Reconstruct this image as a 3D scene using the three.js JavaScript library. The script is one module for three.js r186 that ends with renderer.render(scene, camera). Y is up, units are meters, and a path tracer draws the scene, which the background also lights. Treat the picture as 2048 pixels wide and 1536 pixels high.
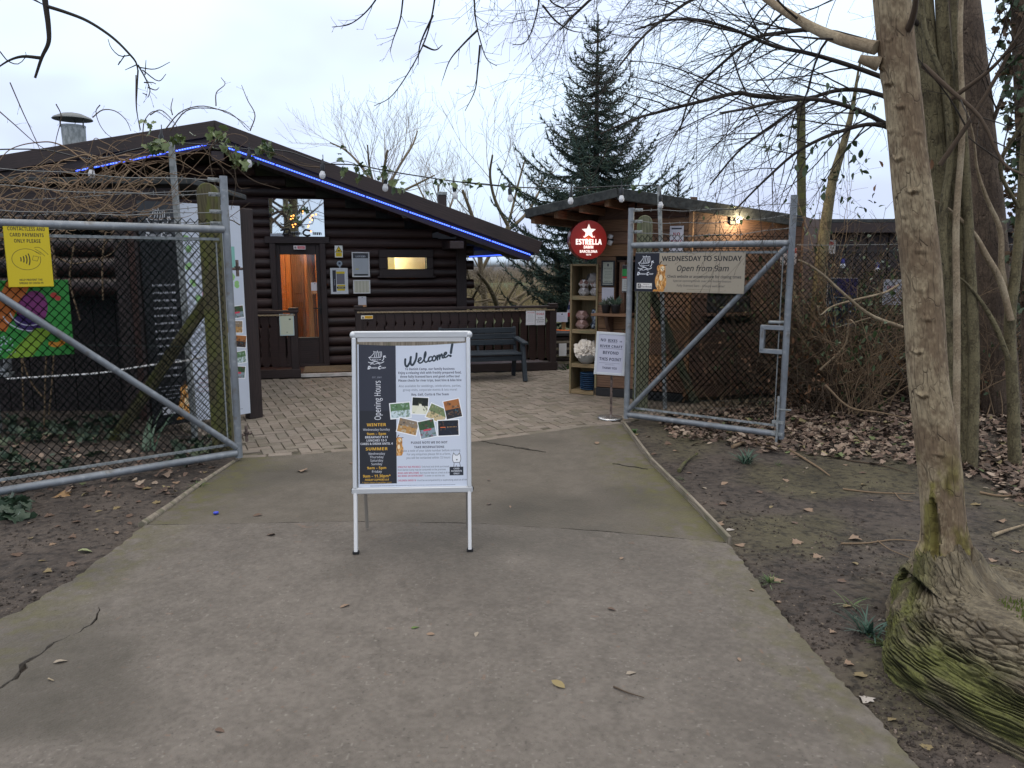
import * as THREE from 'three';
import { RectAreaLightUniformsLib } from 'three/addons/lights/RectAreaLightUniformsLib.js';
RectAreaLightUniformsLib.init();

// ------------------------------------------------------------------ camera, sky, sun, exposure
const W = 1024, H = 768, FPX = 1538 / 2;          // focal length in pixels of the 1024-wide picture
const EYE = 1.6, PITCH = Math.atan(243 / 1538);
const scene = new THREE.Scene();
const camera = new THREE.PerspectiveCamera(2 * Math.atan(384 / FPX) * 180 / Math.PI, W / H, 0.05, 600);
camera.position.set(0, EYE, 0);
camera.rotation.set(-PITCH, 0, 0);
const renderer = new THREE.WebGLRenderer({ antialias: true });
renderer.setSize(W, H);
renderer.toneMapping = THREE.LinearToneMapping;
renderer.toneMappingExposure = 1.08;
renderer.shadowMap.enabled = true;

// ------------------------------------------------------------------ noise
function mulberry(a) { return () => { a = (a + 0x6d2b79f5) | 0; let t = Math.imul(a ^ (a >>> 15), 1 | a); t = (t + Math.imul(t ^ (t >>> 7), 61 | t)) ^ t; return ((t ^ (t >>> 14)) >>> 0) / 4294967296; }; }
const hash2 = (x, y, s) => { let h = Math.imul(x, 374761393) ^ Math.imul(y, 668265263) ^ Math.imul(s, 1442695041); h = Math.imul(h ^ (h >>> 13), 1274126177); return ((h ^ (h >>> 16)) >>> 0) / 4294967296; };
function vn(x, y, per, s) {                          // value noise, periodic with per cells
  const ix = Math.floor(x), iy = Math.floor(y), fx = x - ix, fy = y - iy, u = fx * fx * (3 - 2 * fx), v = fy * fy * (3 - 2 * fy);
  const m = (a) => ((a % per) + per) % per, x0 = m(ix), x1 = m(ix + 1), y0 = m(iy), y1 = m(iy + 1);
  const a = hash2(x0, y0, s), b = hash2(x1, y0, s), c = hash2(x0, y1, s), d = hash2(x1, y1, s);
  return a + (b - a) * u + (c - a) * v + (a - b - c + d) * u * v;
}
function fbm(x, y, per, oct, s) { let t = 0, a = 0.5, n = 0; for (let i = 0; i < oct; i++) { t += a * vn(x, y, per, s + i * 17); n += a; a *= 0.55; x *= 2; y *= 2; per *= 2; } return t / n; }
function cell(x, y, per, s) {                            // distance between the two nearest cell points: 0 on the joints of a plated pattern
  const ix = Math.floor(x), iy = Math.floor(y); let a = 9, b = 9; for (let j = -1; j <= 1; j++) for (let i = -1; i <= 1; i++) { const m = (((ix + i) % per) + per) % per, n = (((iy + j) % per) + per) % per, dx = ix + i + hash2(m, n, s) - x, dy = iy + j + hash2(m, n, s + 1) - y, d = Math.sqrt(dx * dx + dy * dy); if (d < a) { b = a; a = d; } else if (d < b) b = d; } return b - a;
}
const clamp = (x, a = 0, b = 1) => Math.min(b, Math.max(a, x)), smooth = (a, b, x) => { const t = clamp((x - a) / (b - a)); return t * t * (3 - 2 * t); };
const lerp = (a, b, t) => a + (b - a) * t;
const mix3 = (a, b, t) => [lerp(a[0], b[0], t), lerp(a[1], b[1], t), lerp(a[2], b[2], t)];

// ------------------------------------------------------------------ overcast sky
{
  const w = 1024, h = 512, d = new Float32Array(w * h * 4);
  for (let y = 0; y < h; y++) {
    const el = ((y + 0.5) / h - 0.5) * Math.PI, sy = Math.sin(el), up = Math.max(0, sy);
    for (let x = 0; x < w; x++) {
      const az = ((x + 0.5) / w) * 2 * Math.PI, o = (y * w + x) * 4;
      const k = 2.2 / (up + 0.28), cx = Math.cos(az) * Math.cos(el) * k, cz = Math.sin(az) * Math.cos(el) * k;
      const n = fbm(cx + 31, cz + 17, 256, 5, 5), m = fbm(cx * 0.45 + 9, cz * 0.9 + 40, 256, 4, 91);
      const t = smooth(0.36, 0.64, 0.55 * n + 0.45 * m);
      const hi = smooth(0.25, 0.8, up), c = mix3(mix3([0.55, 0.62, 0.82], [0.65, 0.78, 0.94], t), mix3([0.66, 0.645, 0.64], [0.86, 0.84, 0.82], t), hi), g = 1.13 + 1.0 * up;   // brighter towards the zenith, as under real overcast
      for (let i = 0; i < 3; i++) d[o + i] = el < 0 ? 0.05 : c[i] * g;
      d[o + 3] = 1;
    }
  }
  const t = new THREE.DataTexture(d, w, h, THREE.RGBAFormat, THREE.FloatType);
  t.mapping = THREE.EquirectangularReflectionMapping; t.magFilter = THREE.LinearFilter; t.minFilter = THREE.LinearFilter; t.needsUpdate = true;
  scene.background = t; scene.environment = t;
}
const sun = new THREE.DirectionalLight(0xfff4e6, 0.5);
sun.position.set(-14, 40, 16); sun.target.position.set(0, 0, -6); sun.castShadow = true;
sun.shadow.radius = 40; sun.shadow.mapSize.set(2048, 2048);
Object.assign(sun.shadow.camera, { left: -25, right: 25, top: 25, bottom: -25, near: 1, far: 120 });
scene.add(sun, sun.target);

// ------------------------------------------------------------------ from the photograph's pixels (2048 wide) to places
const CP = Math.cos(PITCH), SP = Math.sin(PITCH), V3 = (x, y, z) => new THREE.Vector3(x, y, z);
function ray(px, py) { const u = (px - 1024) / 1538, v = (768 - py) / 1538; return V3(u, v * CP - SP, -(CP + v * SP)); }
const gp = (px, py, y = 0) => { const r = ray(px, py), t = (y - EYE) / r.y; return V3(r.x * t, y, r.z * t); };
const at = (px, py, d) => { const r = ray(px, py), t = d / -r.z; return V3(r.x * t, EYE + r.y * t, -d); };
class Frame {                                        // a vertical plane's own axes: x along it, y up, z out of it
  constructor(o, th) { this.o = o.clone(); this.th = th; this.c = Math.cos(th); this.s = Math.sin(th); }
  w(x, y, z) { return V3(this.o.x + x * this.c + z * this.s, this.o.y + y, this.o.z - x * this.s + z * this.c); }
  l(p) { const x = p.x - this.o.x, z = p.z - this.o.z; return V3(x * this.c - z * this.s, p.y - this.o.y, x * this.s + z * this.c); }
  px(px, py, zl = 0) { const a = this.l(V3(0, EYE, 0)), r = ray(px, py), d = V3(r.x * this.c - r.z * this.s, r.y, r.x * this.s + r.z * this.c), t = (zl - a.z) / d.z; return a.addScaledVector(d, t); }
  rect(x0, y0, x1, y1, zl = 0) { const a = this.px(x0, y0, zl), b = this.px(x1, y1, zl); return { cx: (a.x + b.x) / 2, cy: (a.y + b.y) / 2, w: Math.abs(b.x - a.x), h: Math.abs(a.y - b.y), x0: Math.min(a.x, b.x), x1: Math.max(a.x, b.x), y0: Math.min(a.y, b.y), y1: Math.max(a.y, b.y) }; }
}
const yawOf = (a, b) => Math.atan2(-(b.z - a.z), b.x - a.x);

// ------------------------------------------------------------------ objects and names
const taken = new Map();
function numbered(n) { const k = taken.get(n) || 0; taken.set(n, k + 1); return k ? n + '_' + String(k).padStart(3, '0') : n; }
const shade = (o) => { o.castShadow = true; o.receiveShadow = true; return o; };
function thing(name, label, category, p = V3(0, 0, 0), turn = 0, group) {
  const o = new THREE.Group(); o.name = numbered(name); o.position.copy(p); o.rotation.y = turn;
  o.userData = { label, category }; if (group) o.userData.group = group;
  scene.add(o); return o;
}
function part(name, geo, m, parent) { const o = shade(new THREE.Mesh(geo, m)); o.name = numbered(name); if (/^(twigs|foliage|leaves|ivy|blades)$/.test(name)) o.userData.kind = 'stuff'; parent.add(o); return o; }
function solo(name, label, category, geo, m, group) { const o = shade(new THREE.Mesh(geo, m)); o.name = numbered(name); o.userData = { label, category }; if (group) o.userData.group = group; scene.add(o); return o; }
function struct(name, geo, m) { const o = shade(new THREE.Mesh(geo, m)); o.name = numbered(name); o.userData = { kind: 'structure' }; scene.add(o); return o; }
const stuff = (o) => { o.userData.kind = 'stuff'; return o; };
function again(root, name, label, p, turn, group) {
  const r = root.clone(); r.name = numbered(name); r.userData = { ...root.userData, label }; if (group) r.userData.group = group;
  if (p) r.position.copy(p); if (turn !== undefined) r.rotation.y = turn; scene.add(r); return r;
}

// ------------------------------------------------------------------ geometry builder
const tv = new THREE.Vector3(), tn = new THREE.Vector3(), nm = new THREE.Matrix3();
class MB {
  constructor() { this.p = []; this.n = []; this.u = []; this.i = []; this.c = null; }
  get count() { return this.p.length / 3; }
  v(x, y, z, nx, ny, nz, u, w) { this.p.push(x, y, z); this.n.push(nx, ny, nz); this.u.push(u, w); return this.p.length / 3 - 1; }
  tri(a, b, c) { this.i.push(a, b, c); }
  geo() {
    const g = new THREE.BufferGeometry();
    g.setAttribute('position', new THREE.Float32BufferAttribute(this.p, 3)); g.setAttribute('normal', new THREE.Float32BufferAttribute(this.n, 3)); g.setAttribute('uv', new THREE.Float32BufferAttribute(this.u, 2));
    g.setIndex(this.i); return g;
  }
  add(g, m) {                                          // another geometry, moved
    const P = g.attributes.position, N = g.attributes.normal, U = g.attributes.uv, b = this.count; if (m) nm.getNormalMatrix(m);
    for (let k = 0; k < P.count; k++) {
      tv.fromBufferAttribute(P, k); tn.fromBufferAttribute(N, k); if (m) { tv.applyMatrix4(m); tn.applyMatrix3(nm).normalize(); }
      this.v(tv.x, tv.y, tv.z, tn.x, tn.y, tn.z, U ? U.getX(k) : 0, U ? U.getY(k) : 0);
    }
    if (g.index) for (let k = 0; k < g.index.count; k++) this.i.push(b + g.index.getX(k)); else for (let k = 0; k < P.count; k++) this.i.push(b + k);
    return this;
  }
  box(w, h, d, x, y, z, ch = 0.004, m) { const t = new THREE.Matrix4().makeTranslation(x, y, z); if (m) t.multiply(m); return this.add(cbox(w, h, d, ch), t); }
  bar(a, b, w, h, ch = 0.003, up = V3(0, 1, 0)) {      // a squared bar from a to b
    const d = b.clone().sub(a), L = d.length(), x = d.normalize(); let zz = x.clone().cross(up); if (zz.length() < 1e-3) zz = x.clone().cross(V3(0, 0, 1)); zz.normalize();
    const yy = zz.clone().cross(x), m = new THREE.Matrix4().makeBasis(x, yy, zz).setPosition(a.clone().add(b).multiplyScalar(0.5));
    return this.add(cbox(L, w, h, ch), m);
  }
  tube(pts, rad, sides = 6, cap = true, uo = 0) {       // pts: Vector3s, rad: number or function of t or array
    const n = pts.length, R = typeof rad === 'function' ? rad : Array.isArray(rad) ? (t, k) => rad[k] : () => rad;
    let tan = tv.clone(), nrm = null, L = 0; const b = this.count;
    for (let k = 0; k < n; k++) {
      const a = pts[Math.max(0, k - 1)], c = pts[Math.min(n - 1, k + 1)]; const t = c.clone().sub(a).normalize();
      if (!nrm) { nrm = Math.abs(t.y) < 0.9 ? V3(0, 1, 0) : V3(1, 0, 0); nrm.addScaledVector(t, -nrm.dot(t)).normalize(); } else { nrm.addScaledVector(t, -nrm.dot(t)); if (nrm.lengthSq() < 1e-8) nrm.set(t.y, t.z, t.x).addScaledVector(t, -(t.y * t.x + t.z * t.y + t.x * t.z)); nrm.normalize(); }
      const bn = t.clone().cross(nrm), r = R(k / (n - 1), k); if (k) L += pts[k].distanceTo(pts[k - 1]);
      for (let s = 0; s <= sides; s++) {
        const an = (s / sides) * 2 * Math.PI, cx = Math.cos(an), sx = Math.sin(an), nx = nrm.x * cx + bn.x * sx, ny = nrm.y * cx + bn.y * sx, nz = nrm.z * cx + bn.z * sx;
        this.v(pts[k].x + nx * r, pts[k].y + ny * r, pts[k].z + nz * r, nx, ny, nz, uo + (s / sides) * 2 * Math.PI * Math.max(r, 0.01), L);
      }
    }
    const w = sides + 1;
    for (let k = 0; k < n - 1; k++) for (let s = 0; s < sides; s++) { const a = b + k * w + s, c = a + w; this.i.push(a, a + 1, c, a + 1, c + 1, c); }
    if (cap) for (const k of [0, n - 1]) {
      const t = pts[k].clone().sub(pts[k ? k - 1 : 1]).normalize(), c0 = this.v(pts[k].x, pts[k].y, pts[k].z, t.x, t.y, t.z, 0, 0), q = b + k * w;
      const f = []; for (let s = 0; s < sides; s++) f.push(this.v(this.p[(q + s) * 3], this.p[(q + s) * 3 + 1], this.p[(q + s) * 3 + 2], t.x, t.y, t.z, 0.01, 0.01));
      for (let s = 0; s < sides; s++) k ? this.i.push(c0, f[s], f[(s + 1) % sides]) : this.i.push(c0, f[(s + 1) % sides], f[s]);
    }
    return this;
  }
  cyl(a, b, r, sides = 14) { return this.tube([a, b], r, sides, true); }
  quad(a, b, c, d, u0 = 0, v0 = 0, u1 = 1, v1 = 1) {
    const n = b.clone().sub(a).cross(d.clone().sub(a)).normalize();
    const i = this.v(a.x, a.y, a.z, n.x, n.y, n.z, u0, v0); this.v(b.x, b.y, b.z, n.x, n.y, n.z, u1, v0); this.v(c.x, c.y, c.z, n.x, n.y, n.z, u1, v1); this.v(d.x, d.y, d.z, n.x, n.y, n.z, u0, v1);
    this.i.push(i, i + 1, i + 2, i, i + 2, i + 3); return this;
  }
}
let boxSeed = 7;
function cbox(w, h, d, ch = 0.004) {                    // a chamfered box; uv in metres, u along its longest edge, shifted at random
  const g = new MB(), X = w / 2, Y = h / 2, Z = d / 2; ch = Math.min(ch, X * 0.45, Y * 0.45, Z * 0.45);
  boxSeed = (boxSeed * 16807) % 2147483647; const ou = (boxSeed % 977) / 97, ov = (boxSeed % 613) / 61;
  const long = w >= h && w >= d ? 0 : h >= d ? 1 : 2, id = {};
  const uvOf = (p, ax) => { const o = [0, 1, 2].filter((k) => k !== ax); let [a, b] = o; if (b === long) [a, b] = [b, a]; return [p[a] + ou, p[b] + ov + ax * 0.37]; };
  for (let ax = 0; ax < 3; ax++) for (const s of [-1, 1]) for (const t of [-1, 1]) for (const r of [-1, 1]) {
    const [b, c] = [(ax + 1) % 3, (ax + 2) % 3], p = [0, 0, 0], e = [X, Y, Z]; p[ax] = s * e[ax]; p[b] = t * (e[b] - ch); p[c] = r * (e[c] - ch);
    const n = [0, 0, 0]; n[ax] = s; const uv = uvOf(p, ax), key = [0, 0, 0]; key[ax] = s; key[b] = t; key[c] = r;
    id[ax + ':' + key.join()] = g.v(...p, ...n, ...uv);
  }
  const F = (ax, x, y, z) => id[ax + ':' + [x, y, z].join()], q = (a, b, c, e) => { g.i.push(a, b, c, a, c, e); };
  const orient = (a, b, c, e) => {                       // outward winding
    const P = (k) => V3(g.p[k * 3], g.p[k * 3 + 1], g.p[k * 3 + 2]), A = P(a), n = P(b).sub(A).cross(P(c).sub(A)), m = A.add(P(c)); n.dot(m) >= 0 ? q(a, b, c, e) : q(a, e, c, b);
  };
  for (const s of [-1, 1]) { orient(F(0, s, -1, -1), F(0, s, 1, -1), F(0, s, 1, 1), F(0, s, -1, 1)); orient(F(1, -1, s, -1), F(1, 1, s, -1), F(1, 1, s, 1), F(1, -1, s, 1)); orient(F(2, -1, -1, s), F(2, 1, -1, s), F(2, 1, 1, s), F(2, -1, 1, s)); }
  if (ch > 0) {
    for (const s of [-1, 1]) for (const t of [-1, 1]) {
      orient(F(0, s, t, -1), F(0, s, t, 1), F(1, s, t, 1), F(1, s, t, -1)); orient(F(0, s, -1, t), F(0, s, 1, t), F(2, s, 1, t), F(2, s, -1, t)); orient(F(1, -1, s, t), F(1, 1, s, t), F(2, 1, s, t), F(2, -1, s, t));
    }
    for (const x of [-1, 1]) for (const y of [-1, 1]) for (const z of [-1, 1]) { const k = [F(0, x, y, z), F(1, x, y, z), F(2, x, y, z)]; x * y * z > 0 ? g.i.push(...k) : g.i.push(k[0], k[2], k[1]); }
  }
  return g.geo();
}
const boxAt = (w, h, d, x, y, z, ch) => cbox(w, h, d, ch).translate(x, y, z);
function smoothPts(pts, n) { const c = new THREE.CatmullRomCurve3(pts, false, 'centripetal'); return c.getPoints(n); }
function lathe(profile, seg = 24) { return new THREE.LatheGeometry(profile.map((p) => new THREE.Vector2(p[0], p[1])), seg); }
function sheet(pts, thick, y, hole = []) {               // a flat slab from its outline in x, z; uv in metres
  const s = new THREE.Shape(pts.map((p) => new THREE.Vector2(p.x, -p.z))); for (const hh of hole) s.holes.push(new THREE.Path(hh.map((p) => new THREE.Vector2(p.x, -p.z))));
  const g = new THREE.ExtrudeGeometry(s, { depth: thick, bevelEnabled: false }); g.rotateX(-Math.PI / 2); g.translate(0, y - thick, 0); return g;
}
function planarUV(g, sx, sz, ox = 0, oz = 0) { const P = g.attributes.position, U = g.attributes.uv; for (let i = 0; i < P.count; i++) U.setXY(i, (P.getX(i) - ox) / sx, (P.getZ(i) - oz) / sz); return g; }

// ------------------------------------------------------------------ textures
const s8 = (c) => Math.round(255 * clamp(c <= 0.0031308 ? c * 12.92 : 1.055 * Math.pow(c, 1 / 2.4) - 0.055));
function colorTex(w, h, f, rx = 1, ry = 1) {             // f(u, v) gives a linear colour
  const d = new Uint8Array(w * h * 4); for (let y = 0; y < h; y++) for (let x = 0; x < w; x++) { const c = f(x / w, y / h), o = (y * w + x) * 4; d[o] = s8(c[0]); d[o + 1] = s8(c[1]); d[o + 2] = s8(c[2]); d[o + 3] = 255; }
  const t = new THREE.DataTexture(d, w, h, THREE.RGBAFormat); t.colorSpace = THREE.SRGBColorSpace; return fin(t, rx, ry);
}
function greyTex(w, h, f, rx = 1, ry = 1) {
  const d = new Uint8Array(w * h * 4); for (let y = 0; y < h; y++) for (let x = 0; x < w; x++) { const c = Math.round(255 * clamp(f(x / w, y / h))), o = (y * w + x) * 4; d[o] = d[o + 1] = d[o + 2] = c; d[o + 3] = 255; }
  return fin(new THREE.DataTexture(d, w, h, THREE.RGBAFormat), rx, ry);
}
function fin(t, rx, ry) { t.wrapS = t.wrapT = THREE.RepeatWrapping; t.magFilter = THREE.LinearFilter; t.minFilter = THREE.LinearMipmapLinearFilter; t.repeat.set(rx, ry); t.needsUpdate = true; return t; }
function canvasTex(w, h, draw) {
  const c = document.createElement('canvas'); c.width = w; c.height = h; const g = c.getContext('2d'); draw(g, w, h);
  const t = new THREE.CanvasTexture(c); t.colorSpace = THREE.SRGBColorSpace; t.magFilter = THREE.LinearFilter; t.anisotropy = 8; return t;
}
const std = (o) => new THREE.MeshStandardMaterial({ roughness: 0.8, metalness: 0, ...o, color: o.color ? (Array.isArray(o.color) ? new THREE.Color().setRGB(...o.color) : new THREE.Color(o.color)) : new THREE.Color(1, 1, 1) });

// wood grain: u runs along the board, one tile = 1.4 m x 0.35 m
const grain = (u, v, s) => { const w = fbm(u * 3, v * 6, 3, 3, s) * 1.6; const a = fbm(u * 4, v * 48 + w * 0, 4, 3, s + 3), b = vn(u * 8, v * 96, 8, s + 9), r = 0.5 + 0.5 * Math.sin((v * 14 + w * 3) * 2 * Math.PI); return clamp(0.45 * a + 0.2 * b + 0.2 * r + 0.15 * w / 1.6); };
const woodTex = (dark, light, s, rx = 0.7, ry = 2.8, stain = null) => colorTex(512, 256, (u, v) => { const g = smooth(0.2, 0.8, grain(u, v, s)); let c = mix3(dark, light, g); const k = fbm(u * 5, v * 5, 5, 4, s + 40); if (stain) c = mix3(c, stain, smooth(0.5, 0.75, k) * 0.8); return c.map((x) => x * (0.85 + 0.3 * k)); }, rx, ry);
const grainBump = greyTex(512, 256, (u, v) => grain(u, v, 21), 0.7, 2.8);
const fineBump = greyTex(512, 512, (u, v) => 0.6 * fbm(u * 32, v * 32, 32, 4, 71) + 0.4 * vn(u * 170, v * 170, 170, 5), 2, 2);
const blotch = (a, b, n, s, rx, ry) => colorTex(512, 512, (u, v) => { const k = fbm(u * n, v * n, n, 5, s); return mix3(a, b, smooth(0.25, 0.75, k)); }, rx, ry);

const M = {};
M.stain = std({ map: woodTex([0.012, 0.0055, 0.005], [0.04, 0.019, 0.016], 3), bumpMap: grainBump, bumpScale: 0.0015, roughness: 0.42 });      // dark stained logs
M.stains = [0, 1, 2].map((k) => std({ map: woodTex([0.0115 + 0.003 * k, 0.0055 + 0.0015 * k, 0.005 + 0.0015 * k], [0.036 + 0.012 * k, 0.017 + 0.007 * k, 0.0145 + 0.0065 * k], 3 + k * 5, 0.45, 2.2, k === 1 ? [0.05, 0.034, 0.03] : null), bumpMap: grainBump, bumpScale: 0.003, roughness: 0.46 + 0.06 * k }));
M.stainFlat = std({ map: woodTex([0.014, 0.009, 0.009], [0.034, 0.02, 0.019], 13), bumpMap: grainBump, bumpScale: 0.001, roughness: 0.6 });
M.soffit = std({ map: woodTex([0.03, 0.012, 0.009], [0.07, 0.03, 0.022], 17), bumpMap: grainBump, bumpScale: 0.001, roughness: 0.6 });
M.felt = std({ map: blotch([0.02, 0.024, 0.026], [0.05, 0.056, 0.056], 24, 31, 1, 1), bumpMap: fineBump, bumpScale: 0.002, roughness: 0.95 });
M.cedar = [1, 2, 3].map((k) => std({ map: woodTex([0.085 + 0.018 * k, 0.046 + 0.009 * k, 0.032], [0.19 + 0.03 * k, 0.108 + 0.015 * k, 0.074], 50 + k), bumpMap: grainBump, bumpScale: 0.0015, roughness: 0.7 }));
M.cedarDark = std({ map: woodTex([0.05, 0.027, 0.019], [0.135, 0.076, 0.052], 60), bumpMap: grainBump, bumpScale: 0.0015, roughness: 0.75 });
M.pale = std({ map: woodTex([0.16, 0.115, 0.055], [0.34, 0.25, 0.14], 66, 0.7, 2.8, [0.16, 0.15, 0.08]), bumpMap: grainBump, bumpScale: 0.0015, roughness: 0.85 });
M.pine = [1, 2, 3].map((k) => std({ map: woodTex([0.3 + 0.05 * k, 0.11 + 0.02 * k, 0.03], [0.62, 0.3, 0.1], 70 + k), bumpMap: grainBump, bumpScale: 0.0005, roughness: 0.45 }));
M.weathered = std({ map: woodTex([0.13, 0.11, 0.085], [0.3, 0.26, 0.205], 80, 0.7, 2.8, [0.1, 0.1, 0.06]), bumpMap: grainBump, bumpScale: 0.003, roughness: 0.95 });
M.mossPost = std({ map: woodTex([0.048, 0.042, 0.022], [0.11, 0.098, 0.052], 85, 0.7, 2.8, [0.085, 0.095, 0.022]), bumpMap: grainBump, bumpScale: 0.003, roughness: 0.95 });
M.mossPost2 = std({ map: woodTex([0.075, 0.08, 0.05], [0.17, 0.175, 0.115], 88, 0.7, 2.8, [0.09, 0.11, 0.05]), bumpMap: grainBump, bumpScale: 0.003, roughness: 0.95 });
M.galv = std({ map: colorTex(512, 512, (u, v) => { const a = fbm(u * 5, v * 5, 5, 4, 101), b = fbm(u * 24, v * 24, 24, 4, 102), d = fbm(u * 9 + 3, v * 9, 9, 5, 103); let c = mix3([0.18, 0.2, 0.222], [0.26, 0.285, 0.31], smooth(0.3, 0.7, a * 0.6 + b * 0.4)); c = mix3(c, [0.13, 0.105, 0.075], 0.55 * smooth(0.6, 0.72, d) * b * 1.6); return mix3(c, [0.36, 0.38, 0.39], 0.5 * smooth(0.68, 0.78, b)); }, 1, 1), bumpMap: fineBump, bumpScale: 0.0004, roughness: 0.5, metalness: 0.35 });
M.galvOld = std({ map: blotch([0.2, 0.22, 0.22], [0.36, 0.385, 0.39], 10, 104, 4, 4), bumpMap: fineBump, bumpScale: 0.0006, roughness: 0.6, metalness: 0.3 });
M.wire = std({ color: [0.012, 0.03, 0.027], roughness: 0.7 });                                                                                     // green plastic coat
M.barb = std({ color: [0.2, 0.21, 0.21], roughness: 0.55, metalness: 0.5 });
M.alu = std({ map: blotch([0.6, 0.625, 0.65], [0.65, 0.675, 0.7], 5, 107, 1, 1), roughness: 0.42, metalness: 0.35 });
M.black = std({ color: [0.012, 0.012, 0.014], roughness: 0.6 });
M.plasticBlack = std({ color: [0.015, 0.017, 0.02], roughness: 0.45 });
M.white = std({ color: [0.72, 0.73, 0.74], roughness: 0.55 });
M.paper = std({ color: [0.74, 0.75, 0.78], roughness: 0.9 });
M.rope = std({ map: blotch([0.25, 0.19, 0.12], [0.5, 0.4, 0.27], 40, 110, 4, 4), bumpMap: fineBump, bumpScale: 0.003, roughness: 1 });
M.bench = std({ map: woodTex([0.012, 0.019, 0.027], [0.032, 0.045, 0.058], 90), bumpMap: grainBump, bumpScale: 0.001, roughness: 0.55 });
M.rust = std({ map: blotch([0.06, 0.045, 0.04], [0.2, 0.15, 0.13], 14, 113, 4, 4), roughness: 0.75, metalness: 0.4 });

// letters
function text(g, s, x, y, size, o = {}) {
  g.save(); g.translate(x, y); if (o.rot) g.rotate(o.rot); if (o.slant) g.transform(1, 0, -o.slant, 1, 0, 0);
  g.font = `${o.bold ? 'bold ' : ''}${size}px ${o.font || 'sans-serif'}`; g.textAlign = o.align || 'center'; g.textBaseline = 'middle'; g.fillStyle = o.color || '#111';
  if (o.w) { const k = o.w / g.measureText(s).width; g.scale(k, 1); }
  g.fillText(s, 0, 0); if (o.fat) { g.strokeStyle = g.fillStyle; g.lineWidth = o.fat; g.lineJoin = 'round'; g.strokeText(s, 0, 0); } g.restore();
}
function strokes(g, list, x, y, k, lw, color) {
  g.save(); g.translate(x, y); g.scale(k, k); g.lineCap = 'round'; g.lineJoin = 'round'; g.strokeStyle = color;
  for (const s of list) { g.lineWidth = lw * (s.w || 1); g.beginPath(); const p = s.p; g.moveTo(p[0], p[1]); if (p.length === 4) g.lineTo(p[2], p[3]); else { for (let i = 2; i < p.length - 2; i += 2) g.quadraticCurveTo(p[i], p[i + 1], i + 4 < p.length ? (p[i] + p[i + 2]) / 2 : p[i + 2], i + 4 < p.length ? (p[i + 1] + p[i + 3]) / 2 : p[i + 3]); } g.stroke(); }
  g.restore();
}
function shipLogo(g, x, y, k, color, back, name = true) { // longship over waves, 100 units wide
  strokes(g, [
    { p: [30, 4, 50, 12, 78, 6] }, { p: [54, 0, 54, 10] }, { p: [34, 10, 30, 28, 8, 44] }, { p: [40, 12, 40, 30, 34, 46] }, { p: [50, 14, 52, 30, 44, 46] }, { p: [60, 14, 64, 30, 56, 46] }, { p: [70, 12, 74, 30, 66, 46] }, { p: [78, 8, 82, 28, 74, 44] },
    { p: [8, 44, 36, 52, 74, 44], w: 0.9 }, { p: [4, 44, 10, 60, 22, 66, 40, 68] }, { p: [2, 46, 12, 44], w: 1.3 }, { p: [82, 68, 94, 60, 92, 40], w: 1.4 }, { p: [90, 40, 100, 34], w: 1.8 }, { p: [92, 34, 104, 44], w: 1.3 },
    { p: [22, 58, 30, 60] }, { p: [36, 60, 44, 62] }, { p: [50, 62, 58, 62] }, { p: [64, 62, 74, 58] },
    { p: [0, 76, 14, 84, 28, 76, 44, 70, 60, 80, 78, 84, 92, 74], w: 1.3 }, { p: [12, 90, 24, 82, 36, 90], w: 1.1 }, { p: [42, 88, 56, 80, 68, 90], w: 1.1 },
  ], x, y, k, 3.4, color);
  if (name) { const s = k * 26; text(g, 'D', x + k * 4, y + k * 110, s, { bold: 1, slant: 0.25, color, fat: s * 0.1 }); text(g, 'ANISH', x + k * 34, y + k * 112, s * 0.5, { bold: 1, color, slant: 0.15 }); text(g, 'C', x + k * 66, y + k * 110, s, { bold: 1, slant: 0.25, color, fat: s * 0.1 }); text(g, 'AMP', x + k * 90, y + k * 112, s * 0.5, { bold: 1, color, slant: 0.15 }); }
}
function owl(g, x, y, k, half) {                          // a tawny owl, 60 x 110 units
  g.save(); g.translate(x, y); g.scale(k, k); if (half) { g.beginPath(); g.rect(0, -20, 80, 150); g.clip(); g.translate(-18, 0); }
  const body = new Path2D('M14 14 C10 30 16 36 12 48 C2 62 4 88 18 104 L44 104 C56 84 56 64 46 46 C50 36 48 20 46 12 C36 6 22 6 14 14 Z');
  g.fillStyle = '#d79a4e'; g.fill(body); g.save(); g.clip(body); const r = mulberry(5);
  for (let i = 0; i < 90; i++) { const a = 8 + r() * 42, b = 10 + r() * 92; g.strokeStyle = ['#7a4a1c', '#f0d6a4', '#b3762f', '#5a3413'][i % 4]; g.lineWidth = 1 + r() * 1.6; g.beginPath(); g.moveTo(a, b); g.quadraticCurveTo(a + 2, b + 5, a - 2 + r() * 4, b + 9 + r() * 5); g.stroke(); }
  g.fillStyle = '#f3dfba'; g.beginPath(); g.ellipse(36, 24, 8, 10, 0.3, 0, 7); g.fill(); g.beginPath(); g.ellipse(30, 58, 7, 12, 0, 0, 7); g.fill(); g.restore();
  g.fillStyle = '#20160c'; g.beginPath(); g.arc(33, 22, 2.2, 0, 7); g.fill(); g.beginPath(); g.arc(42, 22, 1.8, 0, 7); g.fill(); g.beginPath(); g.moveTo(37, 24); g.lineTo(40, 31); g.lineTo(35, 30); g.fill();
  g.strokeStyle = '#4a3018'; g.lineWidth = 4; g.beginPath(); g.moveTo(24, 12); g.quadraticCurveTo(24, 2, 32, -4); g.stroke(); g.lineWidth = 3; g.beginPath(); g.moveTo(40, 12); g.lineTo(54, 10); g.stroke();
  if (!half) { g.fillStyle = '#c98a3c'; for (const a of [4, 14, 26, 38]) { g.beginPath(); g.ellipse(a, 107, 7, 4, -0.4, 0, 7); g.fill(); } }
  g.restore();
}
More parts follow.
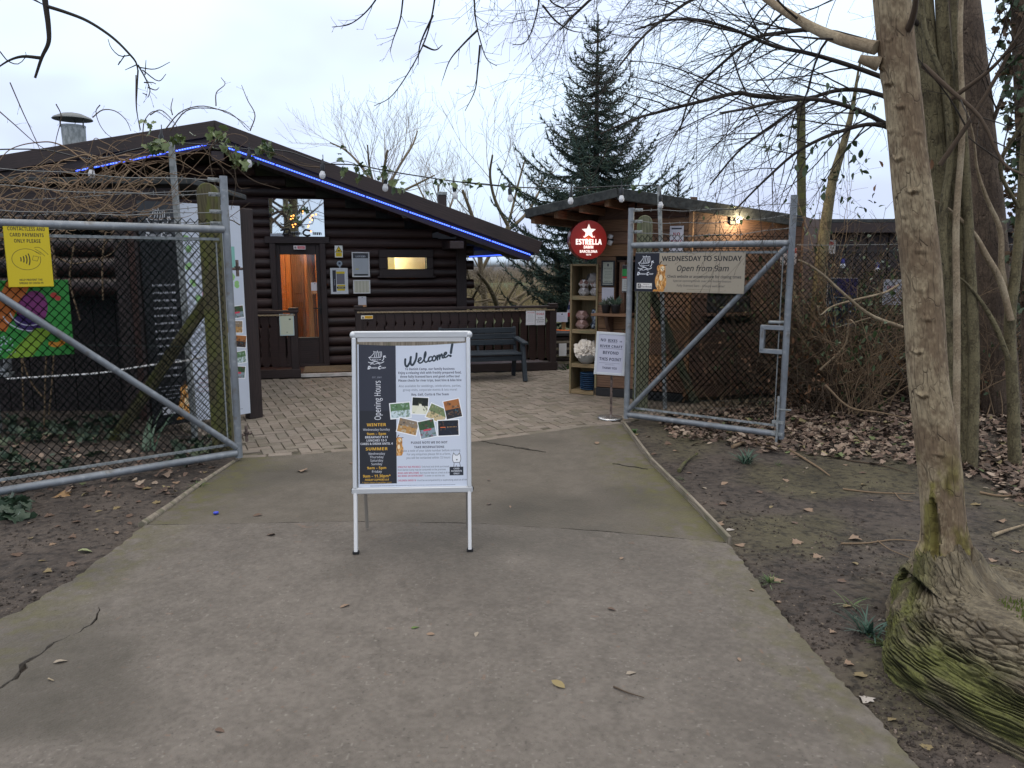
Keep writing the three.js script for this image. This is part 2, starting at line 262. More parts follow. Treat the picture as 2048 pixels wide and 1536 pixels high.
function photo(g, x, y, w, h, rot, kind) {                // a printed snapshot with a white border
  g.save(); g.translate(x, y); g.rotate(rot); g.fillStyle = '#f4f6f8'; g.fillRect(-w / 2 - w * 0.05, -h / 2 - w * 0.05, w * 1.1, h + w * 0.1); g.beginPath(); g.rect(-w / 2, -h / 2, w, h); g.clip();
  const r = mulberry(kind * 7 + 3), P = [['#5d7f57', '#c8d8dc', '#39522f', '#7f99a0'], ['#1d2416', '#dfe0c8', '#10160c', '#c9c7a4'], ['#76855a', '#c9b58a', '#3a4630', '#b7c4cc'], ['#a86a33', '#222327', '#7a4722', '#5f9fb0'], ['#8a7a66', '#b98d52', '#3a3a3c', '#c3d2d8'], ['#3a5434', '#8a9aa4', '#8a3a48', '#22362a'], ['#0e1018', '#161a26', '#8a5a3a', '#2a3550']][kind];
  g.fillStyle = P[0]; g.fillRect(-w, -h, 2 * w, 2 * h); g.fillStyle = P[1]; g.fillRect(-w, kind === 6 ? -h * 0.05 : 0, 2 * w, h);
  for (let i = 0; i < 46; i++) { g.fillStyle = P[Math.floor(r() * 4)]; g.globalAlpha = 0.45; g.beginPath(); g.ellipse((r() - 0.5) * w, (r() - 0.5) * h, w * (0.02 + 0.08 * r()), h * (0.02 + 0.07 * r()), r() * 3, 0, 7); g.fill(); }
  g.globalAlpha = 1; if (kind === 1) { g.fillStyle = '#e6e6d2'; g.beginPath(); g.moveTo(-w * 0.06, -h * 0.1); g.lineTo(w * 0.08, -h * 0.1); g.lineTo(w * 0.45, h); g.lineTo(-w * 0.5, h); g.fill(); g.fillStyle = '#141a10'; g.fillRect(-w / 2, -h / 2, w * 0.38, h * 0.45); g.fillRect(w * 0.12, -h / 2, w * 0.4, h * 0.5); }
  if (kind === 6) { g.fillStyle = '#e8743a'; g.fillRect(-w * 0.4, -h * 0.08, w * 0.26, h * 0.06); g.fillStyle = '#e8b06a'; for (let i = 0; i < 7; i++) g.fillRect(-w * 0.05 + i * w * 0.07, -h * 0.08, w * 0.03, h * 0.05); }
  if (kind === 5) { g.fillStyle = '#d8455c'; for (let i = 0; i < 5; i++) { g.beginPath(); g.arc(-w * 0.2 + i * w * 0.1, h * 0.05, w * 0.06, 0, 7); g.fill(); } }
  g.restore();
}
const WELCOME = [                                          // a brush-script word, 330 x 110 units
  { p: [10, 52, 2, 84, 12, 104, 24, 92, 40, 70, 46, 40], w: 1.25 }, { p: [44, 44, 36, 84, 46, 100, 62, 84, 78, 56, 84, 20], w: 1.25 }, { p: [84, 78, 104, 70, 108, 54, 96, 54, 86, 72, 92, 96, 112, 84], w: 0.9 },
  { p: [112, 84, 138, 50, 142, 8, 128, 40, 122, 84, 136, 92, 148, 80], w: 0.95 }, { p: [172, 58, 160, 54, 148, 74, 152, 92, 172, 80], w: 1 }, { p: [190, 54, 174, 60, 174, 88, 190, 86, 200, 62, 188, 52], w: 1 },
  { p: [206, 54, 204, 84] }, { p: [205, 72, 218, 48, 222, 56, 218, 80] }, { p: [220, 70, 234, 44, 238, 54, 234, 78, 246, 74] }, { p: [246, 62, 264, 54, 266, 40, 254, 42, 246, 62, 254, 80, 276, 62] },
  { p: [308, -4, 300, 20, 292, 50], w: 1.5 }, { p: [286, 68, 287, 69], w: 1.6 },
];

// ================================================================== THE SETTING: ground, path, paving, lawn
const seamNear = [[290, 1050], [500, 1047], [700, 1043], [950, 1047], [1200, 1062], [1452, 1086]].map((p) => gp(...p));
const edgeR = [[1245, 850], [1300, 925], [1375, 1000], [1455, 1086], [1500, 1142], [1560, 1222], [1650, 1330], [1745, 1425], [1810, 1500], [1850, 1560]].map((p) => gp(...p));
const edgeL = [[483, 916], [405, 968], [345, 1012], [290, 1050], [215, 1108], [130, 1168], [60, 1210], [0, 1242], [-90, 1290]].map((p) => gp(...p));
const paveEdge = [[483, 915], [530, 913], [590, 909], [660, 904], [760, 896], [870, 889], [960, 881], [1060, 868], [1150, 856], [1245, 846]].map((p) => gp(...p));
const wob = mulberry(41);
function rough(pts, step, amp) {                          // an edge that is uneven on a small scale
  const out = []; for (let i = 0; i < pts.length - 1; i++) { const n = Math.max(1, Math.round(pts[i].distanceTo(pts[i + 1]) / step)); for (let k = 0; k < n; k++) out.push(pts[i].clone().lerp(pts[i + 1], k / n).add(V3((wob() - 0.5) * amp, 0, (wob() - 0.5) * amp))); }
  out.push(pts[pts.length - 1].clone()); return out;
}
function inside(x, z, poly) { let c = false; for (let i = 0, j = poly.length - 1; i < poly.length; j = i++) if ((poly[i].z > z) !== (poly[j].z > z) && x < ((poly[j].x - poly[i].x) * (z - poly[i].z)) / (poly[j].z - poly[i].z) + poly[i].x) c = !c; return c; }
function distTo(x, z, line) { let b = 1e9; for (let i = 0; i < line.length - 1; i++) { const ax = line[i].x, az = line[i].z, dx = line[i + 1].x - ax, dz = line[i + 1].z - az, t = clamp(((x - ax) * dx + (z - az) * dz) / (dx * dx + dz * dz)), d = (x - ax - dx * t) ** 2 + (z - az - dz * t) ** 2; if (d < b) b = d; } return Math.sqrt(b); }

const cabinA = gp(595, 756), cabinB = gp(1110, 740), FC = new Frame(cabinA, yawOf(cabinA, cabinB));   // the deck's front edge
const kioskA = gp(1189, 791), FK = new Frame(kioskA, -27 * Math.PI / 180);
const pavePoly = [...paveEdge.map((p) => p.clone()), gp(1300, 830), FK.w(2.2, 0, -0.3), V3(4, 0, -12.2), V3(2.5, 0, -16), V3(0.9, 0, -16), FC.w(4.6, 0, -0.2), FC.w(3.7, 0, 0.02), FC.w(0, 0, 0.02), FC.w(-1.2, 0, 0.02), V3(-3.9, 0, -8.8), V3(-3.2, 0, -7.3), V3(-2.5, 0, -6.75)];
const pathNear = [...rough(seamNear, 0.09, 0.012), ...rough(edgeR.slice(3), 0.022, 0.016), V3(1.2, 0, 0.4), V3(1.1, 0, 1.6), V3(-9, 0, 1.6), V3(-9, 0, -1.3), V3(-4.2, 0, -1.6), ...rough([gp(-90, 1290), ...edgeL.slice(3, 8).reverse()], 0.05, 0.03)];
const pathFar = [...rough(paveEdge, 0.08, 0.014), ...rough(edgeR.slice(0, 4), 0.06, 0.006), ...rough(seamNear.slice().reverse().map((p) => p.clone().add(V3(0, 0, -0.016))), 0.09, 0.014), ...rough(edgeL.slice(0, 4).reverse(), 0.06, 0.006)];

function groundH(x, z) {
  let h = -0.012 + 0.02 * (fbm(x * 1.3 + 50, z * 1.3 + 50, 512, 3, 11) - 0.5) + 0.016 * (fbm(x * 9 + 50, z * 9 + 90, 2048, 3, 12) - 0.5);
  const nearPath = Math.min(distTo(x, z, edgeR), distTo(x, z, edgeL));
  h -= 0.006 * smooth(0.25, 0, nearPath);
  h += 0.22 * smooth(2.6, 5.5, x) * smooth(-4.5, -8.5, z) + 0.05 * smooth(-2.8, -4.5, x) * smooth(-4, -7, z);   // the bank under the trees
  if (inside(x, z, pathNear) || inside(x, z, pathFar)) h = -0.032; else if (inside(x, z, pavePoly)) h = -0.1;
  if (z < -9.6 && x < 3.2) h = -0.1;
  return h;
}
const axis = (lo, hi, step, far) => { const a = []; for (let v = lo; v <= hi + 1e-6; v += step) a.push(v); let s = step; const L = [], R = []; let v = lo; while (v > -far) { s *= 1.35; v -= s; L.unshift(v); } s = step; v = hi; while (v < far) { s *= 1.35; v += s; R.push(v); } return [...L, ...a, ...R]; };
{
  const X = axis(-5.2, 5.4, 0.045, 320), Z = axis(-10.2, -0.6, 0.045, 320), g = new MB(), col = [], nx = X.length;
  for (const z of Z) for (const x of X) {
    const near = Math.abs(x) < 9 && z > -15 && z < 3, h = near ? groundH(x, z) : -0.1; g.v(x, h, z, 0, 1, 0, x, -z);
    const m = near ? smooth(0.5, 0.68, fbm(x * 0.9 + 30, z * 0.9 + 70, 512, 5, 23)) * smooth(1, 1.6, x) * smooth(4.6, 3.4, x) : 0, q = 0.8 + 0.45 * (near ? fbm(x * 6 + 9, z * 6 + 31, 2048, 3, 27) : 0.5);   // moss film on the trodden soil
    col.push(...mix3([1, 0.98, 0.94], [1.1, 1.2, 0.74], m * 0.85).map((c) => c * q));
  }
  for (let j = 0; j < Z.length - 1; j++) for (let i = 0; i < nx - 1; i++) { const a = j * nx + i; g.i.push(a, a + nx, a + 1, a + 1, a + nx, a + nx + 1); }
  const geo = g.geo(); geo.setAttribute('color', new THREE.Float32BufferAttribute(col, 3)); geo.computeVertexNormals();
  const soil = colorTex(1024, 1024, (u, v) => {
    const a = fbm(u * 6, v * 6, 6, 6, 201), b = fbm(u * 60, v * 60, 60, 4, 207), c = vn(u * 210, v * 210, 210, 209);
    let k = mix3([0.034, 0.0265, 0.0225], [0.072, 0.058, 0.049], smooth(0.3, 0.7, 0.5 * a + 0.5 * b)); if (c > 0.93 && b > 0.45) k = mix3(k, [0.21, 0.17, 0.12], 0.65); if (b < 0.36) k = k.map((x) => x * 0.6); return k;
  }, 0.5, 0.5);
  const bump = greyTex(1024, 1024, (u, v) => { const b = fbm(u * 30, v * 30, 30, 5, 221), c = fbm(u * 110, v * 110, 110, 3, 223); return 0.6 * b + 0.4 * c; }, 0.5, 0.5);
  struct('ground', geo, std({ map: soil, bumpMap: bump, bumpScale: 0.02, roughness: 0.93, vertexColors: true })).material.vertexColors = true;
}
// the asphalt: aggregate, stains, moss creeping in from both edges
const asphaltMap = (() => {
  const S = 8.4, t = colorTex(1536, 1536, (u, v) => {
    const x = u * S - S / 2, z = -(v * S + 0.2), a = fbm(u * 10, v * 10, 64, 5, 301), b = fbm(u * 90, v * 90, 512, 3, 303), c = vn(u * 520, v * 520, 1024, 305), e = vn(u * 760, v * 760, 1024, 306);
    let k = mix3([0.1, 0.0865, 0.0725], [0.168, 0.147, 0.125], smooth(0.2, 0.8, 0.42 * a + 0.32 * b + 0.26 * c));
    if (e > 0.92) k = mix3(k, [0.3, 0.275, 0.24], 0.4); if (e < 0.05) k = k.map((q) => q * 0.6);
    if (vn(u * 300, v * 300, 512, 309) > 0.95) k = mix3(k, [0.2, 0.12, 0.08], 0.4);
    const far = inside(x, z, pathFar); if (far) k = mix3(k, mix3([0.085, 0.073, 0.054], [0.125, 0.108, 0.083], b), 0.62);
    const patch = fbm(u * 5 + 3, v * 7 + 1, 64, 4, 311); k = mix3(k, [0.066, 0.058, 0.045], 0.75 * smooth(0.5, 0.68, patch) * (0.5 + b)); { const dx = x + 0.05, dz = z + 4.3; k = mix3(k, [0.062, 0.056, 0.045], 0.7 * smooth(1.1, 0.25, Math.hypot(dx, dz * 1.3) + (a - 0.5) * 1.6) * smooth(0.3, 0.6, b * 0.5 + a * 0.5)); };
    const dr = distTo(x, z, edgeR), dl = distTo(x, z, edgeL), n = fbm(u * 26, v * 26, 128, 4, 315), n2 = fbm(u * 150, v * 150, 1024, 2, 316);
    const m = Math.max(smooth(far ? 0.62 : 0.3, 0, dr + (n - 0.5) * 0.5), smooth(0.55, 0, dl + (n - 0.5) * 0.7)) * smooth(0.3, 0.62, n * 0.6 + n2 * 0.4);
    return mix3(k, mix3([0.062, 0.054, 0.022], [0.105, 0.1, 0.028], n2), (far ? 0.85 : 0.6) * m);
  });
  t.repeat.set(1 / S, 1 / S); t.offset.set(0.5, -0.2 / S); return t;
})();
const asphaltBump = greyTex(1024, 1024, (u, v) => 0.5 * vn(u * 120, v * 120, 120, 331) + 0.3 * vn(u * 220, v * 220, 220, 333) + 0.2 * fbm(u * 12, v * 12, 12, 4, 335), 0.9, 0.9);
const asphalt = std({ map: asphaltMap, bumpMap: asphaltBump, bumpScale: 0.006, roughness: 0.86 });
function crack(pts, w) {                                   // outline of a crack: a hole in the path, a dark strip on the apron
  const L = [], R = [], r = mulberry(Math.round(pts[0][0] * 7 + 3)), fine = rough(pts.map((p) => gp(...p)), 0.035, 0.02);
  fine.forEach((p, i) => { const q = fine[Math.min(fine.length - 1, i + 1)], o = fine[Math.max(0, i - 1)], d = q.clone().sub(o).normalize(), n = V3(-d.z, 0, d.x), ww = w * Math.sin(Math.PI * clamp((i + 0.6) / (fine.length + 0.2))) * (0.4 + r()); L.push(p.clone().addScaledVector(n, ww / 2)); R.unshift(p.clone().addScaledVector(n, -ww / 2)); });
  return [...L, ...R];
}
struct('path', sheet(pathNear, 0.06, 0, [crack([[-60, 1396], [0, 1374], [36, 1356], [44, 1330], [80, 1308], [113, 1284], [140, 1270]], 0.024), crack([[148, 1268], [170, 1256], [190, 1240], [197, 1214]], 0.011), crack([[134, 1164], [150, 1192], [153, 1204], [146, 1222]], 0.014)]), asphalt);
{ const apron = struct('asphalt_apron', sheet(pathFar, 0.06, -0.003), asphalt), crackShade = std({ map: blotch([0.018, 0.015, 0.012], [0.05, 0.043, 0.03], 30, 343, 1, 1), bumpMap: fineBump, bumpScale: 0.004, roughness: 1 });
  for (const c of [crack([[962, 882], [1000, 889], [1040, 896], [1092, 904]], 0.03), crack([[1226, 927], [1245, 930], [1268, 934], [1296, 938]], 0.02)]) part('crack_shade', sheet(c, 0.006, 0.002), crackShade, apron); }  // raised dark strips paint the shaded depth of cracks; the apron is uncut

// the brick paving, laid in herringbone along the gateway
{
  const bed = struct('paving', sheet(pavePoly, 0.05, -0.009), std({ map: blotch([0.06, 0.053, 0.036], [0.13, 0.115, 0.08], 20, 341, 1, 1), bumpMap: fineBump, bumpScale: 0.004, roughness: 1 }));
  const tones = [[0.196, 0.167, 0.136], [0.214, 0.178, 0.146], [0.185, 0.16, 0.128], [0.226, 0.192, 0.158]].map((c, k) => std({ map: colorTex(256, 256, (u, v) => { const a = fbm(u * 6, v * 6, 6, 5, 351 + k), b = vn(u * 90, v * 90, 90, 361 + k); let q = c.map((x) => x * (0.76 + 0.34 * a + 0.2 * b)); return mix3(q, [0.11, 0.1, 0.062], 0.45 * smooth(0.52, 0.72, fbm(u * 3, v * 3, 3, 4, 371 + k))); }, 1.7, 1.7), bumpMap: fineBump, bumpScale: 0.0025, roughness: 0.92 }));
  const r = mulberry(77), th = 24 * Math.PI / 180, c = Math.cos(th), s = Math.sin(th), all = [], shapes = [0, 1, 2, 3].map(() => cbox(0.194, 0.05, 0.094, 0.006));
  const edge = paveEdge;
  for (let i = -120; i < 120; i++) for (let j = -120; j < 120; j++) {
    const k = (((i - j) % 4) + 4) % 4; if (k !== 0 && k !== 2) continue;
    const lx = (k === 0 ? i + 1 : i + 0.5) * 0.1, lz = (k === 0 ? j + 0.5 : j) * 0.1, x = lx * c - lz * s - 1, z = -lx * s - lz * c - 9; if (!inside(x, z, pavePoly)) continue;
    const d = distTo(x, z, edge); if (d < 0.085) continue;
    all.push({ x, z, turn: th + (k === 2 ? Math.PI / 2 : 0) });
  }
  for (let i = 0; i < edge.length - 1; i++) {              // a border course along the asphalt
    const a = edge[i], b = edge[i + 1], n = Math.round(a.distanceTo(b) / 0.2), yaw = yawOf(a, b); for (let q = 0; q < n; q++) { const p = a.clone().lerp(b, (q + 0.5) / n); all.push({ x: p.x - Math.sin(yaw) * 0.042 * 1, z: p.z - Math.cos(yaw) * 0.042, turn: yaw, border: true }); }
  }
  all.sort((a, b) => (b.border ? 1 : 0) - (a.border ? 1 : 0) || b.z - a.z);
  const rest = tones.map(() => new MB());
  all.forEach((b, n) => {
    const k = Math.floor(r() * 4), m = new THREE.Matrix4().makeRotationFromEuler(new THREE.Euler((r() - 0.5) * 0.035, b.turn + (r() - 0.5) * 0.03, (r() - 0.5) * 0.03, 'YXZ')).setPosition(b.x, -0.025 + (r() - 0.5) * 0.007, b.z);
    if (n < 300) { const o = part('brick', shapes[Math.floor(r() * 4)], tones[k], bed); o.applyMatrix4(m); } else rest[k].add(shapes[Math.floor(r() * 4)], m);
  });
  rest.forEach((g, k) => stuff(part('brick', g.geo(), tones[k], bed)));
}
struct('lawn', sheet([V3(-60, 0, -13.4), V3(0.8, 0, -13.4), V3(2.4, 0, -16.2), V3(9, 0, -16.2), V3(60, 0, -22), V3(60, 0, -90), V3(-60, 0, -90)], 0.03, -0.02), std({ map: blotch([0.04, 0.06, 0.018], [0.11, 0.12, 0.05], 40, 381, 0.4, 0.4), bumpMap: fineBump, bumpScale: 0.02, roughness: 1 }));
// edging boards along the asphalt
solo('edging_board', 'thin grey timber edging board between the asphalt and the trodden soil on the tree side', 'edging', (() => { const g = new MB(), p = edgeR.slice(0, 4).map((q) => q.clone().add(V3(0.012, 0.004, 0))); p.unshift(gp(1262, 862).add(V3(0, 0.004, 0))); for (let i = 1; i < p.length - 1; i++) g.bar(p[i], p[i + 1], 0.07, 0.026, 0.004); return g.geo(); })(), M.weathered);
solo('edging_board', 'bowed weathered edging board along the asphalt in front of the gate with the yellow sign', 'edging', (() => { const g = new MB(), p = smoothPts(edgeL.slice(0, 4).map((q) => q.clone().add(V3(-0.02, -0.002, 0))), 14); g.tube(p, (t) => 0.016 + 0.012 * t, 6); return g.geo(); })(), M.weathered);

// ================================================================== THE LOG CABIN
const WZ = -0.85, cabinYaw = FC.th;
const cabin = thing('log_cabin', 'dark stained log cabin with a low gabled roof and warmly lit glazed door', 'cabin', FC.o, cabinYaw);
function logGeo(L, h, bulge, back = 0.1) {                // a rounded log of the wall, along x from 0, its face at z = 0
  const g = new MB(), n = 7, pr = []; for (let k = 0; k <= n; k++) { const a = -Math.PI / 2 + (k / n) * Math.PI; pr.push([Math.sin(a) * h / 2, Math.cos(a) * bulge - bulge * 0.2, Math.sin(a), Math.cos(a)]); }
  boxSeed = (boxSeed * 16807) % 2147483647; const ou = (boxSeed % 997) / 71, ov = (boxSeed % 101) / 17;
  for (const x of [0, L]) for (const [y, z, ny, nz] of pr) { const q = Math.hypot(ny / h * 2 * bulge, nz); g.v(x, y, z, 0, ny * 0.75, nz, x + ou, y * 1.4 + ov); }
  for (let k = 0; k < n; k++) { const a = k, b = n + 1 + k; g.i.push(a, b, b + 1, a, b + 1, a + 1); }
  const e = [[-h / 2, -back], [h / 2, -back]];
  for (const [x, s] of [[0, -1], [L, 1]]) { const f = g.count; for (const [y, z] of [...pr.map((p) => [p[0], p[1]]), e[1], e[0]]) g.v(x, y, z, s, 0, 0, z + ou, y + ov); for (let k = 1; k < n + 2; k++) s > 0 ? g.i.push(f, f + k, f + k + 1) : g.i.push(f, f + k + 1, f + k); }
  g.quad(V3(0, e[0][0], -back), V3(0, e[1][0], -back), V3(L, e[1][0], -back), V3(L, e[0][0], -back), 0, 0, 0.1, L);
  return g.geo();
}
const peak = FC.px(430, 241, 0.05), tipR = FC.px(1084, 484, 0.05), left0 = FC.px(0, 311, 0.05);
const tipL = peak.clone().add(left0.clone().sub(peak).multiplyScalar(2.0));
const roofY = (x) => (x > peak.x ? peak.y + (tipR.y - peak.y) * (x - peak.x) / (tipR.x - peak.x) : peak.y + (tipL.y - peak.y) * (peak.x - x) / (peak.x - tipL.x));
const doorR = FC.rect(539, 484, 660, 736, WZ), glassR = FC.rect(560, 509, 638, 675, WZ), winR = FC.rect(775, 515, 852, 538, WZ), winF = FC.rect(757, 499, 866, 552, WZ);
const wallX1 = FC.px(912, 560, WZ).x, wallX0 = -5.2, COURSE = 0.146;
for (let k = 0, y = 0.06; k < 30; k++, y += COURSE) {
  const top = y + COURSE, under = (x) => roofY(x) - 0.36; let x0 = wallX0, x1 = wallX1;
  if (under(peak.x) < y) break;
  while (x0 < peak.x && under(x0) < top - 0.05) x0 += 0.02; while (x1 > peak.x && under(x1) < top - 0.05) x1 -= 0.02; if (x1 - x0 < 0.1) break;
  let spans = [[x0, x1]]; const cut = (a, b) => { spans = spans.flatMap(([p, q]) => (b <= p || a >= q ? [[p, q]] : [[p, a], [b, q]].filter(([s, t]) => t - s > 0.03))); };
  if (y < doorR.y1 - 0.06) cut(doorR.x0 + 0.03, doorR.x1 - 0.03);
  if (top > winR.y0 - 0.02 && y < winR.y1 + 0.02) cut(winR.x0 - 0.02, winR.x1 + 0.02);
  for (const [a, b] of spans) part('log', logGeo(b - a, COURSE, 0.036), M.stains[(k * 7 + spans.length) % 3], cabin).position.set(a, y + COURSE / 2, WZ);
}
part('corner_post', boxAt(0.16, tipR.y + 0.25, 0.17, wallX1 + 0.08, (tipR.y + 0.25) / 2 + 0.05, WZ - 0.03, 0.008), M.stainFlat, cabin);
for (const y of [0.4, 0.69, 0.98, 1.27, 1.56, 1.78]) part('log_end', logGeo(0.12, COURSE - 0.004, 0.05), M.stain, cabin).position.set(wallX1 + 0.16, y, WZ - 0.02);
part('side_wall', boxAt(0.1, 2.1, 5.4, wallX1 + 0.06, 1.1, WZ - 2.82, 0.005), M.stainFlat, cabin);
part('side_wall', boxAt(0.1, 2.9, 5.4, wallX0 + 0.05, 1.5, WZ - 2.82, 0.005), M.stainFlat, cabin);
part('back_wall', boxAt(wallX1 - wallX0 + 0.2, 2.3, 0.1, (wallX0 + wallX1) / 2, 1.2, WZ - 5.58, 0.005), M.stainFlat, cabin);
part('purlin', boxAt(0.2, 0.11, 0.95, FC.px(905, 500, -0.4).x, FC.px(905, 491, -0.4).y, -0.42, 0.008), M.stainFlat, cabin);
part('purlin', boxAt(0.16, 0.13, 0.9, peak.x, peak.y - 0.44, -0.44, 0.008), M.stainFlat, cabin);
// the roof: two slopes, each with a two-step barge board, soffit boards under the overhang and an eaves fascia
for (const [tip, sgn] of [[tipR, 1], [tipL, -1]]) {
  const d = tip.clone().sub(peak), L = d.length(); d.normalize(); const nrm = V3(-d.y * sgn, d.x * sgn, 0), along = (t, off) => peak.clone().addScaledVector(d, t).addScaledVector(nrm, off), b = 7.2;
  const rf = new MB(); { const p0 = along(0.0, -0.05), p1 = along(L - 0.01, -0.05); p0.z = p1.z = -b / 2 + 0.02; rf.bar(p0, p1, 0.09, b, 0.004); } part('roof', rf.geo(), M.felt, cabin);
  const up = new MB(); { const p0 = along(0.0, -0.095), p1 = along(L, -0.095); p0.z = p1.z = 0.062; up.bar(p0, p1, 0.19, 0.035, 0.005); } part('barge_board', up.geo(), M.stainFlat, cabin);
  const lo = new MB(); { const p0 = along(0.0, -0.255), p1 = along(L - 0.09, -0.255); p0.z = p1.z = 0.018; lo.bar(p0, p1, 0.15, 0.034, 0.005); } part('barge_board', lo.geo(), M.stainFlat, cabin);
  const from = sgn > 0 ? 0.15 : 0.15, W1 = 0.118; for (let t = from; t < L - 0.06; t += W1) { const m = new MB(), p0 = along(t, -0.27), p1 = along(t + W1 - 0.005, -0.27); p0.z = p1.z = -0.62; m.bar(p0, p1, 0.016, 1.26, 0.003); part('soffit_board', m.geo(), M.soffit, cabin); }
  const ev = along(L - 0.06, -0.17); part('eaves_fascia', boxAt(0.03, 0.16, b, ev.x, ev.y + 0.03, -b / 2 + 0.0, 0.004), M.stainFlat, cabin);
}
// door with glass, its dark frame and threshold
{
  const D = doorR, Z = WZ + 0.03, fr = 0.085, y0 = 0.085;
  const f = new MB(); f.box(fr, D.y1 - y0, 0.12, D.x0 + fr / 2, (D.y1 + y0) / 2, Z, 0.006).box(fr, D.y1 - y0, 0.12, D.x1 - fr / 2, (D.y1 + y0) / 2, Z, 0.006).box(D.w + 0.12, 0.1, 0.13, D.cx, D.y1 + 0.03, Z + 0.005, 0.006); part('door_frame', f.geo(), M.stainFlat, cabin);
  const x0 = D.x0 + fr - 0.012, x1 = D.x1 - fr + 0.012, t = D.y1 - 0.012, dm = new MB(), G = glassR, zz = Z - 0.02;
  dm.box(G.x0 - x0, t - y0, 0.045, (G.x0 + x0) / 2, (t + y0) / 2, zz, 0.004).box(x1 - G.x1, t - y0, 0.045, (G.x1 + x1) / 2, (t + y0) / 2, zz, 0.004).box(G.w - 0.002, t - G.y1, 0.044, G.cx, (t + G.y1) / 2, zz, 0.004).box(G.w - 0.002, G.y0 - y0, 0.044, G.cx, (G.y0 + y0) / 2, zz, 0.004);
  const door = part('door', dm.geo(), M.stainFlat, cabin);
  part('pane', boxAt(G.w, G.h, 0.005, G.cx, G.cy, zz, 0), new THREE.MeshPhysicalMaterial({ color: 0xffffff, roughness: 0.03, transmission: 1, thickness: 0, ior: 1.5 }), door);
  part('glazing_bead', new MB().box(G.w, 0.014, 0.02, G.cx, G.y0 + 0.007, zz + 0.026, 0.002).geo(), M.weathered, door);
  const hx = FC.px(637, 616, WZ), hm = new MB(); hm.box(0.03, 0.16, 0.012, hx.x + 0.035, hx.y - 0.01, zz + 0.03, 0.003).cyl(V3(hx.x + 0.035, hx.y, zz + 0.03), V3(hx.x + 0.035, hx.y, zz + 0.075), 0.008).cyl(V3(hx.x + 0.042, hx.y, zz + 0.07), V3(hx.x - 0.07, hx.y + 0.002, zz + 0.07), 0.008); part('handle', hm.geo(), M.black, door);
  part('lining', new MB().box(D.w + 0.2, 0.36, 0.03, D.cx, D.y1 + 0.14, WZ - 0.118, 0.003).box(0.12, D.y1, 0.03, D.x0 + 0.02, D.y1 / 2, WZ - 0.118, 0.003).box(0.12, D.y1, 0.03, D.x1 - 0.02, D.y1 / 2, WZ - 0.118, 0.003).geo(), M.stainFlat, cabin);
  part('threshold', boxAt(D.w, 0.03, 0.16, D.cx, 0.075, Z, 0.004), M.stainFlat, cabin);
}
// the little high window
{
  const m = new MB(), R = winR, F2 = winF, Z = WZ + 0.045;
  m.box(F2.w, F2.y1 - R.y1, 0.07, F2.cx, (F2.y1 + R.y1) / 2, Z, 0.006).box(F2.w, R.y0 - F2.y0, 0.07, F2.cx, (R.y0 + F2.y0) / 2, Z, 0.006).box(R.x0 - F2.x0, R.h - 0.002, 0.068, (F2.x0 + R.x0) / 2, R.cy, Z, 0.006).box(F2.x1 - R.x1, R.h - 0.002, 0.068, (F2.x1 + R.x1) / 2, R.cy, Z, 0.006);
  m.box(F2.w + 0.2, 0.3, 0.03, F2.cx, R.y1 + 0.15, WZ - 0.118, 0.003).box(F2.w + 0.2, 0.3, 0.03, F2.cx, R.y0 - 0.15, WZ - 0.118, 0.003).box(0.3, R.h - 0.002, 0.03, R.x0 - 0.15, R.cy, WZ - 0.118, 0.003).box(0.3, R.h - 0.002, 0.03, R.x1 + 0.15, R.cy, WZ - 0.118, 0.003);
  const w = part('window', m.geo(), M.stainFlat, cabin);
  part('pane', boxAt(R.w, R.h, 0.005, R.cx, R.cy, WZ + 0.02, 0), new THREE.MeshPhysicalMaterial({ color: 0xffffff, roughness: 0.03, transmission: 1, thickness: 0, ior: 1.5 }), w);
  part('sill', boxAt(F2.w + 0.06, 0.025, 0.1, F2.cx, F2.y0 - 0.01, Z + 0.02, 0.004), M.stainFlat, w);
}
